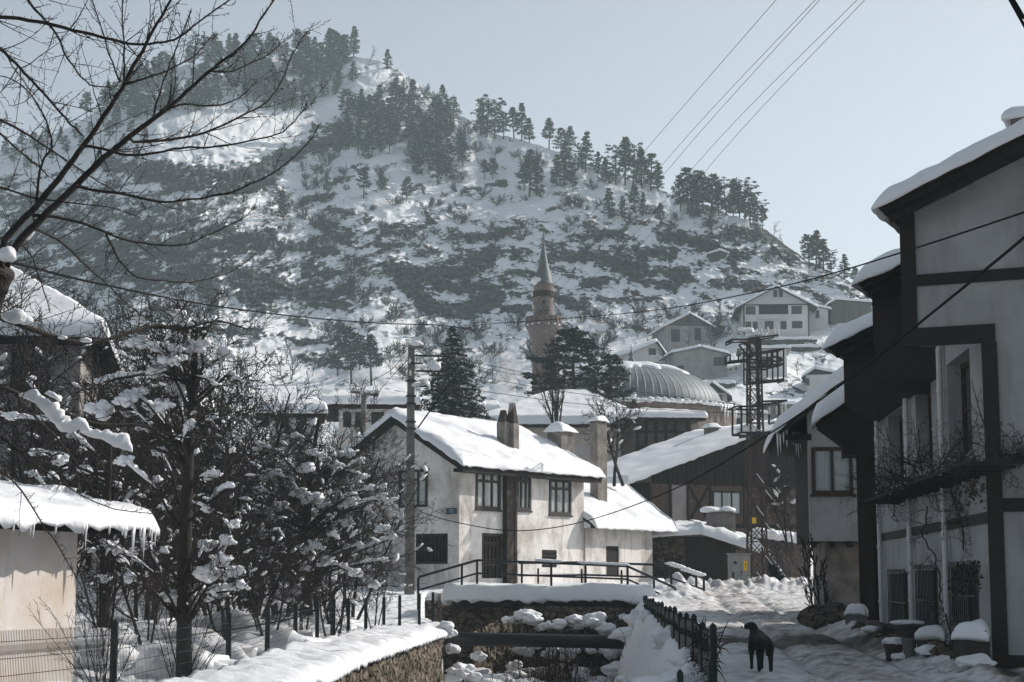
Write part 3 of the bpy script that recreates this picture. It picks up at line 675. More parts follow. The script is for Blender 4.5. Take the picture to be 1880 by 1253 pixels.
for (x, yt, yb) in ((1723, 640, 1190), (1661, 697, 1170), (1608, 748, 1165)):
    s, zt = WF.at(x, yt, -0.1); s2, zb = WF.at(x + 14, yb, -0.1)
    m = MB(); m.tube([WF.W(s, 0.1, zt + 0.28), WF.W(s, -0.02, zt + 0.12), WF.W(s, -0.1, zt), WF.W(s, -0.1, zb)], 0.055, 10)
    for k in range(4):
        z = lerp(zb, zt, (k + 0.6) / 4.2); m.tube([WF.W(s, -0.1, z - 0.04), WF.W(s, -0.1, z + 0.04)], 0.068, 10)
    m.build('downpipe', 'pipe_white', houseA)
# dark timber post and end wall at the far corner, with the small porch roof
p = P3(1596, 1178, 43.0); pf = Frame((p.x - 0.20, 43.0), radians(-10))
MB().box(pf, 0, 0.36, 0, 0.34, 0.1, 5.75).build('corner_post', 'timber', houseA)
MB().box(pf, 0.1, 2.6, 0.36, 3.0, 0.1, 5.6).build('end_wall', 'boards', houseA)
pr = Frame((P3(1499, 770, 42.6).x, 42.6), radians(-10))
a_, za_ = pr.at(1497, 768); b_, zb_2 = pr.at(1566, 722)
m = MB(); m.plate(pr.W(a_, 0, za_), pr.W(b_ + 0.4, 0, zb_2 + 0.25), pr.W(b_ + 0.4, 1.6, zb_2 + 0.25), pr.W(a_, 1.6, za_), 0.09)
m.prism([pr.W(a_ + 0.08, 0.08, za_ - 0.10), pr.W(b_ + 0.35, 0.08, za_ - 0.95), pr.W(b_ + 0.35, 0.08, zb_2 + 0.1)], pr.n.to_3d() * 1.4)
for d_ in (0.15, 0.8, 1.45): m.bar(pr.W(a_ + 0.05, d_, za_ - 0.12), pr.W(b_ + 0.2, d_, za_ - 0.95), 0.10)
m.box(pr, b_ - 0.3, b_ + 0.5, 0.1, 1.5, za_ - 0.9, za_ + 0.25)
pz = m.build('porch_roof', 'timber', houseA)
m = MB(); snow_slab(m, pr.W(a_, 0, za_), pr.W(b_ + 0.3, 0, zb_2 + 0.19), pr.W(b_ + 0.3, 1.6, zb_2 + 0.19), pr.W(a_, 1.6, za_), 0.40, rnd=0.3, over=0.12, step=0.08, seed=5, amp=0.06); m.build('snow_cap', 'snow', pz, smooth=True)

# --- house B: whitewashed wall with a wooden window under a steep snowy roof edge
FB = Frame((P3(1485, 900, 49.0).x, 49.0), radians(-6))
houseB = thing('whitewashed_house', 'whitewashed house with brown wooden window under a steep snowy roof hung with icicles', 'house', (9.2, 50, 0.4))
s1_, zb = FB.at(1580, 994); _, zt = FB.at(1485, 764)
m = MB(); wr = FB.rect(1490, 821, 1566, 908); rs, rz = FB.at(1425, 786, -0.9); rs2, rz2 = FB.at(1556, 684, -0.9); k4 = (rz2 - rz) / (rs2 - rs); zw0 = rz + k4 * (0 - rs) - 0.18
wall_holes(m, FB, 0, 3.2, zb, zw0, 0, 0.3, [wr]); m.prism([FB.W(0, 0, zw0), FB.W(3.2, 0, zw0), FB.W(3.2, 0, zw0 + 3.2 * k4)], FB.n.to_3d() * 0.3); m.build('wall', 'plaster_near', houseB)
window(houseB, FB, wr[0] + 0.005, wr[1] - 0.005, wr[2] + 0.005, wr[3] - 0.005, 0.05, 0.10, 2, 1, 0.07, 'window_wood', curtain=True, sill=0.05)
MB().box(FB, 0.02, 3.2, 0.32, 7, zb + 0.01, zw0 - 0.02).build('side_wall', 'boards', houseB)
MB().box(FB, 0.46, 3.0, 0.5, 6, -0.1, zb - 0.003).build('ground_floor_wall', 'chimney_plaster', houseB)
m = MB()
for k in range(4): m.box(FB, 0.05 + k * 0.5, 0.18 + k * 0.5, -0.08, 0.6, zb - 0.16, zb - 0.004)
m.build('floor_beam', 'timber', houseB)
rs, rz = FB.at(1425, 786, -0.9); rs2, rz2 = FB.at(1556, 684, -0.9); k4 = (rz2 - rz) / (rs2 - rs)
m = MB(); m.plate(FB.W(rs, -0.9, rz), FB.W(rs + 5, -0.9, rz + 5 * k4), FB.W(rs + 5, 7, rz + 5 * k4), FB.W(rs, 7, rz), 0.10)
m.plate(FB.W(rs + 0.1, -0.8, rz - 0.06), FB.W(rs + 5, -0.8, rz - 0.16 + 5 * k4), FB.W(rs + 5, 7, rz - 0.16 + 5 * k4), FB.W(rs + 0.1, 7, rz - 0.06), 0.10)
m.box(FB, rs + 0.15, 0.1, -0.05, 6.8, rz - 0.28, rz - 0.11)
rB = m.build('roof', 'boards', houseB)
m = MB(); snow_slab(m, FB.W(rs, -0.9, rz), FB.W(rs + 5, -0.9, rz + 5 * k4), FB.W(rs + 5, 7, rz + 5 * k4), FB.W(rs, 7, rz), 0.30, rnd=0.25, over=0.08, step=0.12, seed=6, soft=(1, 0, 1, 0)); m.build('roof_snow', 'snow', houseB, smooth=True)
for (x, y0, y1, dd) in ((1427, 792, 838, -0.7), (1432, 793, 832, -0.5), (1438, 795, 815, -0.3), (1444, 796, 822, 0.0), (1461, 800, 836, 1.2), (1465, 800, 842, 1.3), (1469, 801, 828, 1.5), (1456, 799, 818, 0.8)):
    s, z0 = FB.at(x, y0, dd); _, z1 = FB.at(x, y1, dd)
    MB().tube([FB.W(s, dd, z0 + 0.1), FB.W(s, dd, lerp(z0, z1, 0.4)), FB.W(s + 0.01, dd, z1)], [0.035, 0.022, 0.003], 6).build('icicle', 'ice', rB, smooth=True)

# --- things along the foot of the wall
def snow_lump(mb, c, r, sq=0.55, seed=0): mb.blob(c, r, 0.20, seed, 4, (1.15, 1, sq * 0.85), 1.5, flat=0.15)
def pot(name, label, cat, px, py, Y, r, h, matn, taper=0.78, snow=True, grp=None, sq=0.6):
    p = P3(px, py, Y); z = gz(p.x, Y) - 0.03
    t = thing(name, label, cat, (p.x, Y, z), grp)
    m = MB(); m.lathe((p.x, Y, z), [(r * taper, 0), (r * 0.97, h * 0.86), (r * 1.08, h * 0.87), (r * 1.08, h), (r * 0.9, h), (r * 0.88, h * 0.85)], 18); m.build('pot_body', matn, t, smooth=False)
    if snow:
        m = MB(); snow_lump(m, (p.x, Y, z + h + r * 0.1), r * 1.05, sq, px); m.build('snow_cap', 'snow', t, smooth=True)
    return t, p, z
pot('plant_pot', 'dark round plant pot with ragged snow covered twigs, leftmost at the foot of the wall', 'plant pot', 1641, 1200, 31.0, 0.17, 0.30, 'pot')
pot('plant_tub', 'wide dark tub under a flat snow cap behind the pots by the wall', 'tub', 1668, 1180, 33.2, 0.26, 0.34, 'pot', sq=0.28)
pot('plant_bucket', 'pale grey tapered bucket among the dark pots at the wall foot', 'bucket', 1670, 1208, 30.4, 0.13, 0.36, 'bin_grey', 0.7, False)
def crate(name, label, cat, x0, x1, y1, Y, dep, h, matn, slats=0, hs=0.18):
    a, b = P3(x0, y1, Y), P3(x1, y1, Y); fr = Frame((a.x, Y), radians(-20)); w = (b.x - a.x); z = gz((a.x + b.x) / 2, Y) - 0.03
    t = thing(name, label, cat, ((a.x + b.x) / 2, Y, z))
    m = MB(); m.box(fr, 0, w, 0, dep, z, z + h)
    if slats:
        for k in range(slats):
            s = lerp(0.02, w - 0.05, k / (slats - 1)); m.box(fr, s, s + 0.03, -0.015, -0.001, z, z + h - 0.01)
    for q_ in range(3): m.box(fr, -0.012, w + 0.012, -0.012, dep + 0.012, z + h * (0.1 + 0.36 * q_), z + h * (0.16 + 0.36 * q_))
    m.build('box_body', matn, t)
    m = MB(); snow_slab(m, fr.W(0, 0, z + h), fr.W(w, 0, z + h), fr.W(w, dep, z + h), fr.W(0, dep, z + h), hs, rnd=0.14, over=0.03, step=0.035, seed=x0, amp=0.10, rag=0.16); m.build('snow_cap', 'snow', t, smooth=True)
    return t
crate('wooden_crate', 'slatted dark crate with snow along its top between the bucket and the large planter', 'crate', 1684, 1732, 1210, 30.2, 0.42, 0.36, 'pot', 9, 0.10)
crate('planter_box', 'large dark planter box under a thick snow cushion by the dark corner beam', 'planter', 1752, 1812, 1230, 27.3, 0.45, 0.46, 'pot', 0, 0.12)
crate('storage_bin', 'pale grey storage bin with snow on its lid beside the dark corner post', 'bin', 1552, 1587, 1128, 42.0, 0.4, 0.36, 'bin_grey', 0, 0.12)
m = MB()
for (x, y, Y, r) in ((1715, 1215, 29.6, 0.26), (1742, 1205, 28.4, 0.22), (1655, 1212, 30.5, 0.15), (1790, 1238, 26.4, 0.25), (1600, 1182, 37, 0.2)):
    p = P3(x, y, Y); snow_lump(m, (p.x, Y, gz(p.x, Y) + r * 0.15), r, 0.6, x)
o = m.build('snow_mounds', 'snow_grey', None, smooth=True, loc=(8, 29, 0)); o['kind'] = 'stuff'; o['label'] = 'rounded snow mounds along the foot of the shaded wall'
m = MB(); rnd = random.Random(15)
for k in range(34):
    s_ = lerp(1.0, 13.8, rnd.random()); p = WF.W(s_, -rnd.uniform(0.15, 0.75), 0); r = rnd.uniform(0.07, 0.2); m.blob((p.x, p.y, gz(p.x, p.y) + r * 0.2), r, 0.45, k, 2, (1.3, 1, 0.7))
o = m.build('rubble_stones', 'rubble', None, loc=(8, 33, 0)); o['kind'] = 'stuff'; o['label'] = 'rough stones strewn along the foot of the shaded wall'
# low stone and rubbish heap in front of house B
m = MB(); rnd = random.Random(5)
for k in range(26):
    x = rnd.uniform(1500, 1590); Y = rnd.uniform(43.5, 47); p = P3(x, 1100, Y); r = rnd.uniform(0.15, 0.4); m.blob((p.x, Y, gz(p.x, Y) + r * 0.3), r, 0.4, k, 2, (1.2, 1, 0.8))
m.build('stone_heap', 'rubble', None, loc=(P3(1545, 1100, 45).x, 45, 0.3)); tag(bpy.data.objects['stone_heap'], 'dark heap of stones and earth below the whitewashed wall', 'stone heap')
# ================================================================ the white house in the middle
FHa = radians(55)                                     # run of its long front, receding to the right
FH = Frame((P3(843, 1000, 75.0).x, 75.0), FHa)        # long front: s along it, d behind
GH = Frame((FH.o.x - 6.3 * cos(FHa - pi / 2), FH.o.y - 6.3 * sin(FHa - pi / 2)), FHa - pi / 2)   # gable end: s runs right to the corner (s = 6.3)
HW = thing('stucco_house', 'old white stucco house with stained walls and snowy gabled roof behind the footbridge', 'house', (1.0, 80, 1.0))
zE = 6.62; zB_ = 0.6; LF = 12.0; GD = 6.3
s_end, _ = FH.at(1072, 950); LF = s_end
def roofz(d): return zE + 0.30 + (d + 0.6) * 0.0
RP = 1.86                                             # rise of the ridge above the eaves
m = MB()
W1 = FH.rect(873, 865, 918, 936); W2 = FH.rect(948, 864, 974, 938); W3 = FH.rect(1008, 880, 1048, 946)
D1 = FH.rect(887, 984, 925, 1062); V1 = FH.rect(995, 1010, 1022, 1042)
wall_holes(m, FH, 0, LF, zB_, zE, 0, 0.3, [W1, W2, W3, D1, V1]); m.build('wall', 'stucco_stained', HW)
G1 = GH.rect(733, 863, 785, 932); G2 = GH.rect(763, 980, 822, 1036)
m = MB(); wall_holes(m, GH, 0, GD - 0.004, zB_, zE, 0.004, 0.3, [G1, G2])
m.prism([GH.W(0, 0.004, zE), GH.W(GD - 0.004, 0.004, zE), GH.W(GD / 2, 0.004, zE + RP)], GH.n.to_3d() * 0.3)
m.build('gable_wall', 'stucco_stained', HW)
MB().box(FH, 0.3, LF - 0.01, GD - 0.3, GD, zB_, zE).build('back_wall', 'plaster_grey', HW)
MB().box(FH, LF - 0.3, LF - 0.005, 0.31, GD - 0.31, zB_, zE).build('end_wall', 'plaster_grey', HW)
MB().box(FH, 0.32, LF - 0.32, 0.55, 0.6, zB_, zE - 0.02).build('dark_backing', 'dark_room', HW)
MB().box(GH, 0.35, GD - 0.62, 0.55, 0.6, zB_, zE - 0.02).build('dark_backing', 'dark_room', HW)
for r in (W1, W2, W3):
    window(HW, FH, r[0], r[1], r[2], r[3], 0.03, 0.14, 3, 1, 0.075, 'window_frame', curtain=True, top=0.27, sill=0.05)
window(HW, GH, G1[0], G1[1], G1[2], G1[3], 0.03, 0.11, 3, 1, 0.075, 'window_frame', curtain=True, top=0.27)
# barred dark opening in the gable end
m = MB(); w_ = window(HW, GH, G2[0], G2[1], G2[2], G2[3], 0.12, 0.1, 1, 1, 0.10, 'window_frame')
m = MB()
for k in range(9):
    s = lerp(G2[0] + 0.1, G2[1] - 0.1, k / 8); m.box(GH, s - 0.05, s + 0.05, 0.02, 0.06, G2[2] + 0.03, G2[3] - 0.03)
m.build('plank_shutter', 'boards', HW)
m = MB()
for k in range(6):
    s = lerp(D1[0] + 0.03, D1[1] - 0.18, k / 5); m.box(FH, s, s + 0.15, 0.10, 0.15, D1[2], D1[3] - 0.02)
for z in (D1[2] + 0.5, D1[3] - 0.4): m.box(FH, D1[0] + 0.02, D1[1] - 0.02, 0.07, 0.099, z, z + 0.13)
m.box(FH, D1[0] - 0.08, D1[0], -0.04, 0.1, D1[2], D1[3] + 0.1); m.box(FH, D1[1], D1[1] + 0.08, -0.04, 0.1, D1[2], D1[3] + 0.1); m.box(FH, D1[0], D1[1], -0.04, 0.1, D1[3], D1[3] + 0.1)
m.build('plank_door', 'old_wood', HW)
m = MB(); m.box(FH, V1[0] - 0.02, V1[1] + 0.02, 0.02, 0.06, V1[2], V1[3])
for k in range(4): z = lerp(V1[2], V1[3], (k + 0.5) / 4); m.box(FH, V1[0], V1[1], -0.02, 0.018, z - 0.04, z + 0.03)
m.build('vent_shutter', 'boards', HW)
# wooden chute running down the front
c0 = FH.rect(931, 850, 949, 1062, -0.24)
m = MB(); m.box(FH, c0[0], c0[1], -0.22, 0.001, zB_, zE + 0.1); m.box(FH, c0[0] - 0.03, c0[0] + 0.16, -0.26, -0.222, zB_, zE + 0.05); m.box(FH, c0[1] - 0.14, c0[1] + 0.03, -0.25, -0.222, zB_, zE + 0.05)
m.build('wooden_chute', 'old_wood', HW)
# roof: two slopes with boards below, snow above
ov, fo, bo = 0.75, 0.75, 1.0
rs_ = RP / (GD / 2)                                   # slope
def RZ(d): return zE + 0.10 + (d if d <= GD / 2 else GD - d) * rs_
s0r, s1r = -ov, LF + 0.55
m = MB()
m.plate(FH.W(s0r, -fo, RZ(-fo)), FH.W(s1r, -fo, RZ(-fo)), FH.W(s1r - 1.6, GD / 2, RZ(GD / 2)), FH.W(s0r, GD / 2, RZ(GD / 2)), 0.14)
m.plate(FH.W(s0r, GD / 2, RZ(GD / 2)), FH.W(s1r - 1.6, GD / 2, RZ(GD / 2)), FH.W(s1r, GD + bo, RZ(GD + bo)), FH.W(s0r, GD + bo, RZ(GD + bo)), 0.14)
m.plate(FH.W(s1r, -fo, RZ(-fo)), FH.W(s1r, GD + bo, RZ(GD + bo)), FH.W(s1r - 1.6, GD / 2, RZ(GD / 2)), FH.W(s1r - 1.6, GD / 2, RZ(GD / 2) - 0.01), 0.14)
m.box(FH, s0r + 0.06, s1r - 0.1, -fo + 0.03, -fo + 0.10, RZ(-fo) - 0.34, RZ(-fo) - 0.145); m.box(FH, s0r + 0.3, s1r - 0.12, -fo + 0.105, -0.01, RZ(-fo) - 0.32, RZ(-fo) - 0.16)
m.box(FH, s0r + 0.05, 0.15, -fo + 0.04, GD + bo - 0.1, zE - 0.18, zE - 0.10) if False else None
for d0, d1 in ((-fo, GD / 2), (GD + bo, GD / 2)):     # barge boards on the gable
    m.bar(FH.W(s0r + 0.03, d0, RZ(d0) - 0.20), FH.W(s0r + 0.03, d1, RZ(d1) - 0.20), 0.06, 0.26)
for k in range(16):
    s = lerp(0.2, LF, k / 15); m.bar(FH.W(s, -fo + 0.05, RZ(-fo) - 0.2), FH.W(s, 0.2, RZ(0.2) - 0.2), 0.09, 0.1)
rW = m.build('roof', 'boards', HW)
m = MB()
snow_slab(m, FH.W(s0r, -fo, RZ(-fo)), FH.W(s1r, -fo, RZ(-fo)), FH.W(s1r - 1.6, GD / 2, RZ(GD / 2)), FH.W(s0r, GD / 2, RZ(GD / 2)), 0.30, rnd=0.4, over=0.10, soft=(1, 1, 1, 0), step=0.14, seed=11, amp=0.11, rag=0.10, drop=0.0)
snow_slab(m, FH.W(s1r, GD + bo, RZ(GD + bo)), FH.W(s0r, GD + bo, RZ(GD + bo)), FH.W(s0r, GD / 2, RZ(GD / 2)), FH.W(s1r - 1.6, GD / 2, RZ(GD / 2)), 0.30, rnd=0.4, over=0.10, soft=(1, 1, 1, 0), step=0.2, seed=12, amp=0.06)
snow_slab(m, FH.W(s1r, -fo, RZ(-fo)), FH.W(s1r, GD + bo, RZ(GD + bo)), FH.W(s1r - 1.6, GD / 2 + 0.05, RZ(GD / 2)), FH.W(s1r - 1.6, GD / 2 - 0.05, RZ(GD / 2)), 0.26, rnd=0.3, over=0.08, soft=(0, 0, 1, 0), step=0.2, seed=13)
m.build('roof_snow', 'snow', HW, smooth=True)
# chimneys
def chim_at(px, py, d): s, z = FH.at(px, py, d); return s, z
s, z = chim_at(930, 826, 0.9)
s -= 0.0
zr_ = RZ(0.9) - 0.1
m = MB(); m.box(FH, s - 0.42, s - 0.03, 0.7, 1.15, zr_, zr_ + 1.35); m.box(FH, s + 0.0, s + 0.42, 0.5, 0.95, zr_ - 0.1, zr_ + 1.3)
tw = m.build('twin_chimney', 'chimney_plaster', rW)
for (a, b, d0, d1, zz, hh) in ((s - 0.42, s - 0.03, 0.7, 1.15, zr_ + 1.352, 0.55), (s, s + 0.42, 0.5, 0.95, zr_ + 1.302, 0.95)):
    m = MB(); k = 0.12; m.hexa([FH.W(a + 0.02, d0 + 0.02, zz), FH.W(b - 0.02, d0 + 0.02, zz), FH.W(b - 0.02, d1 - 0.02, zz), FH.W(a + 0.02, d1 - 0.02, zz), FH.W(a + k, d0 + k, zz + hh), FH.W(b - k, d0 + k, zz + hh), FH.W(b - k, d1 - k, zz + hh), FH.W(a + k, d1 - k, zz + hh)]); m.build('cowl', 'old_wood', tw)
s, z = chim_at(1043, 832, 1.0); zr_ = RZ(1.0) - 0.1; zt_ = chim_at(1040, 790, 1.0)[1]
m = MB(); m.box(FH, s - 0.75, s + 0.4, 0.9, 1.7, zr_, zt_); cb = m.build('box_chimney', 'chimney_plaster', rW)
m = MB(); snow_slab(m, FH.W(s - 0.8, 0.85, zt_), FH.W(s + 0.45, 0.85, zt_), FH.W(s + 0.45, 1.75, zt_), FH.W(s - 0.8, 1.75, zt_), 0.34, rnd=0.4, over=0.10, step=0.08, seed=3, amp=0.12); m.build('snow_cap', 'snow', cb, smooth=True)
# lower wing on the right
sW0 = LF + 0.02; sW1 = FH.at(1196, 1010)[0]; zWe = FH.at(1130, 972)[1]
sD = FH.rect(1111, 1003, 1135, 1058)
m = MB(); wall_holes(m, FH, sW0, sW1, zB_ + 0.2, zWe, -0.06, 0.3, [sD]); m.box(FH, sW1 - 0.3, sW1, 0.25, 4.5, zB_ + 0.2, zWe); m.build('wing_wall', 'stucco_stained', HW)
MB().box(FH, sD[0], sD[1], 0.0, 0.06, sD[2], sD[3]).build('wing_door', 'boards', HW)
MB().box(FH, sW0 + 0.1, sW1 - 0.35, 0.4, 0.45, zB_, zWe - 0.05).build('dark_backing', 'dark_room', HW)
zWr = FH.at(1085, 893, 2.6)[1]; e0 = FH.at(1076, 970, -0.6); e1 = FH.at(1240, 975, -0.6)
q0, q1 = FH.W(sW0 - 0.1, -0.65, zWe + 0.12), FH.W(e1[0], -0.65, zWe + 0.10); q3 = FH.W(sW0 - 0.1, 3.2, FH.at(1085, 890, 3.2)[1]); q2 = FH.W(FH.at(1150, 893, 3.2)[0], 3.2, FH.at(1150, 897, 3.2)[1]); q4 = FH.W(e1[0], 6.6, zWe + 0.1)
m = MB(); m.plate(q0, q1, q2, q3, 0.12); m.plate(q1, q4, q2 + Vector((0, 0, -0.01)), q2, 0.12); wr_ = m.build('wing_roof', 'boards', HW)
m = MB(); snow_slab(m, q0, q1, q2, q3, 0.30, rnd=0.45, over=0.1, soft=(0, 1, 1, 1), step=0.15, seed=15, amp=0.09, rag=0.14); snow_slab(m, q1, q4, q2 + Vector((0.1, 0.2, 0)), q2, 0.28, rnd=0.4, over=0.1, soft=(0, 1, 1, 0), step=0.2, seed=16); m.build('wing_snow', 'snow', HW, smooth=True)
c_s, c_z = FH.at(1093, 897, 1.2); ct = FH.at(1096, 770, 1.2)[1]
c_s0, c_s1 = FH.at(1079, 830, 1.2)[0], FH.at(1110, 830, 1.2)[0]
m = MB(); m.box(FH, c_s0 + 0.6, c_s1 - 0.1, 1.0, 1.45, zWe, ct); ct_ = m.build('tall_chimney', 'chimney_plaster', wr_)
m = MB(); snow_slab(m, FH.W(c_s0 + 0.55, 0.96, ct), FH.W(c_s1 - 0.05, 0.96, ct), FH.W(c_s1 - 0.05, 1.49, ct), FH.W(c_s0 + 0.55, 1.49, ct), 0.26, rnd=0.3, over=0.06, step=0.08, seed=4, amp=0.12); m.build('snow_cap', 'snow', ct_, smooth=True)
# street name plate on the gable end
r = GH.rect(820, 933, 839, 944)
sg = thing('street_sign', 'small blue street name plate on the shaded white wall beside its corner', 'sign', GH.W((r[0] + r[1]) / 2, -0.02, r[2]))
m = MB(); m.box(GH, r[0], r[1], -0.035, -0.006, r[2], r[3]); m.build('sign_plate', 'sign_blue', sg)
def text(body, size, fr, s, d, z, parent, matn, name='lettering'):
    cu = bpy.data.curves.new('t', 'FONT'); cu.body = body; cu.size = size; cu.align_x = 'CENTER'; cu.align_y = 'CENTER'; cu.extrude = 0.002
    tmp = bpy.data.objects.new('t', cu); me = bpy.data.meshes.new_from_object(tmp); bpy.data.objects.remove(tmp); bpy.data.curves.remove(cu)
    m_ = MB(); m_.add([tuple(fr.W(s + v.co.x, d - v.co.z, z + v.co.y)) for v in me.vertices], [tuple(p.vertices) for p in me.polygons])
    bpy.data.meshes.remove(me); return m_.build(name, matn, parent)
cs = (r[0] + r[1]) / 2; text('DERE', 0.085, GH, cs, -0.04, lerp(r[2], r[3], 0.70), sg, 'sign_white'); text('SOKAK', 0.085, GH, cs, -0.04, lerp(r[2], r[3], 0.32), sg, 'sign_white')

# ================================================================ dark timbered house on the right of it
FD = Frame((P3(1215, 960, 97.0).x, 97.0), radians(28))
HD = thing('timbered_barn_house', 'dark half timbered house with boarded gable and long snowy roof behind the lattice pylon', 'house', (P3(1330, 1060, 93).x, 93, 1.2))
x0 = FD.at(1200, 960)[0]; x1 = FD.at(1485, 900)[0]; zl = FD.at(1300, 888)[1]; wr = FD.rect(1308, 902, 1361, 946)
m = MB(); wall_holes(m, FD, x0, x1, 0.8, zl, 0, 0.3, [wr]); m.build('wall', 'brick_dark', HD)
window(HD, FD, wr[0], wr[1], wr[2], wr[3], 0.03, 0.10, 3, 1, 0.07, 'window_frame', curtain=True)
ga = FD.at(1150, 886, -0.8); gp = FD.at(1398, 792, -0.8); slp_ = (gp[1] - ga[1]) / (gp[0] - ga[0]); xr_ = FD.at(1485, 800)[0]
zt = lambda s: ga[1] + slp_ * (s - ga[0]) if s < gp[0] + 1.2 else ga[1] + slp_ * (2 * (gp[0] + 1.2) - s - ga[0])
m = MB(); pk = gp[0] + 1.2
nb = 34
for k in range(nb):
    a = lerp(x0, x1, k / nb); b = lerp(x0, x1, (k + 0.93) / nb); 
    if zt(a) - 0.2 > zl: m.prism([FD.W(a, -0.05 - 0.02 * (k % 2), zl - 0.1), FD.W(b, -0.05 - 0.02 * (k % 2), zl - 0.1), FD.W(b, -0.05 - 0.02 * (k % 2), zt(b) - 0.16), FD.W(a, -0.05 - 0.02 * (k % 2), zt(a) - 0.16)], FD.n.to_3d() * 0.2)
m.build('gable_boards', 'boards', HD)
m = MB(); zb_ = FD.at(1300, 962)[1]
for xx in (1230, 1262, 1304, 1366, 1400, 1440):
    s = FD.at(xx, 930)[0]; m.box(FD, s - 0.07, s + 0.07, -0.045, 0.02, zb_, zl - 0.101)
m.box(FD, x0, x1, -0.05, 0.02, zb_ - 0.2, zb_ - 0.001)
for (a, b, c, d) in ((1264, 892, 1302, 960), (1302, 892, 1264, 960), (1368, 892, 1400, 960)):
    (sa_, za_2), (sb_2, zb_3) = FD.at(a, b), FD.at(c, d); m.bar(FD.W(sa_, -0.02, za_2), FD.W(sb_2, -0.02, zb_3), 0.03, 0.16)
m.build('timber_frame', 'timber', HD)
s0p, s1p = FD.at(1232, 930)[0], FD.at(1262, 930)[0]
MB().box(FD, s0p + 0.07, s1p - 0.07, -0.02, 0.01, zb_, zl - 0.15).build('plaster_panel', 'plaster_dim', HD)
m = MB(); dB = 8
m.plate(FD.W(ga[0], -0.8, zt(ga[0])), FD.W(pk, -0.8, zt(pk)), FD.W(pk, dB, zt(pk)), FD.W(ga[0], dB, zt(ga[0])), 0.15)
m.plate(FD.W(pk, -0.8, zt(pk)), FD.W(x1 + 0.8, -0.8, zt(x1 + 0.8)), FD.W(x1 + 0.8, dB, zt(x1 + 0.8)), FD.W(pk, dB, zt(pk)), 0.15)
m.box(FD, x0, x1, 0.32, dB - 1, 0.8, zl); rD = m.build('roof', 'boards', HD)
m = MB(); snow_slab(m, FD.W(ga[0], -0.8, zt(ga[0])), FD.W(pk, -0.8, zt(pk)), FD.W(pk, dB, zt(pk)), FD.W(ga[0], dB, zt(ga[0])), 0.34, rnd=0.35, over=0.12, soft=(1, 0, 1, 1), step=0.25, seed=21, amp=0.08, rag=0.14)
snow_slab(m, FD.W(pk, -0.8, zt(pk)), FD.W(x1 + 0.8, -0.8, zt(x1 + 0.8)), FD.W(x1 + 0.8, dB, zt(x1 + 0.8)), FD.W(pk, dB, zt(pk)), 0.30, rnd=0.35, over=0.1, soft=(0, 1, 1, 1), step=0.3, seed=22); m.build('roof_snow', 'snow', HD, smooth=True)
s, z = FD.at(1306, 800, 4.0); zt_ = FD.at(1306, 783, 4.0)[1]
m = MB(); m.box(FD, s - 0.32, s + 0.32, 3.7, 4.3, z - 1.0, zt_ - 0.15); m.box(FD, s - 0.42, s + 0.42, 3.6, 4.4, zt_ - 0.149, zt_); cb = m.build('chimney', 'concrete', rD)
m = MB(); snow_slab(m, FD.W(s - 0.42, 3.6, zt_), FD.W(s + 0.42, 3.6, zt_), FD.W(s + 0.42, 4.4, zt_), FD.W(s - 0.42, 4.4, zt_), 0.2, rnd=0.25, over=0.04, step=0.08, seed=4); m.build('snow_cap', 'snow', cb, smooth=True)

# ================================================================ low shed with snow roof and stove chimney in front of it
FS = Frame((P3(1200, 1060, 89.5).x, 89.5), radians(3))
SH = thing('stone_shed', 'low dark stone shed under drooping snow in front of the timbered house', 'shed', (P3(1290, 1062, 88).x, 88, 1.2))
a = FS.at(1198, 990)[0]; b = FS.at(1352, 990)[0]; zt_ = FS.at(1270, 985)[1]; sm_ = FS.at(1258, 1000)[0]
MB().box(FS, a, sm_, 0, 3.5, 0.9, zt_).build('stone_wall', 'rubble', SH)
MB().box(FS, sm_ + 0.003, b, 0.25, 3.5, 0.9, zt_ - 0.01).build('wall', 'soil', SH)
m = MB(); m.plate(FS.W(a - 0.2, -0.5, zt_ + 0.05), FS.W(sm_ + 0.8, -0.5, zt_ + 0.2), FS.W(sm_ + 0.8, 3.6, zt_ + 0.6), FS.W(a - 0.2, 3.6, zt_ + 0.4), 0.1)
zl0 = FS.at(1385, 1012)[1]; sl0 = FS.at(1392, 1000)[0]
m.plate(FS.W(sm_ + 0.8, -0.5, zt_ + 0.2), FS.W(sl0, -0.5, zl0), FS.W(sl0, 3.0, zl0 + 0.4), FS.W(sm_ + 0.8, 3.6, zt_ + 0.6), 0.1); m.build('roof', 'boards', SH)
m = MB(); snow_slab(m, FS.W(a - 0.2, -0.5, zt_ + 0.05), FS.W(sm_ + 0.8, -0.5, zt_ + 0.2), FS.W(sm_ + 0.8, 3.6, zt_ + 0.6), FS.W(a - 0.2, 3.6, zt_ + 0.4), 0.35, rnd=0.5, over=0.15, soft=(1, 0, 1, 1), step=0.12, seed=31, amp=0.12)
snow_slab(m, FS.W(sm_ + 0.75, -0.5, zt_ + 0.2), FS.W(sl0, -0.5, zl0), FS.W(sl0, 3.0, zl0 + 0.4), FS.W(sm_ + 0.75, 3.6, zt_ + 0.6), 0.45, rnd=0.5, over=0.2, soft=(0, 1, 1, 1), step=0.12, seed=32, amp=0.16)
m.build('roof_snow', 'snow', SH, smooth=True)
r = FS.rect(1304, 944, 1352, 968)
m = MB(); m.box(FS, r[0], r[1], 0.3, 1.3, r[2] - 0.8, r[3]); m.box(FS, r[0] + 0.1, r[1] - 0.1, 0.4, 1.2, r[3] + 0.002, r[3] + 0.12); cb = m.build('stove_chimney', 'concrete', SH)
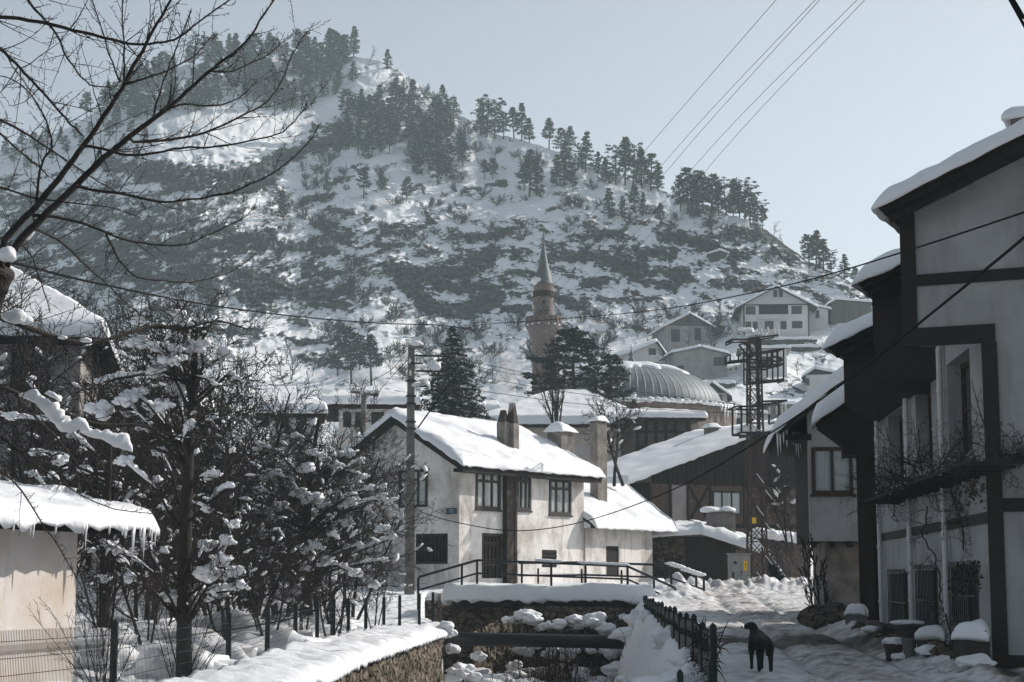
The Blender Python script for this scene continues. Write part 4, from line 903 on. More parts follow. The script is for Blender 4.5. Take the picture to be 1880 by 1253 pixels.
m = MB(); m.blob(FS.W(r[0] + 0.2, 0.8, r[3] + 0.2), 0.42, 0.15, 2, 3, (1.3, 1, 0.55), 1.0, 0.2); m.build('snow_cap', 'snow', cb, smooth=True); m = MB(); m.blob(FS.W(r[1] - 0.35, 0.8, r[3] + 0.22), 0.40, 0.15, 5, 3, (1.2, 1, 0.5), 1.0, 0.2); m.build('snow_cap', 'snow', cb, smooth=True)
m = MB(); sA = FS.at(1355, 1003); m.bar(FS.W(FS.at(1316, 988)[0], -0.4, FS.at(1316, 988)[1]), FS.W(sA[0], -0.4, sA[1] - 0.2), 0.09); m.build('brace', 'old_wood', SH)
# snow-covered stairs at its right
FSS = Frame((P3(1400, 1070, 85.5).x, 85.5), 0)
ST = thing('stone_stairs', 'snow covered stairs with a handrail going up to the right of the lattice pylon', 'stairs', (FSS.o.x, 85.5, 1.2))
m = MB(); ms = MB(); n = 9
for k in range(n):
    p0 = FSS.at(1448 - k * 5.2, 1072 - k * 7.5); s = p0[0]; z = p0[1]
    m.box(FSS, s - 0.14, s + 0.14, 0, 1.2, 0.9, z); ms.blob(FSS.W(s, 0.45, z + 0.05), 0.2, 0.25, k, 2, (0.9, 2.4, 0.5))
m.build('step', 'concrete', ST); ms.build('snow_cap', 'snow', ST, smooth=True)
m = MB(); A_, B_ = FSS.at(1450, 1050), FSS.at(1404, 985); 
for dz in (0.0, -0.45): m.tube([FSS.W(A_[0], -0.05, A_[1] + dz), FSS.W(B_[0], -0.05, B_[1] + dz)], 0.03, 6)
for k in range(5): s = lerp(A_[0], B_[0], k / 4); z = lerp(A_[1], B_[1], k / 4); m.tube([FSS.W(s, -0.05, z), FSS.W(s, -0.05, z - 1.0)], 0.025, 6)
m.build('handrail', 'metal_dark', ST)
m = MB(); p = FS.at(1430, 985)
for k in range(6): m.blob(FS.W(p[0] - 1.1 + k * 0.38, -0.3 + 0.1 * (k % 2), p[1] + 0.18 - 0.05 * k), 0.42, 0.2, k, 3, (1, 1, 0.6))
bb = MB()
for k in range(30):
    rr = random.Random(k); bb.tube([FS.W(p[0] - 1.1 + rr.uniform(0, 2.0), -0.3, p[1] + 0.1), FS.W(p[0] - 1.1 + rr.uniform(0, 2.2), -0.3 + rr.uniform(-0.4, 0.4), p[1] - rr.uniform(0.6, 2.2))], 0.02, 4)
t = thing('snowy_bush', 'dark bush bowed under a snow hood to the right of the lattice pylon', 'bush', FS.W(p[0], -0.3, 1.2)); bb.build('twigs', 'bark', t); m.build('snow_cap', 'snow', t, smooth=True)

# ================================================================ electric cabinet
FC = Frame((P3(1341, 1070, 82.5).x, 82.5), radians(5))
r = FC.rect(1341, 1018, 1378, 1072)
cab = thing('electric_cabinet', 'pale grey two door electric cabinet with warning sticker beside the lattice pylon', 'cabinet', FC.W((r[0] + r[1]) / 2, 0.3, r[2]))
MB().box(FC, r[0], r[1], 0, 0.6, r[2] - 0.2, r[3]).build('body', 'cabinet', cab)
MB().box(FC, r[0] - 0.06, r[1] + 0.06, -0.08, 0.68, r[3] + 0.003, r[3] + 0.05).build('lid', 'cabinet', cab)
mid = (r[0] + r[1]) / 2
for a, b in ((r[0] + 0.02, mid - 0.008), (mid + 0.008, r[1] - 0.02)): MB().box(FC, a, b, -0.02, -0.001, r[2] + 0.06, r[3] - 0.03).build('door', 'cabinet', cab)
MB().box(FC, mid + 0.03, mid + 0.06, -0.05, -0.021, r[2] + 0.45, r[2] + 0.6).build('handle', 'metal_dark', cab)
k = FC.rect(1365, 1030, 1371.5, 1048); MB().box(FC, k[0], k[1], -0.027, -0.022, k[2], k[3]).build('warning_label', 'yellow', cab)
text('!', 0.32, FC, (k[0] + k[1]) / 2, -0.029, (k[2] + k[3]) / 2, cab, 'metal_dark', 'warning_mark')
k = FC.rect(1346, 1031, 1353, 1036); cx_, cz_ = (k[0] + k[1]) / 2, (k[2] + k[3]) / 2
m = MB(); pts = []
for q_ in range(10):
    R_ = 0.11 if q_ % 2 == 0 else 0.05; t_ = pi / 2 + q_ * pi / 5; pts.append(FC.W(cx_ + R_ * 1.3 * cos(t_), -0.026, cz_ + R_ * sin(t_)))
m.prism(pts, FC.n.to_3d() * 0.004); m.build('star_emblem', 'metal_dark', cab)

# ================================================================ footbridge over the stream
FBR = Frame((P3(832, 1085, 65.0).x, 65.0), radians(3))
BR = thing('footbridge', 'small concrete footbridge with dark rails and snow on its deck', 'bridge', (1.4, 66.3, 0.4))
sL, sR = FBR.at(832, 1085)[0], FBR.at(1200, 1095)[0]; zD = FBR.at(1000, 1092)[1]; zU = FBR.at(1000, 1118)[1]
BD = 2.6
m = MB(); n = 12
def dz_(t): return 0.12 * (1 - (2 * t - 1) ** 2) - 0.05 * t
for k in range(n):
    a, b = lerp(sL, sR, k / n), lerp(sL, sR, (k + 1) / n); t0, t1 = k / n, (k + 1) / n
    m.hexa([FBR.W(a, 0, zU + dz_(t0)), FBR.W(b, 0, zU + dz_(t1)), FBR.W(b, BD, zU + dz_(t1)), FBR.W(a, BD, zU + dz_(t0)), FBR.W(a, 0, zD + dz_(t0)), FBR.W(b, 0, zD + dz_(t1)), FBR.W(b, BD, zD + dz_(t1)), FBR.W(a, BD, zD + dz_(t0))])
m.build('deck', 'dark_concrete', BR)
MB().box(FBR, sR - 0.3, sR + 0.5, 0.08, BD - 0.1, -2.9, zU + 0.02).build('abutment', 'rubble', BR)
m = MB(); m.box(FBR, sL - 0.4, sL + 0.75, 0.08, BD - 0.1, -2.9, zU + 0.02)
m.prism([FBR.W(sL + 0.751, 0.3, zU + 0.05), FBR.W(sL + 2.6, 0.3, zU + 0.05), FBR.W(sL + 0.751, 0.3, zU - 0.85)], FBR.n.to_3d() * (BD - 0.6)); m.build('abutment', 'rubble', BR)
m = MB(); snow_slab(m, FBR.W(sL - 0.3, -0.05, zD + 0.02), FBR.W(sR, -0.05, zD + 0.0), FBR.W(sR, BD, zD + 0.0), FBR.W(sL - 0.3, BD, zD + 0.02), 0.36, rnd=0.25, over=0.12, soft=(1, 1, 1, 1), step=0.09, seed=41, amp=0.09, rag=0.30, drop=0.16); m.build('deck_snow', 'snow', BR, smooth=True)
def railing(path_top, posts, name, gap=0.48, r=0.045):
    m = MB(); m.tube(path_top, r, 8); m.tube([p + Vector((0, 0, -gap)) for p in path_top], r * 0.8, 8)
    for p, lo in posts: m.bar(p + Vector((0, 0, -0.02)), Vector((p.x, p.y, lo)), 0.085)
    return m.build(name, 'metal_dark', BR)
def rp(px, py, d=-0.0): return FBR.W(FBR.at(px, py, d)[0], d, FBR.at(px, py, d)[1])
ptop = [(768, 1060), (876, 1029), (1012, 1034), (1152, 1040), (1240, 1080)]
pt = [rp(x, y, 0.15) for x, y in ptop]
rail = railing(pt, [(rp(768, 1060, 0.15), 0.3), (rp(848, 1037, 0.15), 0.6), (pt[1], 0.75), (rp(1012, 1034, 0.15), 0.8), (pt[3], 0.8), (pt[4], 0.5)], 'railing')
for (x0_, y0_, x1_, y1_) in ((990, 1032, 1025, 1034), (1065, 1036, 1150, 1040)):
    m = MB(); a, b = rp(x0_, y0_, 0.15), rp(x1_, y1_, 0.15); nn = 7
    for k in range(nn): m.blob(a.lerp(b, (k + 0.5) / nn) + Vector((0, 0, 0.06)), 0.11, 0.2, k + x0_, 2, (2.2, 0.8, 0.55))
    m.build('rail_snow', 'snow', rail, smooth=True)

bt = [(952, 1034), (1075, 1033), (1230, 1038), (1292, 1060)]
pt = [rp(x, y, 2.6) for x, y in bt]
rail = railing(pt, [(rp(958, 1034, 2.6), 0.7), (rp(1075, 1034, 2.6), 0.8), (rp(1200, 1037, 2.6), 0.7), (rp(1232, 1040, 2.6), 0.6), (rp(1278, 1056, 2.6), 0.5), (pt[3], 0.4)], 'railing')
for (x0_, y0_, x1_, y1_) in ((1228, 1038, 1252, 1046), (1255, 1048, 1290, 1060)):
    m = MB(); a, b = rp(x0_, y0_, 2.6), rp(x1_, y1_, 2.6); nn = 5
    for k in range(nn): m.blob(a.lerp(b, (k + 0.5) / nn) + Vector((0, 0, 0.07)), 0.13, 0.2, k + x0_, 2, (1.8, 0.8, 0.55))
    m.build('rail_snow', 'snow', rail, smooth=True)

# big pipe crossing the stream below the bridge
a, b = P3(878, 1174, 62.5), P3(1168, 1180, 62.5)
pp = MB().tube([a + Vector((-1.2, 0, 0.02)), a, b, b + Vector((0.8, 0, -0.03))], 0.24, 18).build('water_pipe', 'metal_dark', None, smooth=True, loc=(a + b) / 2); tag(pp, 'thick dark pipe crossing the stream under the footbridge', 'pipe')

# ================================================================ walls of the stream
def stone_wall_mesh(mb, path, zt, zb, amp=0.09, step=0.11, seed=0):
    pts = [Vector(p) for p in path]; cum = [0]
    for a, b in zip(pts[:-1], pts[1:]): cum.append(cum[-1] + (b - a).length)
    n = int(cum[-1] / step); nv = int((max(zt) - zb) / step)
    vs = []
    for i in range(n + 1):
        L = cum[-1] * i / n; k = max(j for j in range(len(cum)) if cum[j] <= L + 1e-9); k = min(k, len(pts) - 2); t = (L - cum[k]) / (cum[k + 1] - cum[k])
        p = pts[k].lerp(pts[k + 1], t); d = (pts[k + 1] - pts[k]).normalized(); nn = Vector((d.y, -d.x)); z1 = lerp(zt[k], zt[k + 1], t)
        for j in range(nv + 1):
            z = lerp(zb, z1, j / nv); cell = mnoise.voronoi(Vector((L * 3.2 + seed, z * 2.4, seed)))[0]
            off = amp * (min(1, (cell[1] - cell[0]) * 3.0) - 0.5) + amp * 0.7 * mnoise.noise(Vector((L * 1.3, z * 1.3, seed)))
            q = p + nn * off; vs.append((q.x, q.y, z))
    fs = [(i * (nv + 1) + j, (i + 1) * (nv + 1) + j, (i + 1) * (nv + 1) + j + 1, i * (nv + 1) + j + 1) for i in range(n) for j in range(nv)]
    mb.add(vs, fs)
    # back and top so that the wall has thickness
    for k in range(len(pts) - 1):
        d = (pts[k + 1] - pts[k]).normalized(); nn = Vector((d.y, -d.x)); a, b = pts[k] - nn * 0.1, pts[k + 1] - nn * 0.1; a2, b2 = pts[k] - nn * 0.5, pts[k + 1] - nn * 0.5
        mb.hexa([Vector((*a2, zb)), Vector((*b2, zb)), Vector((*b, zb)), Vector((*a, zb)), Vector((*a2, zt[k])), Vector((*b2, zt[k + 1])), Vector((*b, zt[k + 1])), Vector((*a, zt[k]))])
m = MB()
lw = [(-4.05 + 0.18, 8), (-3.92 + 0.15, 20), (-3.60, 31), (-3.60, 40), (-3.05, 50), (-2.38, 61.2), (-3.4, 62.2)]
stone_wall_mesh(m, lw, [-0.40] * 7, -3.0, 0.10, 0.12, 3)
o = m.build('retaining_wall', 'stone', None, loc=(-3.4, 45, -3)); tag(o, 'sunlit rubble stone wall with snow on its top along the left bank', 'wall')
OFF[o.name] = Vector((-3.4, 45, -3))
m = MB()
for k in range(len(lw) - 2):
    a, b = Vector((*lw[k], -0.40)), Vector((*lw[k + 1], -0.40)); d = (b - a).normalized(); nn = Vector((d.y, -d.x, 0))
    if k < 1: continue
    snow_slab(m, a + nn * 0.10, b + nn * 0.10, b - nn * 1.5 + Vector((0, 0, 0.14)), a - nn * 1.5 + Vector((0, 0, 0.14)), 0.22, rnd=0.30, over=0.08, soft=(0, 1 if k == 4 else 0, 1, 0), step=0.10, seed=k * 0.01 + 50, amp=0.10, rag=0.15, drop=0.04)
m.build('wall_snow', 'snow', o, smooth=True)
m = MB(); stone_wall_mesh(m, [(-4.0, 72.6), (-1.0, 72.6), (2.0, 72.4), (6.2, 72.7)], [0.55, 0.55, 0.6, 0.7], -2.9, 0.13, 0.13, 9)
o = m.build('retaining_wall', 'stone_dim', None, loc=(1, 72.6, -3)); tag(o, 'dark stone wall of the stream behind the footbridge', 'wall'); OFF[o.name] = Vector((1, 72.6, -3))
m = MB(); stone_wall_mesh(m, [(-1.75, 66.5), (-0.6, 70.0), (0.9, 72.2)], [-0.2, -0.3, -0.4], -2.9, 0.16, 0.12, 14)
o = m.build('retaining_wall', 'stone', None, loc=(-2, 68, -3)); tag(o, 'sunlit stone pier wall in the stream under the left end of the footbridge', 'wall')
# snow clinging in lumps to stream walls and bed
m = MB(); rnd = random.Random(77)
spots = [(960, 1128, 72, .5), (945, 1140, 71.8, .4), (975, 1137, 71.7, .45), (1000, 1148, 71.7, .3), (1025, 1145, 71.6, .35), (1080, 1140, 71.6, .55), (1100, 1150, 71.5, .5), (1065, 1133, 71.7, .35), (1160, 1160, 71, .3), (1172, 1150, 71, .35), (1140, 1132, 72, .2),
         (965, 1195, 70.5, .35), (990, 1190, 70.5, .3), (1008, 1198, 70, .35), (1035, 1208, 69, .3), (1080, 1195, 70, .3), (1130, 1200, 69, .4), (1110, 1195, 70, .25), (1050, 1195, 70, .28), (950, 1220, 68, .3),
         (880, 1205, 63, .3), (832, 1190, 61, .25), (845, 1225, 60, .35), (838, 1240, 58, .35), (862, 1240, 60, .3), (820, 1150, 61.3, .3), (826, 1165, 61.2, .22)]
for x, y, Y, r in spots:
    p = P3(x, y, Y)
    for k in range(3): m.blob(p + Vector((rnd.uniform(-r, r) * 0.8, rnd.uniform(-0.2, 0.2), rnd.uniform(-r, r) * 0.35)), r * rnd.uniform(0.4, 0.8), 0.35, rnd.random() * 50, 3, (1.15, 0.9, 0.7), 1.8)
for k in range(30):
    Y = rnd.uniform(28, 66); xr_ = float(interp(Y, XR)); x = xr_ - rnd.uniform(0.1, 1.7); m.blob((x, Y, gz(x, Y) + 0.02), rnd.uniform(0.12, 0.36), 0.4, rnd.random() * 50, 3, (1.1, 0.9, 0.75), 1.8)
for k in range(34):
    Y = rnd.uniform(54, 70); x = rnd.uniform(-1.6, 4.2); m.blob((x, Y, gz(x, Y) + 0.1), rnd.uniform(0.25, 0.7), 0.3, rnd.random() * 50, 3, (1.2, 1.1, 0.5), 1.6)
o = m.build('snow_clumps', 'snow', None, smooth=True, loc=(1.3, 68, -2)); o['kind'] = 'stuff'; o['label'] = 'clumps of snow lying on the stream bed and its walls'
# ================================================================ fences
def wire_panel(mb, a, b, za, zb, zta, ztb, step=0.0, rows=5, bend=0.10, r=0.0042, side=1):
    """welded mesh between two posts: horizontals, folded verticals"""
    a, b = Vector(a), Vector(b); d = (b - a); L = d.length; nn = Vector((d.y, -d.x)).normalized() * side
    def pt(t, f, o=0.0):
        p = a.lerp(b, t) + nn * o; return Vector((p.x, p.y, lerp(lerp(za, zb, t), lerp(zta, ztb, t), f)))
    for k in range(rows):
        f = (k + 0.5) / rows; mb.bar(pt(0, f), pt(1, f), r * 2.2)
    if step:
        n = int(L / step)
        for k in range(n + 1):
            t = (k + 0.5) / (n + 1)
            for f0, f1, o0, o1 in ((0, 0.74, 0, 0), (0.74, 0.80, 0, bend), (0.80, 0.86, bend, 0), (0.86, 1.03, 0, 0)):
                mb.bar(pt(t, f0, o0), pt(t, f1, o1), r * 1.4)
def fence(name, label, posts, matn, step_fn, w=0.07, rows=5, cap=True, lean=None):
    """posts: list of (x, y, z base, z top)"""
    c = posts[len(posts) // 2]; t = thing(name, label, 'fence', (c[0], c[1], c[2]))
    for i, (x, y, z0, z1) in enumerate(posts):
        m = MB(); m.box(None, x - w / 2, x + w / 2, y - w / 2, y + w / 2, z0 - 0.25, z1)
        m.lathe((x, y, z1), [(w * 0.72, 0.002), (w * 0.72, 0.02), (0.005, 0.07)], 4, pi / 4) if cap else None
        m.build('post', matn, t)
    for (p, q_) in zip(posts[:-1], posts[1:]):
        m = MB(); wire_panel(m, p[:2], q_[:2], p[2] + 0.04, q_[2] + 0.04, p[3] - 0.06, q_[3] - 0.06, step_fn((p[1] + q_[1]) / 2), rows); m.build('mesh_panel', matn, t)
    return t
lp = [(-84, 1158, 1345, 20.5), (211, 1145, 1292, 27), (421, 1130, 1231, 36), (492, 1121, 1210, 40), (543, 1112, 1193, 43.5), (583, 1107, 1181, 46.5), (613, 1103, 1169, 49), (640, 1102, 1166, 51.5), (672, 1101, 1158, 54), (705, 1099, 1157, 56.5), (734, 1096, 1152, 59), (770, 1093, 1141, 61.5), (795, 1090, 1133, 63)]
posts = []
for x, yt, yb, Y in lp:
    a, b = P3(x, yt, Y), P3(x, yb, Y); posts.append((a.x, Y, b.z, a.z))
fence('mesh_fence', 'dark green mesh fence with square posts along the sunlit left bank', posts, 'fence_green', lambda Y: 0.06 if Y < 30 else (0.09 if Y < 42 else (0.2 if Y < 52 else 0)), 0.10)
rp_ = []
for k in range(16):
    t = k / 15; Y = lerp(61.5, 24.6, t); x = lerp(4.62, 2.80, t) + 0.0; ztop = lerp(0.80, 0.80, t) + 0.04 * sin(k * 2.1); rp_.append((x, Y, ztop - 1.25, ztop))
tf = fence('mesh_fence', 'dark mesh fence overgrown with dead creeper on the street side of the stream', rp_, 'fence_green', lambda Y: 0.07, 0.09)
rnd = random.Random(3)
for i, ((xa, ya, z0a, z1a), (xb, yb, z0b, z1b)) in enumerate(zip(rp_[:-1], rp_[1:])):          # narrow dark slats woven into every panel
    m = MB(); n_ = 22
    for k in range(n_):
        t = (k + 0.5) / n_; x, y = lerp(xa, xb, t), lerp(ya, yb, t); zt_ = lerp(z1a, z1b, t) - 0.08 + rnd.uniform(-0.03, 0.02)
        m.box(None, x - 0.012, x + 0.012, y - 0.052, y + 0.052, lerp(z0a, z0b, t) - (0.6 if i > 8 else 0.25), zt_)
    m.build('slat_infill', 'fence_green', tf)
m = MB()
for k in range(90):
    t = 0.88 + 0.12 * rnd.random(); Y = lerp(62, 24.4, t); x = lerp(4.64, 2.79, t) + rnd.gauss(0, 0.05); z = rnd.uniform(-1.2, 0.66); p = Vector((x, Y, z))
    for q_ in range(6): d = Vector((rnd.gauss(0, .12), rnd.gauss(0, .2), rnd.gauss(0, .14))); m.tube([p, p + d * 0.6 + Vector((0, 0, 0.03)), p + d], [0.012, 0.009, 0.004], 3, False)
m.build('creeper', 'bark', tf)
np_ = [(2.72, 24.2, -0.75, 0.32), (2.2, 23.2, -0.9, 0.24), (1.55, 22.0, -1.0, 0.12)]
fence('mesh_fence', 'short low run of bent wire mesh crossing the near end of the stream bank', np_, 'fence_green', lambda Y: 0.055, 0.08)
# far street fences
def pxposts(L, Y): 
    out = []
    for x, yt, yb in L:
        a, b = P3(x, yt, Y), P3(x, yb, Y); out.append((a.x, Y, b.z, a.z))
    return out
fence('wire_fence', 'thin wire fence in front of the electric cabinet and pylon', pxposts([(1346, 1052, 1083), (1413, 1050, 1082), (1480, 1049, 1080), (1540, 1049, 1079)], 81.0), 'fence_green', lambda Y: 0, 0.09, 4)
fence('wire_fence', 'row of short posts standing in the ploughed snow at the end of the street', pxposts([(1296, 1072, 1096), (1344, 1079, 1098), (1408, 1077, 1101), (1473, 1076, 1098)], 76.0), 'fence_green', lambda Y: 0, 0.11, 2)
fence('wire_fence', 'low posts standing along the sunny front of the stucco house behind the bridge rails', pxposts([(988, 1046, 1064), (1068, 1047, 1068), (1141, 1049, 1070)], 71.5), 'fence_green', lambda Y: 0, 0.08, 2)

# ================================================================ utility poles and pylon
pY = 72.0; p0 = P3(757, 1086, pY); pt = P3(755, 636, pY)
UP = thing('utility_pole', 'tall concrete utility pole with snow topped crossarm in front of the stucco house gable', 'utility pole', p0)
pfr = Frame((pt.x, pY), radians(12))
m = MB(); m.prism([Vector((pt.x + a, pY + b, p0.z - 0.4)) for a, b in ((-0.17, -0.14), (0.17, -0.14), (0.17, 0.14), (-0.17, 0.14))], (0, 0, 1e-3))
w0, w1 = 0.19, 0.125; zt_ = pt.z
m = MB(); m.hexa([pfr.W(-w0, -w0, p0.z - 0.5), pfr.W(w0, -w0, p0.z - 0.5), pfr.W(w0, w0, p0.z - 0.5), pfr.W(-w0, w0, p0.z - 0.5), pfr.W(-w1, -w1, zt_), pfr.W(w1, -w1, zt_), pfr.W(w1, w1, zt_), pfr.W(-w1, w1, zt_)])
m.build('pole', 'concrete', UP)
m = MB()
for y in (700, 728, 742, 775, 788): z = P3(755, y, pY).z; m.box(pfr, -0.20, 0.20, -0.20, 0.20, z - 0.03, z + 0.03)
m.build('band', 'metal_dark', UP)
def zz(y): return P3(755, y, pY).z
def sx(x, y=700): return pfr.at(x, y)[0]
arms = [(748, 774, 638, 0.12, 'concrete'), (760, 821, 654, 0.075, 'metal_dark'), (750, 775, 668, 0.07, 'metal_dark'), (762, 832, 682, 0.075, 'metal_dark'), (762, 836, 710, 0.075, 'metal_dark')]
for a, b, y, w, mm in arms: MB().box(pfr, sx(a), sx(b), -0.14 - w, -0.14, zz(y) - w / 2, zz(y) + w / 2).build('crossarm', mm, UP)
for (x_, y_, r_, a_3, sq_) in ((761, 633, 0.24, 0.2, (1.25, 0.8, 0.55)), (796, 673, 0.24, 0.5, (1, 0.5, 0.9)), (765, 708, 0.16, 0.4, (1.6, 0.6, 0.6))): m = MB(); m.blob(pfr.W(sx(x_), -0.15, zz(y_)), r_, a_3, x_, 3, sq_, 1.2); m.build('snow_cap', 'snow', UP, smooth=True)
for x in (818, 803): MB().box(pfr, sx(x) - 0.02, sx(x) + 0.02, -0.17, -0.13, zz(714), zz(650)).build('upright', 'metal_dark', UP)
for x, y in ((749, 632), (772, 634), (751, 664), (772, 664), (752, 686)):
    m = MB(); m.lathe(pfr.W(sx(x), -0.17, zz(y)), [(0.03, -0.12), (0.055, -0.08), (0.035, -0.02), (0.06, 0.02), (0.03, 0.07), (0.02, 0.12)], 8); m.build('insulator', 'insulator', UP, smooth=True)
m = MB(); c = pfr.W(sx(779), -0.35, zz(704)); m.lathe((0, 0, 0), [(0.02, 0.16), (0.16, 0.10), (0.29, -0.04), (0.31, -0.10), (0.27, -0.09), (0.1, 0.03)], 18)
R_ = Matrix.Rotation(radians(35), 3, 'Y'); m.v = [tuple(R_ @ Vector(v) + c) for v in m.v]; m.tube([pfr.W(sx(762), -0.15, zz(712)), c + Vector((0, 0, -0.02))], 0.03, 6); m.build('street_lamp_head', 'lamp_glass', UP, smooth=True)
for x, y0, y1 in ((763, 713, 728), (769, 714, 732)): m = MB(); m.tube([pfr.W(sx(x), -0.15, zz(y0)), pfr.W(sx(x), -0.15, zz(y1))], [0.05, 0.006], 6); m.build('icicle', 'ice', UP, smooth=True)
q0 = P3(668, 800, 84); q1 = P3(668, 722, 84)
U2 = thing('utility_pole', 'shorter concrete pole with snowy T shaped crossarm left of the tall pole', 'utility pole', (q0.x, 84, gz(q0.x, 84)))
m = MB(); m.tube([(q0.x, 84, gz(q0.x, 84) - 0.3), (q1.x, 84, q1.z)], [0.17, 0.13], 8); m.build('pole', 'concrete', U2)
a, b = P3(643, 719, 84), P3(695, 726, 84); m = MB(); m.bar(a, b, 0.16, 0.14); m.build('crossarm', 'concrete', U2)
m = MB()
for k in range(5): m.blob(a.lerp(b, (k + 0.6) / 6) + Vector((0, 0, 0.12)), 0.16, 0.3, k, 2, (1.6, 1, 0.6))
m.build('snow_cap', 'snow', U2, smooth=True)
for t in (0.02, 0.52, 0.97): m = MB(); p = a.lerp(b, t); m.lathe((p.x, p.y, p.z + 0.05), [(0.04, 0), (0.07, 0.08), (0.05, 0.14), (0.07, 0.2), (0.02, 0.3)], 8); m.build('insulator', 'insulator', U2, smooth=True)

YY = 83.0; PF = Frame((P3(1395, 1075, YY).x, YY), radians(8))
PY_ = thing('lattice_pylon', 'rusty lattice power pylon carrying empty steel frames and insulators at the end of the street', 'pylon', (PF.o.x, YY, P3(1395, 1078, YY).z))
def ps(x, y): return PF.at(x, y)
zb_ = P3(1395, 1078, YY).z - 0.3; zt_ = P3(1395, 622, YY).z
m = MB(); hb, ht = 0.40, 0.26; nseg = 15
def leg(i, t): 
    h = lerp(hb, ht, t); sx_, sy_ = ((-1, -1), (1, -1), (1, 1), (-1, 1))[i]; return PF.W(sx_ * h, h + sy_ * h, lerp(zb_, zt_, t))
for i in range(4): m.bar(leg(i, 0), leg(i, 1), 0.085)
for k in range(nseg):
    t0, t1 = k / nseg, (k + 1) / nseg
    for i in range(4):
        j = (i + 1) % 4; m.bar(leg(i, t0), leg(j, t1), 0.035); m.bar(leg(j, t0), leg(i, t1), 0.035); m.bar(leg(i, t1), leg(j, t1), 0.04)
m.build('lattice_mast', 'rust', PY_)
m = MB(); m.bar(PF.W(0.12, 0.1, P3(1395, 860, YY).z), PF.W(0.12, 0.1, zt_), 0.16); m.build('cable_duct', 'rust', PY_)
def frame_bars(segs, name, w=0.09, d=(-0.05, 0.9), matn='metal_dark'):
    mm = MB()
    for (x0, y0, x1, y1) in segs:
        a, b = ps(x0, y0), ps(x1, y1)
        for dd in d: mm.bar(PF.W(a[0], dd, a[1]), PF.W(b[0], dd, b[1]), w)
    for (x0, y0, x1, y1) in segs:
        a = ps(x0, y0); mm.bar(PF.W(a[0], d[0], a[1]), PF.W(a[0], d[1], a[1]), w * 0.8); a = ps(x1, y1); mm.bar(PF.W(a[0], d[0], a[1]), PF.W(a[0], d[1], a[1]), w * 0.8)
    return mm.build(name, matn, PY_)
frame_bars([(1342, 624, 1395, 624), (1376, 622, 1428, 616), (1342, 624, 1342, 630), (1366, 630, 1384, 652)], 'top_platform', 0.075)
frame_bars([(1340, 664, 1375, 660), (1340, 664, 1340, 652), (1365, 660, 1365, 648), (1373, 660, 1412, 664)], 'crossarm', 0.08)
frame_bars([(1375, 650, 1438, 641), (1438, 641, 1438, 700), (1375, 650, 1375, 703), (1418, 644, 1418, 698), (1426, 642, 1426, 672)], 'switch_frame', 0.07)
frame_bars([(1395, 672, 1438, 669), (1376, 675, 1415, 675), (1376, 703, 1438, 697), (1420, 655, 1436, 661)], 'switch_frame', 0.08)
frame_bars([(1348, 748, 1400, 748), (1395, 739, 1440, 737), (1357, 750, 1357, 796), (1357, 796, 1410, 796), (1425, 738, 1425, 775)], 'lower_platform', 0.09, (-0.4, 1.2))
frame_bars([(1370, 800, 1440, 790)], 'crossarm', 0.10, (-0.4, 1.2))
for (x, y) in ((1346, 618), (1352, 616), (1366, 618), (1383, 612), (1392, 610), (1400, 610), (1412, 606), (1424, 610), (1431, 612), (1350, 744), (1377, 742), (1414, 752), (1428, 752), (1438, 750), (1444, 748)):
    s, z = ps(x, y); mm = MB(); mm.lathe(PF.W(s, 0.2, z), [(0.03, -0.22), (0.07, -0.17), (0.035, -0.12), (0.075, -0.06), (0.035, 0.0), (0.075, 0.06), (0.03, 0.12), (0.02, 0.2)], 8); mm.build('insulator', 'insulator', PY_, smooth=True)
for (x, y, r) in ((1350, 621, .16), (1358, 622, .2), (1370, 621, .2), (1380, 616, .22), (1390, 612, .22), (1402, 614, .2), (1365, 603, .15), (1376, 605, .2), (1372, 786, .25), (1384, 788, .28), (1392, 790, .25), (1362, 790, .2), (1410, 696, .16), (1400, 698, .14)):
    s, z = ps(x, y); mm = MB(); mm.blob(PF.W(s, 0.3, z), r, 0.35, x, 2, (1.3, 1.2, 0.6)); mm.build('snow_cap', 'snow', PY_, smooth=True)
s, z = ps(1383.5, 956); MB().box(PF, s - 0.09, s + 0.09, -0.12, -0.02, z - 0.14, z + 0.14).build('yellow_box', 'yellow', PY_)
for k in range(7):
    mm = MB(); a = ps(1388 + k * 0.0 + (k % 2) * 16, 870 + k * 30); b = ps(1388 + 13 + (k % 2) * 16, 870 + k * 30 + 17)
    mm.bar(PF.W(a[0], -0.1, a[1]), PF.W(b[0], -0.1, b[1]), 0.035); mm.build('brace', 'insulator', PY_)

# ================================================================ left: near wall house, house behind, roofs in the thicket
e_ = Vector((0.316, 0.949)); cor = Vector((-7.43, 30.0)); LNF = Frame(cor - e_ * 9, atan2(e_.y, e_.x))
LN = thing('plastered_outbuilding', 'pale plastered outbuilding with icicles along a thick snow eave in the left foreground', 'house', (cor.x, cor.y, -0.4))
MB().box(LNF, 0, 9, 0, 5, -0.9, 2.40).build('wall', 'plaster_left', LN)
def ln(t, d, z): return LNF.W(9 + t, d, z)
m = MB(); zE_ = 2.46
A_, B_, C_, D_ = ln(-9, -0.75, zE_), ln(1.32, -0.75, zE_ - 0.03), ln(2.6, 1.7, zE_ + 0.42), ln(-9, 2.3, zE_ + 0.62)
m.plate(A_, B_, C_, D_, 0.10); m.plate(D_, C_, ln(2.6, 5.6, zE_ - 0.1), ln(-9, 5.6, zE_ - 0.1), 0.1)
for k in range(22): t = -8.6 + k * 0.46; m.bar(ln(t, -0.68, zE_ - 0.14), ln(t, 0.1, zE_ + 0.02), 0.08)
m.box(LNF, 0.5, 10.2, -0.06, -0.001, 2.26, 2.36); lr = m.build('roof', 'boards', LN)
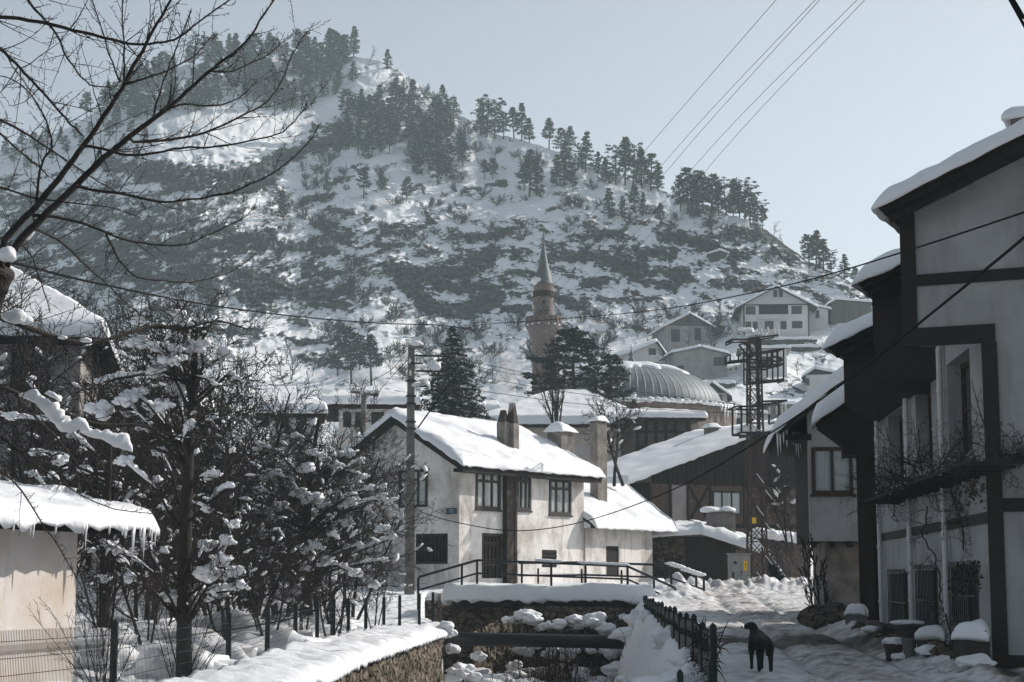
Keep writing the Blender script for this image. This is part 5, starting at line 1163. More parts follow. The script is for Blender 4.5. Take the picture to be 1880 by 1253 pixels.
m = MB(); snow_slab(m, A_, B_, C_, D_, 0.21, rnd=0.30, over=0.08, soft=(0, 1, 1, 0), step=0.07, seed=61, amp=0.08, rag=0.20, drop=0.05); snow_slab(m, C_ + Vector((0, 0, 0)), ln(2.6, 5.6, zE_ - 0.1), ln(-9, 5.6, zE_ - 0.1), D_, 0.28, soft=(0, 1, 0, 0), step=0.25, seed=62); m.build('roof_snow', 'snow', LN, smooth=True)
ri = random.Random(8)
for k, t in enumerate((-3.05, -2.6, -2.52, -1.9, -1.1, -1.02, -0.3, 0.12, 0.2, 0.24, 0.46, 0.5, 0.71, 0.8, 0.84, 1.03, 1.1, 1.22)):
    L = ri.choice((0.06, 0.1, 0.14, 0.22, 0.3, 0.42, 0.5)) * (0.8 if t < 0.1 else 1.1); p = ln(t, -0.80, zE_ - 0.20)
    MB().tube([p + Vector((0, 0, 0.12)), p - Vector((0, 0, L * 0.35)), p - Vector((0, 0, L))], [0.026, 0.015, 0.002], 5).build('icicle', 'ice', lr, smooth=True)

def roof_house(name, label, cat, Y, ang, wall, eave, ridge, dep, wmat, th=0.3, over=0.5, wins=(), base=None, group=None, rmat='boards', trim=None):
    """hipped / plain house: wall = (x0, x1), eave = py at the middle, ridge = (x0, x1, py); front slope and back slope, snow on top"""
    xm = (wall[0] + wall[1]) / 2; fr = Frame((P3(wall[0], eave, Y).x, Y), ang)
    s1 = fr.at(wall[1], eave)[0]; ze = fr.at(xm, eave)[1]; zr = fr.at((ridge[0] + ridge[1]) / 2, ridge[2], dep / 2)[1]
    r0, r1 = fr.at(ridge[0], ridge[2], dep / 2)[0], fr.at(ridge[1], ridge[2], dep / 2)[0]
    zb = base if base is not None else gz(fr.W(s1 / 2, 0, 0).x, Y) - 0.5
    t = thing(name, label, cat, fr.W(s1 / 2, dep / 2, zb + 0.4), group)
    holes = [fr.rect(*w[:4]) for w in wins]
    m = MB(); wall_holes(m, fr, 0, s1, zb, ze, 0, 0.25, holes); m.box(fr, 0, 0.2, 0.26, dep, zb, ze); m.box(fr, s1 - 0.2, s1, 0.26, dep, zb, ze); m.box(fr, 0.21, s1 - 0.21, dep - 0.2, dep, zb, ze); m.build('wall', wmat, t)
    if holes: MB().box(fr, 0.22, s1 - 0.22, 0.4, 0.45, zb, ze).build('dark_backing', 'dark_room', t)
    for h in holes: window(t, fr, h[0], h[1], h[2], h[3], 0.04, 0.09, 2, 1, 0.06, 'window_frame')
    a, b, c, d = fr.W(-over, -over, ze), fr.W(s1 + over, -over, ze), fr.W(r1, dep / 2, zr), fr.W(r0, dep / 2, zr); c2, d2 = fr.W(s1 + over, dep + over, ze), fr.W(-over, dep + over, ze)
    m = MB(); m.plate(a, b, c, d, 0.14); m.plate(c2, d2, d, c, 0.14); m.plate(b, c2, c, c + Vector((0, 0, -0.001)), 0.14); m.plate(d2, a, d, d + Vector((0, 0, -0.001)), 0.14)
    m.box(fr, -over + 0.1, s1 + over - 0.1, -over + 0.04, -0.01, ze - 0.28, ze - 0.15); m.build('roof', rmat, t)
    e = Vector((0.02, 0, 0)); m = MB(); stp = max(0.15, (b - a).length / 60)
    snow_slab(m, a, b, c, d, th, rnd=0.35, over=0.08, soft=(0, 0, 1, 0), step=stp, seed=Y, amp=0.06); snow_slab(m, b, c2, c + e, c, th, rnd=0.35, over=0.08, soft=(0, 0, 1, 0), step=stp, seed=Y + 1, amp=0.06)
    snow_slab(m, d2, a, d, d - e, th, rnd=0.35, over=0.08, soft=(0, 0, 1, 0), step=stp, seed=Y + 2, amp=0.06); snow_slab(m, c2, d2, d, c, th, rnd=0.35, over=0.08, soft=(0, 0, 1, 0), step=stp, seed=Y + 3, amp=0.06)
    m.build('roof_snow', 'snow', t, smooth=True); return t, fr, s1, ze, zr
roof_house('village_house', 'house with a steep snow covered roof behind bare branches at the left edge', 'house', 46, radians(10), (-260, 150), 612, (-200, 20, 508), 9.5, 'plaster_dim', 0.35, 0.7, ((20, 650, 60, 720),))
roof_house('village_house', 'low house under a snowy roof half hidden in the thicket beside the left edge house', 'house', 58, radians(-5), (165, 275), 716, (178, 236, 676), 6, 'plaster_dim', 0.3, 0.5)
roof_house('village_house', 'small pale house with curved snow roof half hidden by thicket twigs', 'house', 88, radians(8), (495, 575), 757, (470, 540, 722), 7, 'plaster_far', 0.35, 0.7, ((508, 765, 530, 795), (545, 765, 562, 795)))
roof_house('village_house', 'pale house with dark windows under low snow roof left of the tall utility pole', 'house', 97, radians(4), (622, 738), 742, (662, 690, 720), 9, 'plaster_far', 0.35, 1.0, ((630, 757, 645, 785), (652, 757, 672, 785), (682, 757, 705, 785), (712, 757, 730, 785)))
# ================================================================ town behind
t_, fr_, s1_, ze_, zr_ = roof_house('public_hall', 'wide hall under one broad white snow roof below the minaret', 'hall', 118, radians(-2), (900, 1158), 778, (1012, 1075, 727), 15, 'plaster_left', 0.45, 1.0)
t_, fr_, s1_, ze_, zr_ = roof_house('brick_house', 'brown brick infilled timber house under a snow edged roof in front of the domed bath', 'house', 112, radians(6), (1166, 1268), 766, (1176, 1212, 758), 9, 'brick_dark', 0.3, 0.9)
m = MB()
for x in (1170, 1186, 1204, 1222, 1240, 1262): s = fr_.at(x, 780)[0]; m.box(fr_, s - 0.09, s + 0.09, -0.05, 0.01, ze_ - 3.2, ze_ - 0.3)
for dz in (0.9, 1.9): m.box(fr_, 0, s1_, -0.04, 0.01, ze_ - dz - 0.14, ze_ - dz)
m.build('timber_frame', 'timber', t_)
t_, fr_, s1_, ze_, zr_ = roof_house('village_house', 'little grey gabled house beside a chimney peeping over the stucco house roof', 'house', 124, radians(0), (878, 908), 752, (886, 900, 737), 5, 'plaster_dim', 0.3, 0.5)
m = MB(); s, z = fr_.at(874, 752); m.box(fr_, s - 0.55, s + 0.55, -2, -1, z - 4, z + 0.1); cb = m.build('chimney', 'concrete', t_); m = MB(); m.blob(fr_.W(s, -1.5, z + 0.2), 0.6, 0.2, 2, 3, (1.2, 1, 0.5)); m.build('snow_cap', 'snow', cb, smooth=True)
# domed bath house
DY = 140.0; dc = P3(1160, 761, DY); dR = 165 / F * DY; dH = (761 - 673) / F * DY; wR = 190 / F * DY
DB = thing('domed_bath_house', 'old stone bath house with broad lead dome half covered in snow', 'bath house', (dc.x, DY, dc.z - 6))
m = MB(); zlo = P3(1165, 800, DY).z - dc.z - 4; m.lathe((dc.x, DY, dc.z), [(wR, zlo), (wR, 0.0), (wR + 0.15, 0.02), (wR + 0.15, 0.25), (dR - 0.2, 0.4)], 16, pi / 16); m.build('drum', 'ashlar', DB)
m = MB(); prof = []
for k in range(19):
    a = (k / 18) * pi / 2; prof.append((dR * cos(a) + 0.01, 0.41 + (dH - 0.4) * sin(a) ** 0.95))
m.lathe((dc.x, DY, dc.z), prof, 64); m.build('dome', 'lead', DB, smooth=True)
m = MB()
for k in range(72):
    t = 2 * pi * k / 72; m.tube([Vector((dc.x + r * cos(t), DY + r * sin(t), dc.z + z + 0.015)) for r, z in prof[:16]], 0.022, 4, False)
m.build('seam', 'lead_seam', DB)
m = MB(); nA, nR = 96, 22; vs = []
for j in range(nR + 1):
    for i in range(nA):
        t = 2 * pi * i / nA; lim = 0.54 + 0.26 * fbm(cos(t) * 2, sin(t) * 2, 3, 71) + 0.34 * max(0, cos(t - radians(160))) ** 1.0 
        lim = min(1.0, lim); f = j / nR; r = dR * lim * f; a = math.acos(min(1, r / dR)); z = 0.41 + (dH - 0.4) * sin(a) ** 0.95 if r < dR else 0.41
        vs.append((dc.x + r * cos(t), DY + r * sin(t), dc.z + z + (0.30 * sqrt(max(0, 1 - f ** 4)) + 0.02 if f < 1 else -0.05) * (1 + 0.4 * n3((r * cos(t), r * sin(t), 0), 0.8))))
fs = [(j * nA + i, j * nA + (i + 1) % nA, (j + 1) * nA + (i + 1) % nA, (j + 1) * nA + i) for j in range(nR) for i in range(nA)]
m.add(vs, [f[::-1] for f in fs]); 
for k in range(90):
    t = 2 * pi * k / 90; m.blob((dc.x + (wR - 0.15) * cos(t), DY + (wR - 0.15) * sin(t), dc.z + 0.32), 0.42, 0.35, k, 1, (1.2, 1.2, 0.6))
m.build('dome_snow', 'snow', DB, smooth=True)
m = MB(); m.lathe((dc.x, DY, dc.z + dH), [(0.25, 0.2), (0.3, 0.5), (0.12, 0.8), (0.2, 1.0), (0.06, 1.3), (0.01, 1.9)], 10); m.build('finial', 'lead_spire', DB, smooth=True)
for k in range(7):
    a = radians(-20 - k * 3.2); p = Vector((dc.x + (wR + 0.2) * cos(a), DY + (wR + 0.2) * sin(a), dc.z + 0.2)); L = (1.2, 0.8, 1.5, 0.6, 1.1, 0.9, 0.5)[k]
    MB().tube([p, p - Vector((0, 0, L * 0.5)), p - Vector((0, 0, L))], [0.13, 0.08, 0.01], 5).build('icicle', 'ice', DB, smooth=True)
# minaret
MY = 150.0; mc = P3(998, 600, MY); mp = MY / F
def mz(y): return P3(998, y, MY).z
MN = thing('minaret', 'slender brick minaret with grey conical spire and one balcony', 'minaret', (mc.x, MY, mz(740) - 6))
m = MB(); m.lathe((mc.x, MY, 0), [(22 * mp, mz(740) - 6), (21.5 * mp, mz(626)), (23 * mp, mz(622)), (27 * mp, mz(614)), (31 * mp, mz(606)), (33 * mp, mz(602)), (33 * mp, mz(600)), (18.5 * mp, mz(599.5)), (18.5 * mp, mz(526)), (20 * mp, mz(525.5)), (20 * mp, mz(523.5)), (5 * mp, mz(523))], 28); m.build('shaft', 'brick', MN, smooth=False)
m = MB(); n = 18
for k in range(n):
    t = 2 * pi * k / n; m.box(Frame((mc.x + 32.5 * mp * cos(t), MY + 32.5 * mp * sin(t)), t + pi / 2), -0.10, 0.10, -0.08, 0.08, mz(600), mz(584))
    t2 = 2 * pi * (k + 0.5) / n; L = 32 * mp * sin(pi / n); m.box(Frame((mc.x + 31.6 * mp * cos(t2), MY + 31.6 * mp * sin(t2)), t2 + pi / 2), -L + 0.06, L - 0.06, -0.03, 0.03, mz(599.8), mz(586))
m.lathe((mc.x, MY, 0), [(31 * mp, mz(585.5)), (33.8 * mp, mz(585)), (33.8 * mp, mz(583)), (31 * mp, mz(582.5))], 24); m.build('balcony_parapet', 'brick', MN)
for k in range(16):
    t = 2 * pi * k / 16
    for (r, y0, y1, w) in ((19.2, 547, 536, 0.16), (18.9, 560, 554, 0.13))[:1 if k % 4 else 2]:
        m = MB(); m.box(Frame((mc.x + r * mp * cos(t), MY + r * mp * sin(t)), t + pi / 2), -w, w, -0.03, 0.05, mz(y0), mz(y1)); m.build('niche_shade', 'soil', MN)  # dark raised block, the shade of a recess put into its colour
m = MB(); m.lathe((mc.x, MY, 0), [(20.5 * mp, mz(522.8)), (17 * mp, mz(518)), (10 * mp, mz(490)), (4.5 * mp, mz(463)), (1.6 * mp, mz(446)), (0.6 * mp, mz(444))], 20); m.build('spire', 'lead_spire', MN, smooth=False)
m = MB(); m.lathe((mc.x, MY, 0), [(0.06, mz(446)), (0.05, mz(442)), (0.16, mz(439)), (0.05, mz(436)), (0.12, mz(433)), (0.03, mz(431)), (0.03, mz(425))], 8); m.build('finial', 'lead_spire', MN)
m = MB(); m.blob((mc.x - 12 * mp, MY - 10 * mp, mz(518)), 0.42, 0.2, 3, 2, (1.3, 1, 0.9)); m.build('snow_cap', 'snow', MN, smooth=True); m = MB()
for k in range(14): t = 2 * pi * k / 14; m.blob((mc.x + 27 * mp * cos(t), MY + 27 * mp * sin(t), mz(598)), 0.3, 0.3, k, 2, (1, 1, 0.6))
m.build('snow_cap', 'snow', MN, smooth=True)
for t in (-1.9, -1.2): m = MB(); m.lathe((mc.x + 22 * mp * cos(t), MY + 22 * mp * sin(t), mz(580)), [(0.06, 0), (0.06, 0.3), (0.25, 0.35), (0.25, 0.55), (0.05, 0.6)], 10); m.build('loudspeaker', 'bin_grey', MN)
# ================================================================ houses on the hill
def gable_house(name, label, x0, x1, yb, ye, xp, yp, ang, dep, wmat, gmat, wins=(), over=0.6, th=0.28, balcony=None, fence_=False, dY=0.0):
    Yb = hill_pt((x0 + x1) / 2, yb).y + dY; fr = Frame((P3(x0, yb, Yb).x, Yb), ang)
    s1 = fr.at(x1, ye)[0]; zb = fr.at(x0, yb)[1]; ze = fr.at((x0 + x1) / 2, ye)[1]; sp, zp = fr.at(xp, yp)
    t = thing(name, label, 'house', fr.W(s1 / 2, dep / 2, zb))
    holes = [fr.rect(*w) for w in wins]; hb_ = [fr.rect(*balcony)] if balcony else []
    gw = [h for h in holes if h[3] > ze]; hw = [h for h in holes if h[3] <= ze]
    m = MB(); wall_holes(m, fr, 0, s1, zb - 2.5, ze, 0, 0.25, hw + hb_); m.box(fr, 0, 0.25, 0.26, dep, zb - 2.5, ze); m.box(fr, s1 - 0.25, s1, 0.26, dep, zb - 2.5, ze); m.box(fr, 0.26, s1 - 0.26, dep - 0.25, dep, zb - 2.5, ze); m.build('wall', wmat, t)
    MB().box(fr, 0.27, s1 - 0.27, 1.2 if balcony else 0.4, 1.3 if balcony else 0.45, zb - 2, ze - 0.01).build('dark_backing', 'dark_room', t)
    m = MB(); m.prism([fr.W(0, 0.0, ze + 0.003), fr.W(s1, 0.0, ze + 0.003), fr.W(sp, 0.0, zp)], fr.n.to_3d() * 0.2); m.build('gable', gmat, t); m = MB(); m.prism([fr.W(0, dep - 0.2, ze + 0.003), fr.W(s1, dep - 0.2, ze + 0.003), fr.W(sp, dep - 0.2, zp)], fr.n.to_3d() * 0.2); m.build('gable', gmat, t)
    for h in hw: window(t, fr, h[0], h[1], h[2], h[3], 0.05, 0.10, 2, 1, 0.07, 'window_frame')
    for h in gw: window(t, fr, h[0], h[1], h[2], h[3], 0.0, 0.10, 2, 1, 0.07, 'window_frame')
    if balcony:
        h = hb_[0]; m = MB(); m.box(fr, h[0] - 0.1, h[1] + 0.1, -0.35, -0.25, h[2] - 0.5, h[2] + 0.15); m.box(fr, h[0] - 0.1, h[1] + 0.1, -0.25, -0.003, h[2] - 0.5, h[2] - 0.35); m.build('balcony_parapet', wmat, t)
        m = MB(); [m.box(fr, lerp(h[0], h[1], k / 4) - 0.06, lerp(h[0], h[1], k / 4) + 0.06, 0.05, 0.17, h[2], h[3]) for k in range(5)]; m.build('balcony_post', 'window_frame', t)
    sl_, sr_ = (zp - ze) / sp, (zp - ze) / (s1 - sp); o = over
    L0, R0_, T0 = (-o, ze - o * sl_ + 0.08), (s1 + o, ze - o * sr_ + 0.08), (sp, zp + 0.1)
    m = MB(); m.plate(fr.W(L0[0], -o, L0[1]), fr.W(T0[0], -o, T0[1]), fr.W(T0[0], dep + o, T0[1]), fr.W(L0[0], dep + o, L0[1]), 0.14); m.plate(fr.W(T0[0], -o, T0[1]), fr.W(R0_[0], -o, R0_[1]), fr.W(R0_[0], dep + o, R0_[1]), fr.W(T0[0], dep + o, T0[1]), 0.14); m.build('roof', 'boards', t)
    m = MB(); stp = 0.3
    snow_slab(m, fr.W(L0[0], -o, L0[1]), fr.W(T0[0], -o, T0[1]), fr.W(T0[0], dep + o, T0[1]), fr.W(L0[0], dep + o, L0[1]), th, 0.3, 0.06, soft=(1, 0, 1, 1), step=stp, seed=x0); snow_slab(m, fr.W(T0[0], -o, T0[1]), fr.W(R0_[0], -o, R0_[1]), fr.W(R0_[0], dep + o, R0_[1]), fr.W(T0[0], dep + o, T0[1]), th, 0.3, 0.06, soft=(0, 1, 1, 1), step=stp, seed=x1); m.build('roof_snow', 'snow', t, smooth=True)
    return t, fr, s1, zb, ze
t_, fr_, s1_, zb_, ze_ = gable_house('hillside_house', 'large white two storey hillside house with boarded gable and dark recessed balcony', 1366, 1484, 619, 559, 1424, 528, radians(-4), 11, 'plaster_far', 'pipe_white',
  ((1369, 563, 1387, 578), (1453, 562, 1472, 577), (1369, 591, 1379, 605), (1382, 591, 1391, 605), (1404, 590, 1420, 605), (1433, 590, 1444, 605), (1454, 590, 1473, 603), (1420, 533, 1427, 546), (1430, 533, 1437, 546)), 1.2, 0.3, (1393, 559, 1447, 580))
m = MB(); m.box(fr_, -0.08, 0.14, -0.05, 0.0, zb_, ze_); m.box(fr_, s1_ - 0.1, s1_ + 0.06, -0.05, 0.0, zb_, ze_); m.box(fr_, -0.1, s1_ + 0.1, -0.08, 0.0, ze_ - 0.15, ze_); m.build('trim', 'window_frame', t_)
gable_house('hillside_house', 'white annex with one window joined to the right of the large hillside house', 1486, 1520, 606, 568, 1494, 562, radians(-4), 6, 'plaster_far', 'plaster_far', ((1497, 570, 1504, 585),), 0.5)
gable_house('hillside_house', 'grey weathered gabled barn left of the large white hillside house', 1223, 1306, 640, 599, 1265, 577, radians(8), 9, 'plaster_dim', 'boards_grey', ((1232, 605, 1248, 628), (1275, 603, 1287, 625), (1261, 584, 1269, 593)), 0.6)
gable_house('hillside_house', 'white gabled house with brown timber trim above the dome', 1166, 1216, 690, 645, 1203, 628, radians(20), 10, 'plaster_far', 'plaster_far', ((1191, 640, 1204, 652), (1198, 666, 1216, 680)), 0.7)
gable_house('hillside_house', 'long low hillside house with snow along its roof above the right side of the dome', 1238, 1330, 700, 648, 1285, 638, radians(6), 8, 'plaster_dim', 'plaster_dim', ((1243, 672, 1256, 690), (1310, 656, 1335, 672)), 0.5)
gable_house('hillside_house', 'brown boarded gable house with dark front just right of the dome', 1290, 1334, 752, 722, 1307, 703, radians(-8), 7, 'plaster_dim', 'boards', ((1312, 725, 1326, 744),), 0.6)
gable_house('hillside_house', 'small white cottage under snow just above the roof slope of the whitewashed house', 1480, 1545, 716, 688, 1496, 678, radians(-12), 7, 'plaster_far', 'boards', ((1480, 695, 1486, 708),), 0.5)
gable_house('hillside_house', 'tiny stone hut standing alone on the upper slope above the large hillside house', 1303, 1336, 479, 466, 1322, 461, radians(0), 4, 'rubble', 'rubble', ((1312, 470, 1318, 478),), 0.3)
gable_house('hillside_house', 'dark boarded barn with snow on its long roof right of the white annex', 1526, 1600, 592, 556, 1534, 551, radians(0), 9, 'boards_grey', 'boards_grey', (), 0.5)
def flat_house(name, label, x0, x1, yb, yt, ang, dep, wmat, wins):
    Yb = hill_pt((x0 + x1) / 2, yb).y; fr = Frame((P3(x0, yb, Yb).x, Yb), ang); s1 = fr.at(x1, yt)[0]; zb = fr.at(x0, yb)[1]; zt = fr.at((x0 + x1) / 2, yt)[1]
    t = thing(name, label, 'house', fr.W(s1 / 2, dep / 2, zb)); holes = [fr.rect(*w) for w in wins]
    m = MB(); wall_holes(m, fr, 0, s1, zb - 2, zt, 0, 0.25, holes); m.box(fr, 0, 0.25, 0.26, dep, zb - 2, zt); m.box(fr, s1 - 0.25, s1, 0.26, dep, zb - 2, zt); m.build('wall', wmat, t); MB().box(fr, 0.26, s1 - 0.26, 0.4, 0.5, zb - 1, zt - 0.02).build('dark_backing', 'dark_room', t)
    for h in holes: window(t, fr, h[0], h[1], h[2], h[3], 0.05, 0.1, 2, 1, 0.07)
    MB().box(fr, -0.5, s1 + 0.5, -0.6, dep, zt + 0.002, zt + 0.2).build('roof', 'concrete', t); m = MB(); snow_slab(m, fr.W(-0.5, -0.6, zt + 0.2), fr.W(s1 + 0.5, -0.6, zt + 0.2), fr.W(s1 + 0.5, dep, zt + 0.2), fr.W(-0.5, dep, zt + 0.2), 0.3, 0.3, 0.08, step=0.3, seed=x0); m.build('roof_snow', 'snow', t, smooth=True)
    return t
flat_house('flat_roofed_house', 'pale flat roofed house with a snow slab behind the top of the pylon', 1362, 1444, 690, 642, radians(-6), 7, 'plaster_far', ((1395, 655, 1415, 675), (1425, 655, 1436, 672)))
flat_house('flat_roofed_house', 'small pale flat roofed house with icicles between the dome and the pylon', 1346, 1400, 792, 762, radians(0), 6, 'plaster_far', ((1352, 768, 1362, 785), (1372, 768, 1384, 785)))
flat_house('flat_roofed_house', 'low shed with metal front standing in snow right of the pylon', 1415, 1455, 770, 745, radians(0), 5, 'concrete', ((1422, 750, 1430, 762), (1438, 750, 1446, 762)))
# garden wall and terrace below the large house
for nm, lb, x0, x1, y0, y1 in (('garden_wall', 'stone terrace wall under snow in front of the large hillside house', 1366, 1500, 622, 630), ('garden_wall', 'low stone terrace wall on the slope right of the flat roofed house', 1450, 1530, 636, 644), ('garden_wall', 'long stone terrace wall below the long low hillside house', 1230, 1350, 702, 718)):
    Yb = hill_pt((x0 + x1) / 2, y1).y - 0.5; a, b, c = P3(x0, y1, Yb), P3(x1, y1, Yb), P3(x0, y0, Yb); t = thing(nm, lb, 'wall', (a + b) / 2)
    m = MB(); m.box(None, a.x, b.x, Yb, Yb + 0.7, a.z - 1.5, c.z); m.build('wall', 'rubble', t); m = MB(); snow_slab(m, (a.x, Yb, c.z), (b.x, Yb, c.z), (b.x, Yb + 1.0, c.z), (a.x, Yb + 1.0, c.z), 0.3, 0.3, 0.1, step=0.3, seed=x0, rag=0.2); m.build('wall_snow', 'snow', t, smooth=True)
# ================================================================ trees and shrubs
def rdir(rng):
    while True:
        v = Vector((rng.uniform(-1, 1), rng.uniform(-1, 1), rng.uniform(-1, 1)))
        if 0.05 < v.length < 1: return v.normalized()
def grow(mb, rng, p, d, L, r, lvl, P, pts=None):
    """one branch and its children; P: dict of per-level settings"""
    n = max(3, min(9, int(L / P['seg'][lvl]))); q = Vector(p); d = Vector(d).normalized(); path = [q.copy()]; dirs = [d.copy()]
    for k in range(n):
        d = (d + rdir(rng) * P['wob'][lvl] + Vector((0, 0, P['up'][lvl]))).normalized(); q = q + d * (L / n); path.append(q.copy()); dirs.append(d.copy())
    rad = [max(P['rmin'], r * (1 - 0.75 * k / n)) for k in range(n + 1)]
    mb.tube(path, rad, P['sides'][lvl], False)
    if pts is not None:
        for a, b, c in zip(path, dirs, rad): pts.append((a, b, c, lvl))
    if lvl + 1 < len(P['seg']):
        nc = P['nch'][lvl]; nc = int(nc * rng.uniform(0.75, 1.25) + 0.5)
        for k in range(nc):
            t = P['t0'][lvl] + (1 - P['t0'][lvl]) * (k + rng.random()) / nc; f = min(t * n, n - 1e-3); i = int(f)
            b = path[i].lerp(path[i + 1], f - i); dd = dirs[i]; s = dd.cross(rdir(rng))
            if s.length < 1e-3: continue
            s.normalize(); a = P['ang'][lvl] * rng.uniform(0.7, 1.3); nd = dd * cos(a) + s * sin(a)
            grow(mb, rng, b, nd, L * P['lr'][lvl] * rng.uniform(0.6, 1.15) * (1.0 - 0.45 * t), max(P['rmin'], rad[i] * P['rr'][lvl]), lvl + 1, P, pts)
PT = dict(seg=[0.8, 0.5, 0.35, 0.25], wob=[0.10, 0.18, 0.22, 0.25], up=[0.02, 0.05, 0.04, 0.02], nch=[8, 7, 6, 0], t0=[0.25, 0.15, 0.1, 0], ang=[0.75, 0.8, 0.85, 0.8], lr=[0.55, 0.55, 0.55, 0.5], rr=[0.55, 0.55, 0.6, 0.6], sides=[6, 4, 3, 3], rmin=0.006)
def snow_bits(mb, rng, pts, n, r0, r1, lvl_min=1, zmin=-99):
    c = [p for p in pts if p[3] >= lvl_min and abs(p[1].z) < 0.8 and p[0].z > zmin]
    for p, d, r, l in rng.sample(c, min(n, len(c))):
        s = rng.uniform(r0, r1) * rng.random() ** 0.5; i0 = len(mb.v); el = rng.uniform(1.3, 3.2); s *= 1.15 / sqrt(el / 1.6); mb.blob((0, 0, 0), s, 0.4, rng.random() * 40, 2, (el, 1.0, 0.6), 1.9)
        q = d.normalized(); s_ = Vector((-q.y, q.x, 0)); s_ = s_.normalized() if s_.length > 1e-4 else Vector((0, 1, 0)); u_ = q.cross(s_); c = p + Vector((0, 0, s * 0.3 + r))
        for i in range(i0, len(mb.v)): v = mb.v[i]; mb.v[i] = tuple(c + q * v[0] + s_ * v[1] + u_ * (abs(v[2]) if False else v[2]))
# ---- big bare tree at the left edge, close to the camera
NT = thing('bare_tree', 'big leafless tree reaching across the upper left corner with snowy lower boughs', 'tree', P3(-170, 1430, 15.5))
rng = random.Random(11); trunk = MB(); limbs = MB(); twigs = MB()
tp = [P3(-170, 1470, 15.5), P3(-130, 1100, 15.4), P3(-70, 740, 15.2), P3(-25, 545, 15.0), P3(6, 492, 15.0)]
def wavy(pts, rad, n, amp, mb, sides):
    q, r = [], []
    for k in range(len(pts) - 1):
        for j in range(n): t = j / n; q.append(pts[k].lerp(pts[k + 1], t) + rdir(rng) * amp * rng.random()); r.append(lerp(rad[k], rad[k + 1], t) * rng.uniform(0.93, 1.07))
    q.append(pts[-1]); r.append(rad[-1]); mb.tube(q, r, sides)
wavy(tp, [0.30, 0.24, 0.19, 0.145, 0.115], 7, 0.02, trunk, 14)
wavy([P3(-90, 850, 15.25), P3(-118, 500, 15.3), P3(-135, 200, 15.2), P3(-150, -100, 15.1), P3(-160, -330, 15.1)], [0.17, 0.12, 0.09, 0.06, 0.02], 7, 0.015, trunk, 10); trunk.build('trunk', 'bark', NT, smooth=True)
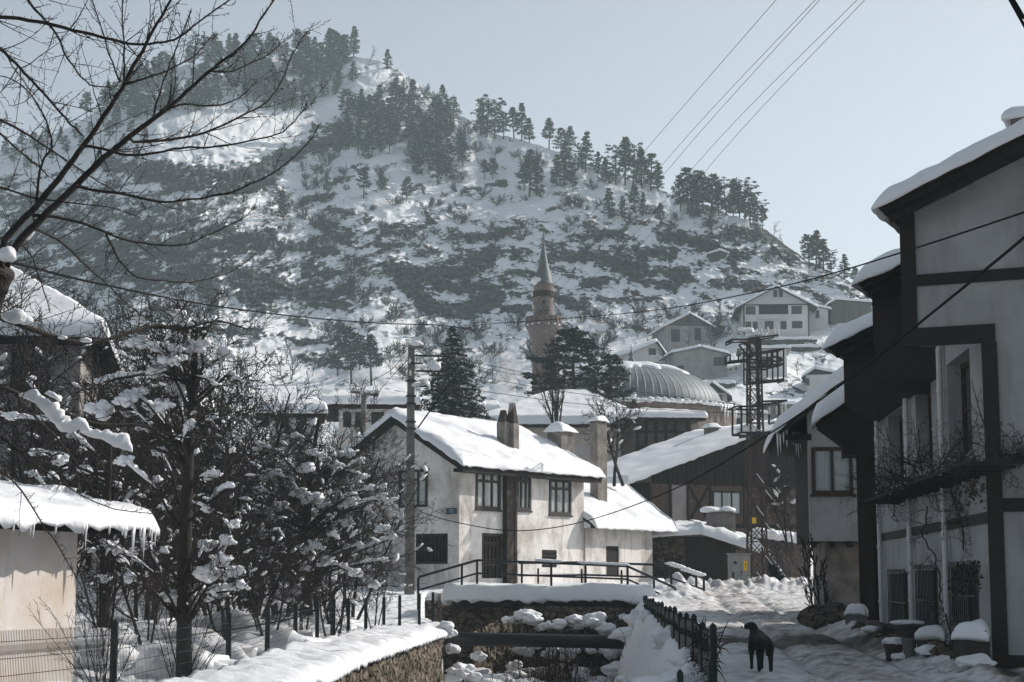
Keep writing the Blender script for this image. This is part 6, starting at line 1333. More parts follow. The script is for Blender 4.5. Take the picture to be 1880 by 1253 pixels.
LIMBS = [
 (7.5, 2.0, 0.0, [(2, 495), (10, 440), (67, 379), (123, 309), (154, 267), (190, 214), (225, 161), (246, 119), (270, 79), (291, 39), (312, 3), (322, -30)]),
 (8.5, 1.2, 0.4, [(10, 490), (39, 440), (88, 390), (140, 341), (190, 291), (239, 251), (281, 218), (309, 200), (344, 168), (386, 130), (414, 109), (453, 77), (477, 39), (499, 7), (505, -10)]),
 (3.4, 0.8, 0.7, [(239, 251), (246, 260), (305, 258), (358, 249), (414, 228), (456, 207), (491, 186), (516, 151), (537, 102), (558, 67), (577, 42)]),
 (3.4, 0.8, 0.2, [(140, 341), (147, 344), (211, 355), (260, 363), (302, 372), (351, 367), (404, 358), (442, 346), (491, 323), (534, 295), (565, 263), (590, 225)]),
 (3.2, 0.8, -0.3, [(150, 270), (172, 270), (228, 284), (281, 281), (333, 272), (386, 270), (439, 263), (484, 253), (520, 242), (548, 214), (563, 191)]),
 (5.0, 1.0, -0.8, [(-145, 70), (-80, 38), (-30, 26), (0, 32), (53, 37), (116, 51), (168, 63), (225, 77), (260, 83), (302, 77), (330, 68), (365, 42), (418, 2), (430, -12)]),
 (4.0, 1.6, -0.9, [(-140, 120), (-80, 75), (-30, 75), (0, 91), (21, 109), (46, 137), (81, 172), (105, 200), (130, 228), (151, 249)]),
 (4.0, 1.0, -0.5, [(-152, -120), (-60, -95), (20, -60), (45, -20), (53, 4), (88, 42), (105, 67), (119, 98), (140, 130), (165, 155), (204, 161)]),
 (4.4, 0.9, 1.0, [(-132, 270), (-75, 205), (-30, 205), (0, 221), (42, 242), (84, 270), (123, 295), (155, 316), (197, 344), (240, 362)]),
 (3.8, 1.2, 0.8, [(-130, 300), (-70, 232), (-30, 225), (0, 246), (35, 277), (70, 305), (88, 323)]),
 (2.6, 0.7, 0.3, [(225, 155), (281, 140), (316, 126), (358, 102), (376, 81), (393, 63)]),
 (2.2, 0.8, -0.4, [(228, 150), (228, 105), (226, 53), (225, 0), (224, -20)]), (2.0, 0.8, -0.2, [(222, 150), (218, 144), (200, 98), (186, 49), (169, 3), (165, -15)]),
 (3.6, 0.8, 0.6, [(60, 395), (88, 397), (140, 407), (183, 421), (225, 440), (265, 447), (305, 452), (345, 448), (390, 428), (440, 405), (470, 380)]),
 (2.6, 0.8, 0.9, [(195, 430), (205, 450), (220, 480), (250, 508), (300, 516), (350, 518), (400, 508), (440, 490), (470, 465)]),
 (3.0, 1.0, 1.1, [(55, 420), (70, 422), (120, 450), (160, 490), (200, 525), (240, 565), (275, 590)]), (2.2, 0.9, 0.5, [(30, 450), (45, 453), (60, 475), (72, 510), (85, 550), (92, 575)]),
 (7.5, 1.8, 1.5, [(-112, 610), (-45, 570), (0, 583), (60, 605), (110, 622), (150, 628), (195, 624), (240, 612), (290, 598), (330, 606), (400, 590), (455, 605)]),
 (6.5, 1.5, 1.2, [(-80, 770), (-60, 700), (-10, 706), (30, 722), (80, 738), (150, 772), (200, 780), (260, 782), (340, 805), (400, 800)]), (3.5, 1.0, 1.4, [(30, 724), (60, 760), (100, 800), (140, 850), (170, 900)]),
 (3.0, 0.8, 0.8, [(-85, 820), (-40, 775), (0, 800), (60, 850), (105, 880), (150, 910), (210, 935), (290, 945)]), (2.6, 0.8, 1.1, [(-98, 900), (-40, 850), (20, 880), (70, 950), (110, 1010), (150, 1080), (190, 1160)]),
 (2.8, 0.9, 0.0, [(67, 379), (70, 330), (82, 290), (95, 270), (85, 220), (60, 180), (30, 150), (0, 140)]), (2.2, 0.9, 0.0, [(281, 218), (286, 195), (300, 150), (320, 100), (335, 60), (352, 20)]), (2.4, 0.9, 0.2, [(281, 218), (330, 192), (390, 195), (440, 180), (470, 150)]),
 (2.2, 0.8, 0.0, [(0, 345), (60, 362), (130, 372), (200, 380), (250, 398)]), (2.2, 0.8, 0.3, [(386, 130), (420, 132), (455, 120), (500, 95), (545, 53)])]
PN = dict(seg=[0.10, 0.05], wob=[0.16, 0.3], up=[0.06, 0.0], nch=[5, 0], t0=[0.05, 0], ang=[0.9, 0.8], lr=[0.22, 0.4], rr=[0.6, 0.6], sides=[3, 3], rmin=0.0024)
for r0, r1, dy, pts in LIMBS:
    n = len(pts); Yb = 15.0
    base = [P3(x, y, Yb + dy * (k / max(1, n - 1)) * 2.2 + (0.25 * dy)) for k, (x, y) in enumerate(pts)]
    path = []
    for k in range(n - 1):                                            # smooth a little
        a, b = base[k], base[k + 1]; pa, nb = base[max(0, k - 1)], base[min(n - 1, k + 2)]
        for j in range(3):
            t = j / 3; path.append(0.5 * ((2 * a) + (b - pa) * t + (2 * pa - 5 * a + 4 * b - nb) * t * t + (3 * a - pa - 3 * b + nb) * t ** 3))
    path.append(base[-1]); m_ = len(path); rad = [lerp(r0, r1, (k / (m_ - 1)) ** 0.8) / F * 15.0 for k in range(m_)]
    for k in range(1, m_ - 1): path[k] = path[k] + rdir(rng) * 0.006
    limbs.tube(path, rad, 7, True)
    L = sum((b - a).length for a, b in zip(path[:-1], path[1:]))
    nt = int(L / 0.042)
    for k in range(nt):
        f = (0.06 + 0.93 * (k + rng.random()) / nt) * (m_ - 1); i = min(int(f), m_ - 2); b = path[i].lerp(path[i + 1], f - i); dd = (path[i + 1] - path[i]).normalized()
        s = dd.cross(rdir(rng)); s.normalize(); a = rng.uniform(0.5, 1.1); nd = dd * cos(a) + s * sin(a) + Vector((0, 0, 0.25))
        if rng.random() < 0.72: grow(twigs, rng, b, nd, rng.uniform(0.02, 0.07), 0.0034, 1, PN)
        else: grow(twigs, rng, b, nd, rng.uniform(0.15, 0.8) * min(1.0, 0.45 + rad[i] * 30), min(rad[i] * 0.55, 0.0065), 0, PN)
limbs.build('limb', 'bark', NT, smooth=True); twigs.build('twigs', 'bark', NT)
for (x, y, r, Y, sq) in ((14, 468, 15, 14.9, 0.9), (28, 582, 17, 15.6, 0.8), (45, 588, 12, 15.7, 0.7), (115, 620, 7, 16.2, 0.5), (158, 625, 9, 16.6, 0.5)):
    m = MB(); m.blob(P3(x, y, Y), r / F * Y, 0.25, x, 3, (1.2, 1, sq), 1.4); m.build('snow_clump', 'snow', NT, smooth=True)
def snow_ridge(mb, path, hw, seed, n=12):
    """a lumpy cap of snow lying along a bough: path points with half widths"""
    P_ = []; 
    for k in range(len(path) - 1):
        for j in range(8): P_.append((path[k].lerp(path[k + 1], j / 8), lerp(hw[k], hw[k + 1], j / 8)))
    P_.append((path[-1], hw[-1])); vs = []; m_ = len(P_)
    for i, (p, w) in enumerate(P_):
        d = (P_[min(i + 1, m_ - 1)][0] - P_[max(i - 1, 0)][0]).normalized(); s_ = d.cross(Vector((0, 0, 1))); s_.normalize(); u_ = s_.cross(d)
        e = sqrt(max(0.0, 1 - (2 * i / (m_ - 1) - 1) ** 6)) + 0.02
        for j in range(n):
            t = 2 * pi * j / n; q = s_ * cos(t) + u_ * sin(t); k_ = 1 + 0.55 * n3(p * 9 + q * 0.8, 1.0) + 0.3 * n3(p * 23 + q * 1.3 + Vector((seed, 0, 0)), 1.0)
            vs.append(tuple(p + (s_ * cos(t) * 0.75 + u_ * (sin(t) * (0.95 if sin(t) > 0 else 0.6) + 0.35)) * w * e * max(0.25, k_)))
    fs = [(i * n + j, i * n + (j + 1) % n, (i + 1) * n + (j + 1) % n, (i + 1) * n + j) for i in range(m_ - 1) for j in range(n)] + [tuple(range(n - 1, -1, -1)), tuple((m_ - 1) * n + j for j in range(n))]
    mb.add(vs, fs)
def ridge_px(pts, Y):
    m = MB(); snow_ridge(m, [P3(x, y, Y) for x, y, r in pts], [r / F * Y for x, y, r in pts], pts[0][0]); m.build('snow_clump', 'snow', NT, smooth=True)
ridge_px([(30, 726, 2), (38, 728, 6), (50, 732, 11), (66, 738, 13), (82, 754, 17), (98, 770, 19), (112, 786, 21), (128, 792, 15), (146, 784, 13), (158, 790, 8), (166, 793, 3)], 16.0)
ridge_px([(146, 793, 3), (156, 797, 9), (175, 802, 11), (192, 806, 13), (208, 815, 17), (224, 821, 16), (236, 826, 10), (243, 831, 3)], 16.2)
ridge_px([(82, 722, 4), (100, 730, 8), (112, 738, 5)], 16.0)
# ---- generic thicket trees: one of each kind, then copies
def make_shrub_tree(name, label, cat, seed, H, nstem, spread, P, snow_n, snow_r, group=None, r0=0.06, lean=0.0):
    rng = random.Random(seed); t = thing(name, label, cat, (0, 0, 0), group); mb = MB(); pts = []
    for k in range(nstem):
        a = 2 * pi * k / nstem + rng.uniform(-0.4, 0.4); sp = spread * rng.uniform(0.3, 1.0)
        grow(mb, rng, Vector((0.12 * cos(a), 0.12 * sin(a), -0.3)), Vector((cos(a) * sp + lean, sin(a) * sp, 1)), H * rng.uniform(0.75, 1.05), r0 * rng.uniform(0.7, 1.1), 0, P, pts)
    mb.build('branches', 'bark', t)
    ms = MB(); snow_bits(ms, rng, pts, snow_n, snow_r * 0.35, snow_r, 1, 0.5)
    s_ = ms.build('snow_load', 'snow', t, smooth=True); s_['kind'] = 'stuff'
    return t, pts
PB = dict(PT); PB.update(seg=[0.9, 0.5, 0.3, 0.22], nch=[9, 8, 6, 0], rmin=0.011, up=[0.03, 0.06, 0.05, 0.03])
PTH = dict(PB); PTH.update(nch=[10, 8, 7, 0], rmin=0.009)
TH = [make_shrub_tree('thicket_tree', 'leafless dark tree tangled in the thicket left of the stucco house', 'tree', 100 + k, 6.6, 3, 0.45, PTH, 30, 0.12, 'bare trees of the thicket', 0.085)[0] for k in range(4)]
def place(root, x, Y, rz, s, z=None):
    root.location = (x, Y, (gz(x, Y) if z is None else z)); root.rotation_euler = (0, 0, rz); root.scale = (s, s, s)
rng = random.Random(5); used = [0] * 4
TL = [(240, 50, 1.10), (320, 56, 1.15), (240, 46, 0.9), (330, 44, 0.8), (405, 48, 0.85), (520, 51, 0.85), (460, 45, 0.6), (280, 38, 0.55), (100, 44, 1.0), (25, 42, 0.95), (150, 46, 1.0), (60, 48, 1.15), (395, 52, 1.02), (465, 57, 1.05), (530, 54, 0.95), (590, 60, 0.95), (650, 63, 0.85), (60, 60, 1.45), (290, 64, 1.30), (430, 66, 1.20), (-40, 50, 1.3), (350, 46, 0.85), (470, 49, 0.85), (130, 62, 1.3), (560, 66, 1.05), (620, 55, 0.75), (420, 43, 0.7), (20, 62, 1.4), (500, 43, 0.62), (270, 41, 0.72), (200, 37, 0.42), (300, 40, 0.40), (480, 44, 0.42), (560, 50, 0.40), (610, 52, 0.42), (690, 60, 0.42), (320, 48, 0.55), (590, 58, 0.6), (100, 38, 0.6)]
for k, (px, Y, s) in enumerate(TL):
    i = k % 4; root = TH[i] if not used[i] else copy_tree(TH[i]); used[i] = 1
    place(root, (px - CX) / F * Y, Y, rng.uniform(0, 6.28), s * rng.uniform(0.9, 1.05))
# ---- the snow laden tree with the visible trunk
def clumps_tree(name, label, trunkpath, rad, clumps, Y0, dyr, seed, P, nb, small_n, small_r, brL=2.2):
    rng = random.Random(seed); base = P3(*trunkpath[0]); t = thing(name, label, 'tree', (base.x, base.y, gz(base.x, base.y))); mb = MB(); pts = []
    tp = [P3(*q) for q in trunkpath]; mt = MB(); mt.tube(tp, rad, 9); mt.build('trunk', 'bark', t, smooth=True)
    cl = []; sl_ = MB()
    for (x, y, r) in clumps:
        Y = Y0 + rng.uniform(-dyr, dyr); p = P3(x, y, Y); cl.append((p, r / F * Y * 1.08))
        # a bough from the trunk that carries the clump
        b = min(tp, key=lambda q: abs(q.z - (p.z - 0.5)) + 0.2 * (q - p).length); b = b.lerp(tp[max(0, tp.index(b) - 1)], rng.random() * 0.6)
        mid = b.lerp(p, 0.55) + Vector((rng.uniform(-.2, .2), rng.uniform(-.2, .2), rng.uniform(-0.05, 0.35))); end = p + (p - mid) * 0.35
        path = [b, b.lerp(mid, 0.5) + rdir(rng) * 0.07, mid, mid.lerp(p, 0.6) + rdir(rng) * 0.05, p - Vector((0, 0, r / F * Y * 0.4)), end]
        mb.tube(path, [0.035, 0.03, 0.024, 0.018, 0.012, 0.006], 4, False)
        if rng.random() < 0.75: snow_ridge(sl_, [mid + Vector((0, 0, 0.02)), mid.lerp(p, 0.6) + Vector((0, 0, 0.03)), p], [0.02, rng.uniform(0.03, 0.07), rng.uniform(0.04, 0.09)], x, 7)
        for k in range(nb):
            i = rng.randrange(1, 5); q = path[i].lerp(path[i + 1], rng.random()); grow(mb, rng, q, (path[i + 1] - path[i]).normalized() + rdir(rng) * 0.9, rng.uniform(0.4, 1.0) * brL * 0.5, 0.012, 2, P, pts)
    mb.build('branches', 'bark', t)
    for p, r in cl:
        m = MB(); m.blob(p, r * 0.72, 0.42, rng.random() * 50, 3, (1.1, 1.0, 0.8), 1.9)
        for k in range(4): m.blob(p + Vector((rng.uniform(-1.1, 1.1), rng.uniform(-.5, .5), rng.uniform(-.6, .4))) * r, r * rng.uniform(0.25, 0.55), 0.35, rng.random() * 50, 2, (1.15, 1, 0.8), 1.6)
        m.build('snow_clump', 'snow', t, smooth=True)
    ms = sl_; snow_bits(ms, rng, pts, small_n, small_r * 0.3, small_r, 2); s_ = ms.build('snow_load', 'snow', t, smooth=True); s_['kind'] = 'stuff'
    return t
PS = dict(PT); PS.update(seg=[0.6, 0.4, 0.22, 0.15], nch=[6, 5, 6, 0], rmin=0.006, wob=[0.1, 0.2, 0.25, 0.3])
CS = [(325, 577, 15), (343, 595, 10), (250, 590, 11), (375, 592, 10), (262, 628, 18), (284, 634, 15), (300, 640, 10), (325, 618, 11), (324, 638, 12), (350, 636, 18), (372, 628, 13), (364, 655, 17), (298, 668, 22), (318, 660, 16), (283, 680, 18), (415, 648, 17), (325, 712, 20), (290, 748, 18), (306, 742, 14), (192, 752, 20), (228, 735, 18), (250, 722, 16), (390, 765, 10), (432, 692, 8), (395, 705, 6), (20, 765, 12), (180, 700, 8), (262, 780, 14), (350, 780, 12), (310, 800, 14), (225, 845, 14), (290, 830, 12),
      (325, 1098, 20), (345, 1092, 18), (383, 1050, 22), (362, 1080, 14), (408, 1028, 18), (428, 1050, 16), (402, 1085, 20), (378, 1000, 14), (440, 1075, 14), (300, 1010, 9), (270, 1000, 10), (215, 1010, 12), (190, 995, 8), (415, 990, 14), (432, 960, 10), (380, 935, 10), (395, 870, 12), (420, 890, 10), (300, 930, 9)]
clumps_tree('snow_laden_tree', 'dark trunked tree weighed down by big snow clumps behind the left mesh fence', [(337, 1260, 33), (338, 1060, 33), (342, 930, 33), (348, 800, 33), (356, 700, 33), (362, 600, 33)], [0.16, 0.135, 0.115, 0.09, 0.065, 0.03], CS, 33, 0.9, 21, PS, 9, 110, 0.06, 1.7)
CB = [(500, 870, 15), (560, 860, 14), (525, 850, 12), (590, 848, 13), (620, 858, 12), (655, 885, 9), (681, 895, 8), (700, 893, 9), (668, 875, 9), (580, 915, 17), (618, 912, 16), (598, 922, 12), (648, 920, 12), (700, 913, 11), (714, 920, 8), (570, 940, 12), (600, 950, 14), (640, 960, 12), (560, 1008, 12), (602, 1018, 12), (580, 1000, 12), (630, 1000, 9), (700, 970, 11), (722, 985, 9), (705, 1028, 6), (600, 1030, 14), (622, 1043, 16), (648, 1052, 11), (575, 1028, 12), (520, 1090, 20), (545, 1080, 14), (480, 980, 13), (490, 1012, 12), (462, 1050, 13), (455, 1090, 13), (535, 970, 11), (510, 930, 13), (545, 905, 12), (475, 900, 12), (455, 940, 11), (660, 845, 9), (640, 832, 12), (575, 830, 9), (540, 800, 8), (480, 820, 11), (615, 980, 9), (660, 1000, 8), (520, 1040, 13), (500, 955, 9), (690, 1075, 9)]
clumps_tree('snow_laden_shrub', 'wide many branched shrub covered in small snow clumps left of the tall utility pole', [(565, 1130, 49), (560, 1040, 49), (562, 960, 49), (570, 880, 49), (580, 800, 49), (590, 760, 49)], [0.16, 0.13, 0.11, 0.09, 0.06, 0.02], CB, 49, 1.8, 23, PS, 11, 200, 0.10, 2.6)
CW = [(x, y, r) for x, y, r in ((60, 830, 9), (110, 845, 14), (150, 860, 12), (190, 872, 10), (95, 870, 8), (215, 890, 9), (250, 905, 10), (60, 870, 10), (130, 800, 9), (180, 930, 10), (230, 960, 9), (205, 1000, 11), (250, 1010, 9), (170, 1010, 8), (260, 940, 8), (290, 880, 9), (280, 970, 9), (240, 1060, 12), (195, 1060, 12))]
clumps_tree('snow_laden_shrub', 'dark shrub with scattered snow behind the icicled outbuilding roof', [(190, 1190, 37), (192, 1060, 37), (195, 950, 37), (200, 860, 37), (205, 790, 37)], [0.13, 0.11, 0.09, 0.06, 0.02], CW, 37, 1.0, 29, PS, 11, 70, 0.06, 2.2)
# saplings by the near fence
def sapling(label, px, py, Y, n, seed, H, lean):
    rng = random.Random(seed); p = P3(px, py, Y); z = -0.55; t = thing('sapling', label, 'sapling', (p.x, Y, z)); mb = MB()
    for k in range(n): grow(mb, rng, (p.x + rng.uniform(-.1, .1), Y + rng.uniform(-.1, .1), z), Vector((rng.uniform(-0.5, 0.5) + lean, rng.uniform(-0.3, 0.3), 1)), H * rng.uniform(0.6, 1.1), 0.010, 0, PG_)
    mb.build('stems', 'bark', t); return t
PG_ = dict(seg=[0.3, 0.2, 0.1], wob=[0.07, 0.15, 0.2], up=[0.0, 0.03, 0.0], nch=[6, 3, 0], t0=[0.2, 0.2, 0], ang=[0.5, 0.6, 0.6], lr=[0.4, 0.4, 0.4], rr=[0.55, 0.6, 0.6], sides=[4, 3, 3], rmin=0.003)
sapling('thin many stemmed sapling beside the first square fence post', 190, 1253, 26.0, 12, 3, 2.2, -0.15)
sapling('thin whippy sapling in front of the dark trunk at the mesh fence', 335, 1253, 29.0, 11, 4, 2.0, 0.1)
sapling('small bare sapling on the snowy bank by the middle of the mesh fence', 640, 1150, 52.0, 5, 6, 1.6, 0.0)
# fallen snow heaps with weeds behind the left fence
m = MB(); rng = random.Random(9)
for k in range(90):
    px, Y = rng.uniform(160, 760), rng.uniform(31, 64); x = (px - CX) / F * Y
    if x > interp(Y, XL) - 1.8: continue
    m.blob((x, Y, gz(x, Y) + 0.05), rng.uniform(0.3, 0.95), 0.38, k, 3, (1.3, 1.1, 0.6), 1.5)
o = m.build('snow_mounds', 'snow', None, smooth=True, loc=(-7, 45, 0)); o['kind'] = 'stuff'; o['label'] = 'snow mounds under the thicket behind the left fence'

# ---- conifers
def leaf_tris(rng, c, r, n, size, flat, vs, fs, ms, snow, tilt=0.0):
    for k in range(n):
        d = rdir(rng); p = c + Vector((d.x, d.y, d.z * flat)) * (r * rng.random() ** 0.45)
        up_ = (p.z - c.z) / (r * flat + 1e-6); is_snow = rng.random() < snow * (0.5 + up_)
        a = rdir(rng); a.z *= 0.45 if not is_snow else 0.15; a.normalize(); b = a.cross(rdir(rng)); 
        if is_snow: b.z *= 0.3
        b.normalize(); s = size * rng.uniform(0.6, 1.3); i = len(vs); w = 0.42 if not is_snow else 0.6
        vs += [tuple(p - a * s * 0.5 - b * s * w * 0.4), tuple(p + a * s * 0.6), tuple(p - a * s * 0.3 + b * s * w)]; fs.append((i, i + 1, i + 2)); ms.append(1 if is_snow else 0)
def make_pine(name, label, group, seed, H, shape, nclump, ntri, tri, snow, crown0=0.25, rx=0.26, cl=0.085, mat_='needles_far', cat='pine'):
    rng = random.Random(seed); t = thing(name, label, cat, (0, 0, 0), group); mb = MB(); bend = Vector((rng.uniform(-.03, .03), rng.uniform(-.03, .03), 0)) * H
    tk = [Vector((0, 0, -0.8)), Vector((0, 0, H * 0.3)) + bend * 0.3, Vector((0, 0, H * 0.65)) + bend, Vector((0, 0, H * 0.97)) + bend * 0.6]; mb.tube(tk, [H * 0.022, H * 0.018, H * 0.011, H * 0.003], 6)
    vs, fs, ms = [], [], []
    for k in range(nclump):
        f = (k + rng.random()) / nclump; T_ = 10; f = (int(f * T_) + 0.5 + rng.uniform(-0.13, 0.13)) / T_; z = H * (crown0 + (1 - crown0) * f ** 0.9)
        w = shape(f) * rx * H; a = rng.uniform(0, 2 * pi); rr_ = w * rng.uniform(0.35, 1.0); c = Vector((rr_ * cos(a), rr_ * sin(a), z + H * rng.uniform(-0.02, 0.02) - 0.12 * rr_)) + bend * f
        if rr_ > 0.03 * H: mb.tube([Vector((0, 0, z - 0.25 * rr_)) + bend * f, c], [H * 0.006, H * 0.002], 3, False)
        leaf_tris(rng, c, cl * H * rng.uniform(0.7, 1.3) * (1 - 0.35 * f), ntri, tri * H, 0.36, vs, fs, ms, snow)
    mb.build('trunk', 'bark_grey', t); m2 = MB(); m2.v = vs; m2.f = fs; m2.m = ms; m2.build('crown', [mat_, 'snow'], t); return t
cone = lambda f: max(0.08, (1 - f) ** 0.8) * min(1, 0.45 + f * 3)
dome_ = lambda f: sqrt(max(0.03, 1 - f ** 2.2)) * (0.7 + 0.3 * min(1, f * 4))
umb = lambda f: 0.35 + 0.65 * sin(min(1, f) * pi * 0.8)
def hill_pines(name, label, group, kinds, items, jit=0.12, seed=1, fit=None):
    rng = random.Random(seed)
    for k, (px, py, h) in enumerate(items):
        i = rng.randrange(len(kinds)); pr, used_ = kinds[i]
        root = pr if not used_[0] else copy_tree(pr); used_[0] = True; root.name = name
        root['label'] = label; root['group'] = group
        p = hill_pt(px, py); s = h / F * p.y / 10.0; root.location = p - Vector((0, 0, 0.3)); root.rotation_euler = (rng.uniform(-.04, .04), rng.uniform(-.04, .04), rng.uniform(0, 6.28)); w = s * rng.uniform(0.9, 1.15); root.scale = (w, w, s)
KP = [(make_pine('pine_tree', 'x', None, 300 + k, 10.0, (cone, dome_, cone, dome_, cone, umb)[k], (90, 96, 80, 90, 100, 64)[k], 13, 0.060, 0.09, (0.16, 0.22, 0.4, 0.3, 0.12, 0.2)[k], (0.25, 0.30, 0.26, 0.24, 0.27, 0.33)[k]), [False]) for k in range(6)]
rng = random.Random(44)
def scatter(poly, n, h0, h1, mind=9):
    """random pixels inside a polygon on the hill, in front ones last"""
    out = []; xs = [p[0] for p in poly]; ys = [p[1] for p in poly]; tries = 0
    while len(out) < n and tries < 20000:
        tries += 1; x, y = rng.uniform(min(xs), max(xs)), rng.uniform(min(ys), max(ys)); c = False; j = len(poly) - 1
        for i in range(len(poly)):
            if (poly[i][1] > y) != (poly[j][1] > y) and x < (poly[j][0] - poly[i][0]) * (y - poly[i][1]) / (poly[j][1] - poly[i][1]) + poly[i][0]: c = not c
            j = i
        if c and all(abs(x - o[0]) + 1.6 * abs(y - o[1]) > mind for o in out): out.append((x, y, rng.uniform(h0, h1)))
    return out
hill_pines('pine_tree', 'dark pine in the wood covering the upper left shoulder of the hill', 'pines of the upper left wood', KP, scatter([(150, 215), (230, 165), (300, 125), (470, 95), (650, 100), (650, 165), (560, 205), (420, 200), (330, 215), (240, 250)], 125, 36, 64, 11), seed=1)
hill_pines('pine_tree', 'small pine on the far left ridge behind the bare branches', 'pines of the far left ridge', KP, [(x, y, rng.uniform(28, 45)) for x, y in ((10, 285), (40, 280), (62, 275), (85, 268), (110, 262), (140, 255), (165, 248), (25, 300), (75, 290), (120, 280), (50, 310), (95, 300), (190, 235), (215, 228), (240, 250), (265, 262), (200, 260), (150, 285), (180, 300), (225, 285), (250, 300))], seed=2)
hill_pines('pine_tree', 'tall pine standing highest on the summit of the hill', None, KP, [(612, 122, 74)], seed=3)
hill_pines('pine_tree', 'pine in the dense middle wood below the summit ridge', 'pines of the middle wood', KP, scatter([(770, 200), (800, 185), (860, 230), (850, 300), (820, 345), (770, 330), (735, 290), (690, 300), (620, 275), (640, 220), (700, 205)], 58, 38, 72, 15), seed=4)
hill_pines('pine_tree', 'pine on the open ridge between the middle wood and the minaret line', 'pines along the open ridge', KP, [(882, 250, 62), (893, 252, 82), (908, 256, 76), (925, 255, 55), (944, 254, 62), (958, 253, 74), (972, 256, 50), (1008, 274, 62), (1030, 276, 50), (1046, 272, 60)], seed=5)
hill_pines('pine_tree', 'large pine in the clump on the ridge crest under the power wires', 'pines of the crest clump', KP, [(1075, 318, 82), (1062, 312, 55), (1098, 322, 48), (1110, 326, 42), (1130, 338, 78), (1148, 340, 95), (1162, 344, 88), (1178, 346, 80), (1195, 350, 74), (1208, 352, 58)], seed=6)
hill_pines('pine_tree', 'pine standing alone or in twos on the snowy middle slope', 'scattered pines of the middle slope', KP, [(972, 362, 92), (985, 360, 75), (962, 352, 60), (1035, 340, 85), (1022, 342, 62), (850, 305, 58), (803, 340, 80), (1118, 402, 62), (1142, 404, 48), (1212, 420, 52), (1165, 392, 58), (1180, 398, 50), (905, 330, 45), (668, 365, 60), (520, 405, 60), (600, 352, 40), (745, 372, 52), (1052, 352, 40), (890, 330, 40), (700, 350, 45)], seed=7)
hill_pines('pine_tree', 'pine in the long row on the right shoulder of the ridge', 'pines of the right shoulder row', KP, [(1250, 388, 72), (1264, 390, 90), (1278, 392, 78), (1292, 392, 86), (1306, 394, 80), (1320, 396, 70), (1334, 396, 78), (1346, 398, 74), (1358, 400, 70), (1368, 402, 82), (1378, 414, 72), (1390, 425, 66), (1400, 420, 48), (1272, 400, 50)], seed=8)
hill_pines('pine_tree', 'pine in the small group at the right end of the hill beside the shaded roofs', 'pines at the right end of the hill', KP, [(1486, 492, 66), (1498, 494, 76), (1512, 498, 64), (1526, 502, 50), (1550, 512, 50), (1570, 525, 40)], seed=9)
hill_pines('pine_tree', 'sparse lone pine on the bare snowy ridge right of the summit', None, KP, [(712, 128, 42)], seed=10)
hill_pines('pine_tree', 'tall slim pine at the hill foot behind the pale house with three windows', 'pines at the hill foot left of the pole', KP, [(645, 706, 110), (682, 708, 98), (620, 690, 80), (660, 680, 70)], seed=12)
# bare shrubs and small leafless trees on the hill
def make_bush(name, seed, H, n, kids, r):
    rng = random.Random(seed); mb = MB(); P = dict(seg=[H * 0.25, H * 0.2, H * 0.1], wob=[0.15, 0.2, 0.25], up=[0.02, 0.04, 0.02], nch=[kids, 4, 0], t0=[0.2, 0.1, 0], ang=[0.6, 0.7, 0.7], lr=[0.55, 0.5, 0.5], rr=[0.6, 0.6, 0.6], sides=[3, 3, 3], rmin=0.030)
    for k in range(n): grow(mb, rng, (rng.uniform(-.2, .2), rng.uniform(-.2, .2), -0.3), Vector((rng.uniform(-.8, .8), rng.uniform(-.8, .8), 1)), H * rng.uniform(0.7, 1.1), r, 0, P)
    return mb.build(name, 'bark_grey', None)
BU = [make_bush('bare_bush', 500 + k, 3.0, 9, 8, 0.055) for k in range(4)]; BT = [make_bush('leafless_tree', 520 + k, 7.0, 1 + k % 2, 13, 0.10) for k in range(3)]
def hill_bushes(protos, items, label, group, cat, seed, H):
    rng = random.Random(seed)
    for (px, py, h) in items:
        o = rng.choice(protos); c = o if not o.get('label') else o.copy()
        if c is not o: COL.objects.link(c)
        tag(c, label, cat, group); p = hill_pt(px, py); s = h / F * p.y / H; c.location = p; c.rotation_euler = (0, 0, rng.uniform(0, 6.28)); c.scale = (s * rng.uniform(0.9, 1.4), s * rng.uniform(0.9, 1.4), s)
hill_bushes(BU, scatter([(590, 240), (760, 130), (900, 270), (1100, 330), (1400, 430), (1480, 500), (1330, 470), (1000, 440), (800, 460), (640, 430)], 120, 12, 26, 14), 'bare bush on the snowy upper slope of the hill', 'bushes of the upper slope', 'bush', 1, 3.0)
hill_bushes(BU, scatter([(640, 480), (730, 560), (900, 600), (1100, 580), (1330, 560), (1340, 620), (1210, 640), (1150, 660), (900, 720), (700, 700), (600, 620)], 78, 16, 36, 16), 'bare bush among the rocks of the lower slope', 'bushes of the lower slope', 'bush', 2, 3.0)
hill_bushes(BU, scatter([(330, 360), (600, 300), (640, 430), (560, 500), (380, 440), (100, 420), (60, 370)], 85, 14, 30, 12), 'bare bush on the left face of the hill', 'bushes of the left face', 'bush', 3, 3.0)
hill_bushes(BT, scatter([(60, 480), (400, 460), (560, 600), (600, 700), (450, 720), (200, 680), (60, 620)], 60, 45, 85, 16), 'leafless tree in the dark wood at the left foot of the hill', 'leafless trees of the left foot', 'tree', 4, 7.0)
hill_bushes(BT, [(1185, 590, 45), (1265, 640, 45), (1330, 590, 50), (1310, 650, 70), (1290, 690, 75), (1250, 700, 60), (1345, 610, 42), (1320, 620, 50), (1465, 690, 40), (1475, 660, 34), (1510, 660, 30), (1440, 730, 30), (1210, 600, 40), (880, 690, 45), (905, 700, 50), (930, 690, 45), (955, 705, 50), (1170, 620, 45), (850, 670, 38), (720, 690, 60), (740, 700, 55)], 'leafless tree between the hillside houses and the minaret', 'leafless trees around the hillside houses', 'tree', 5, 7.0)
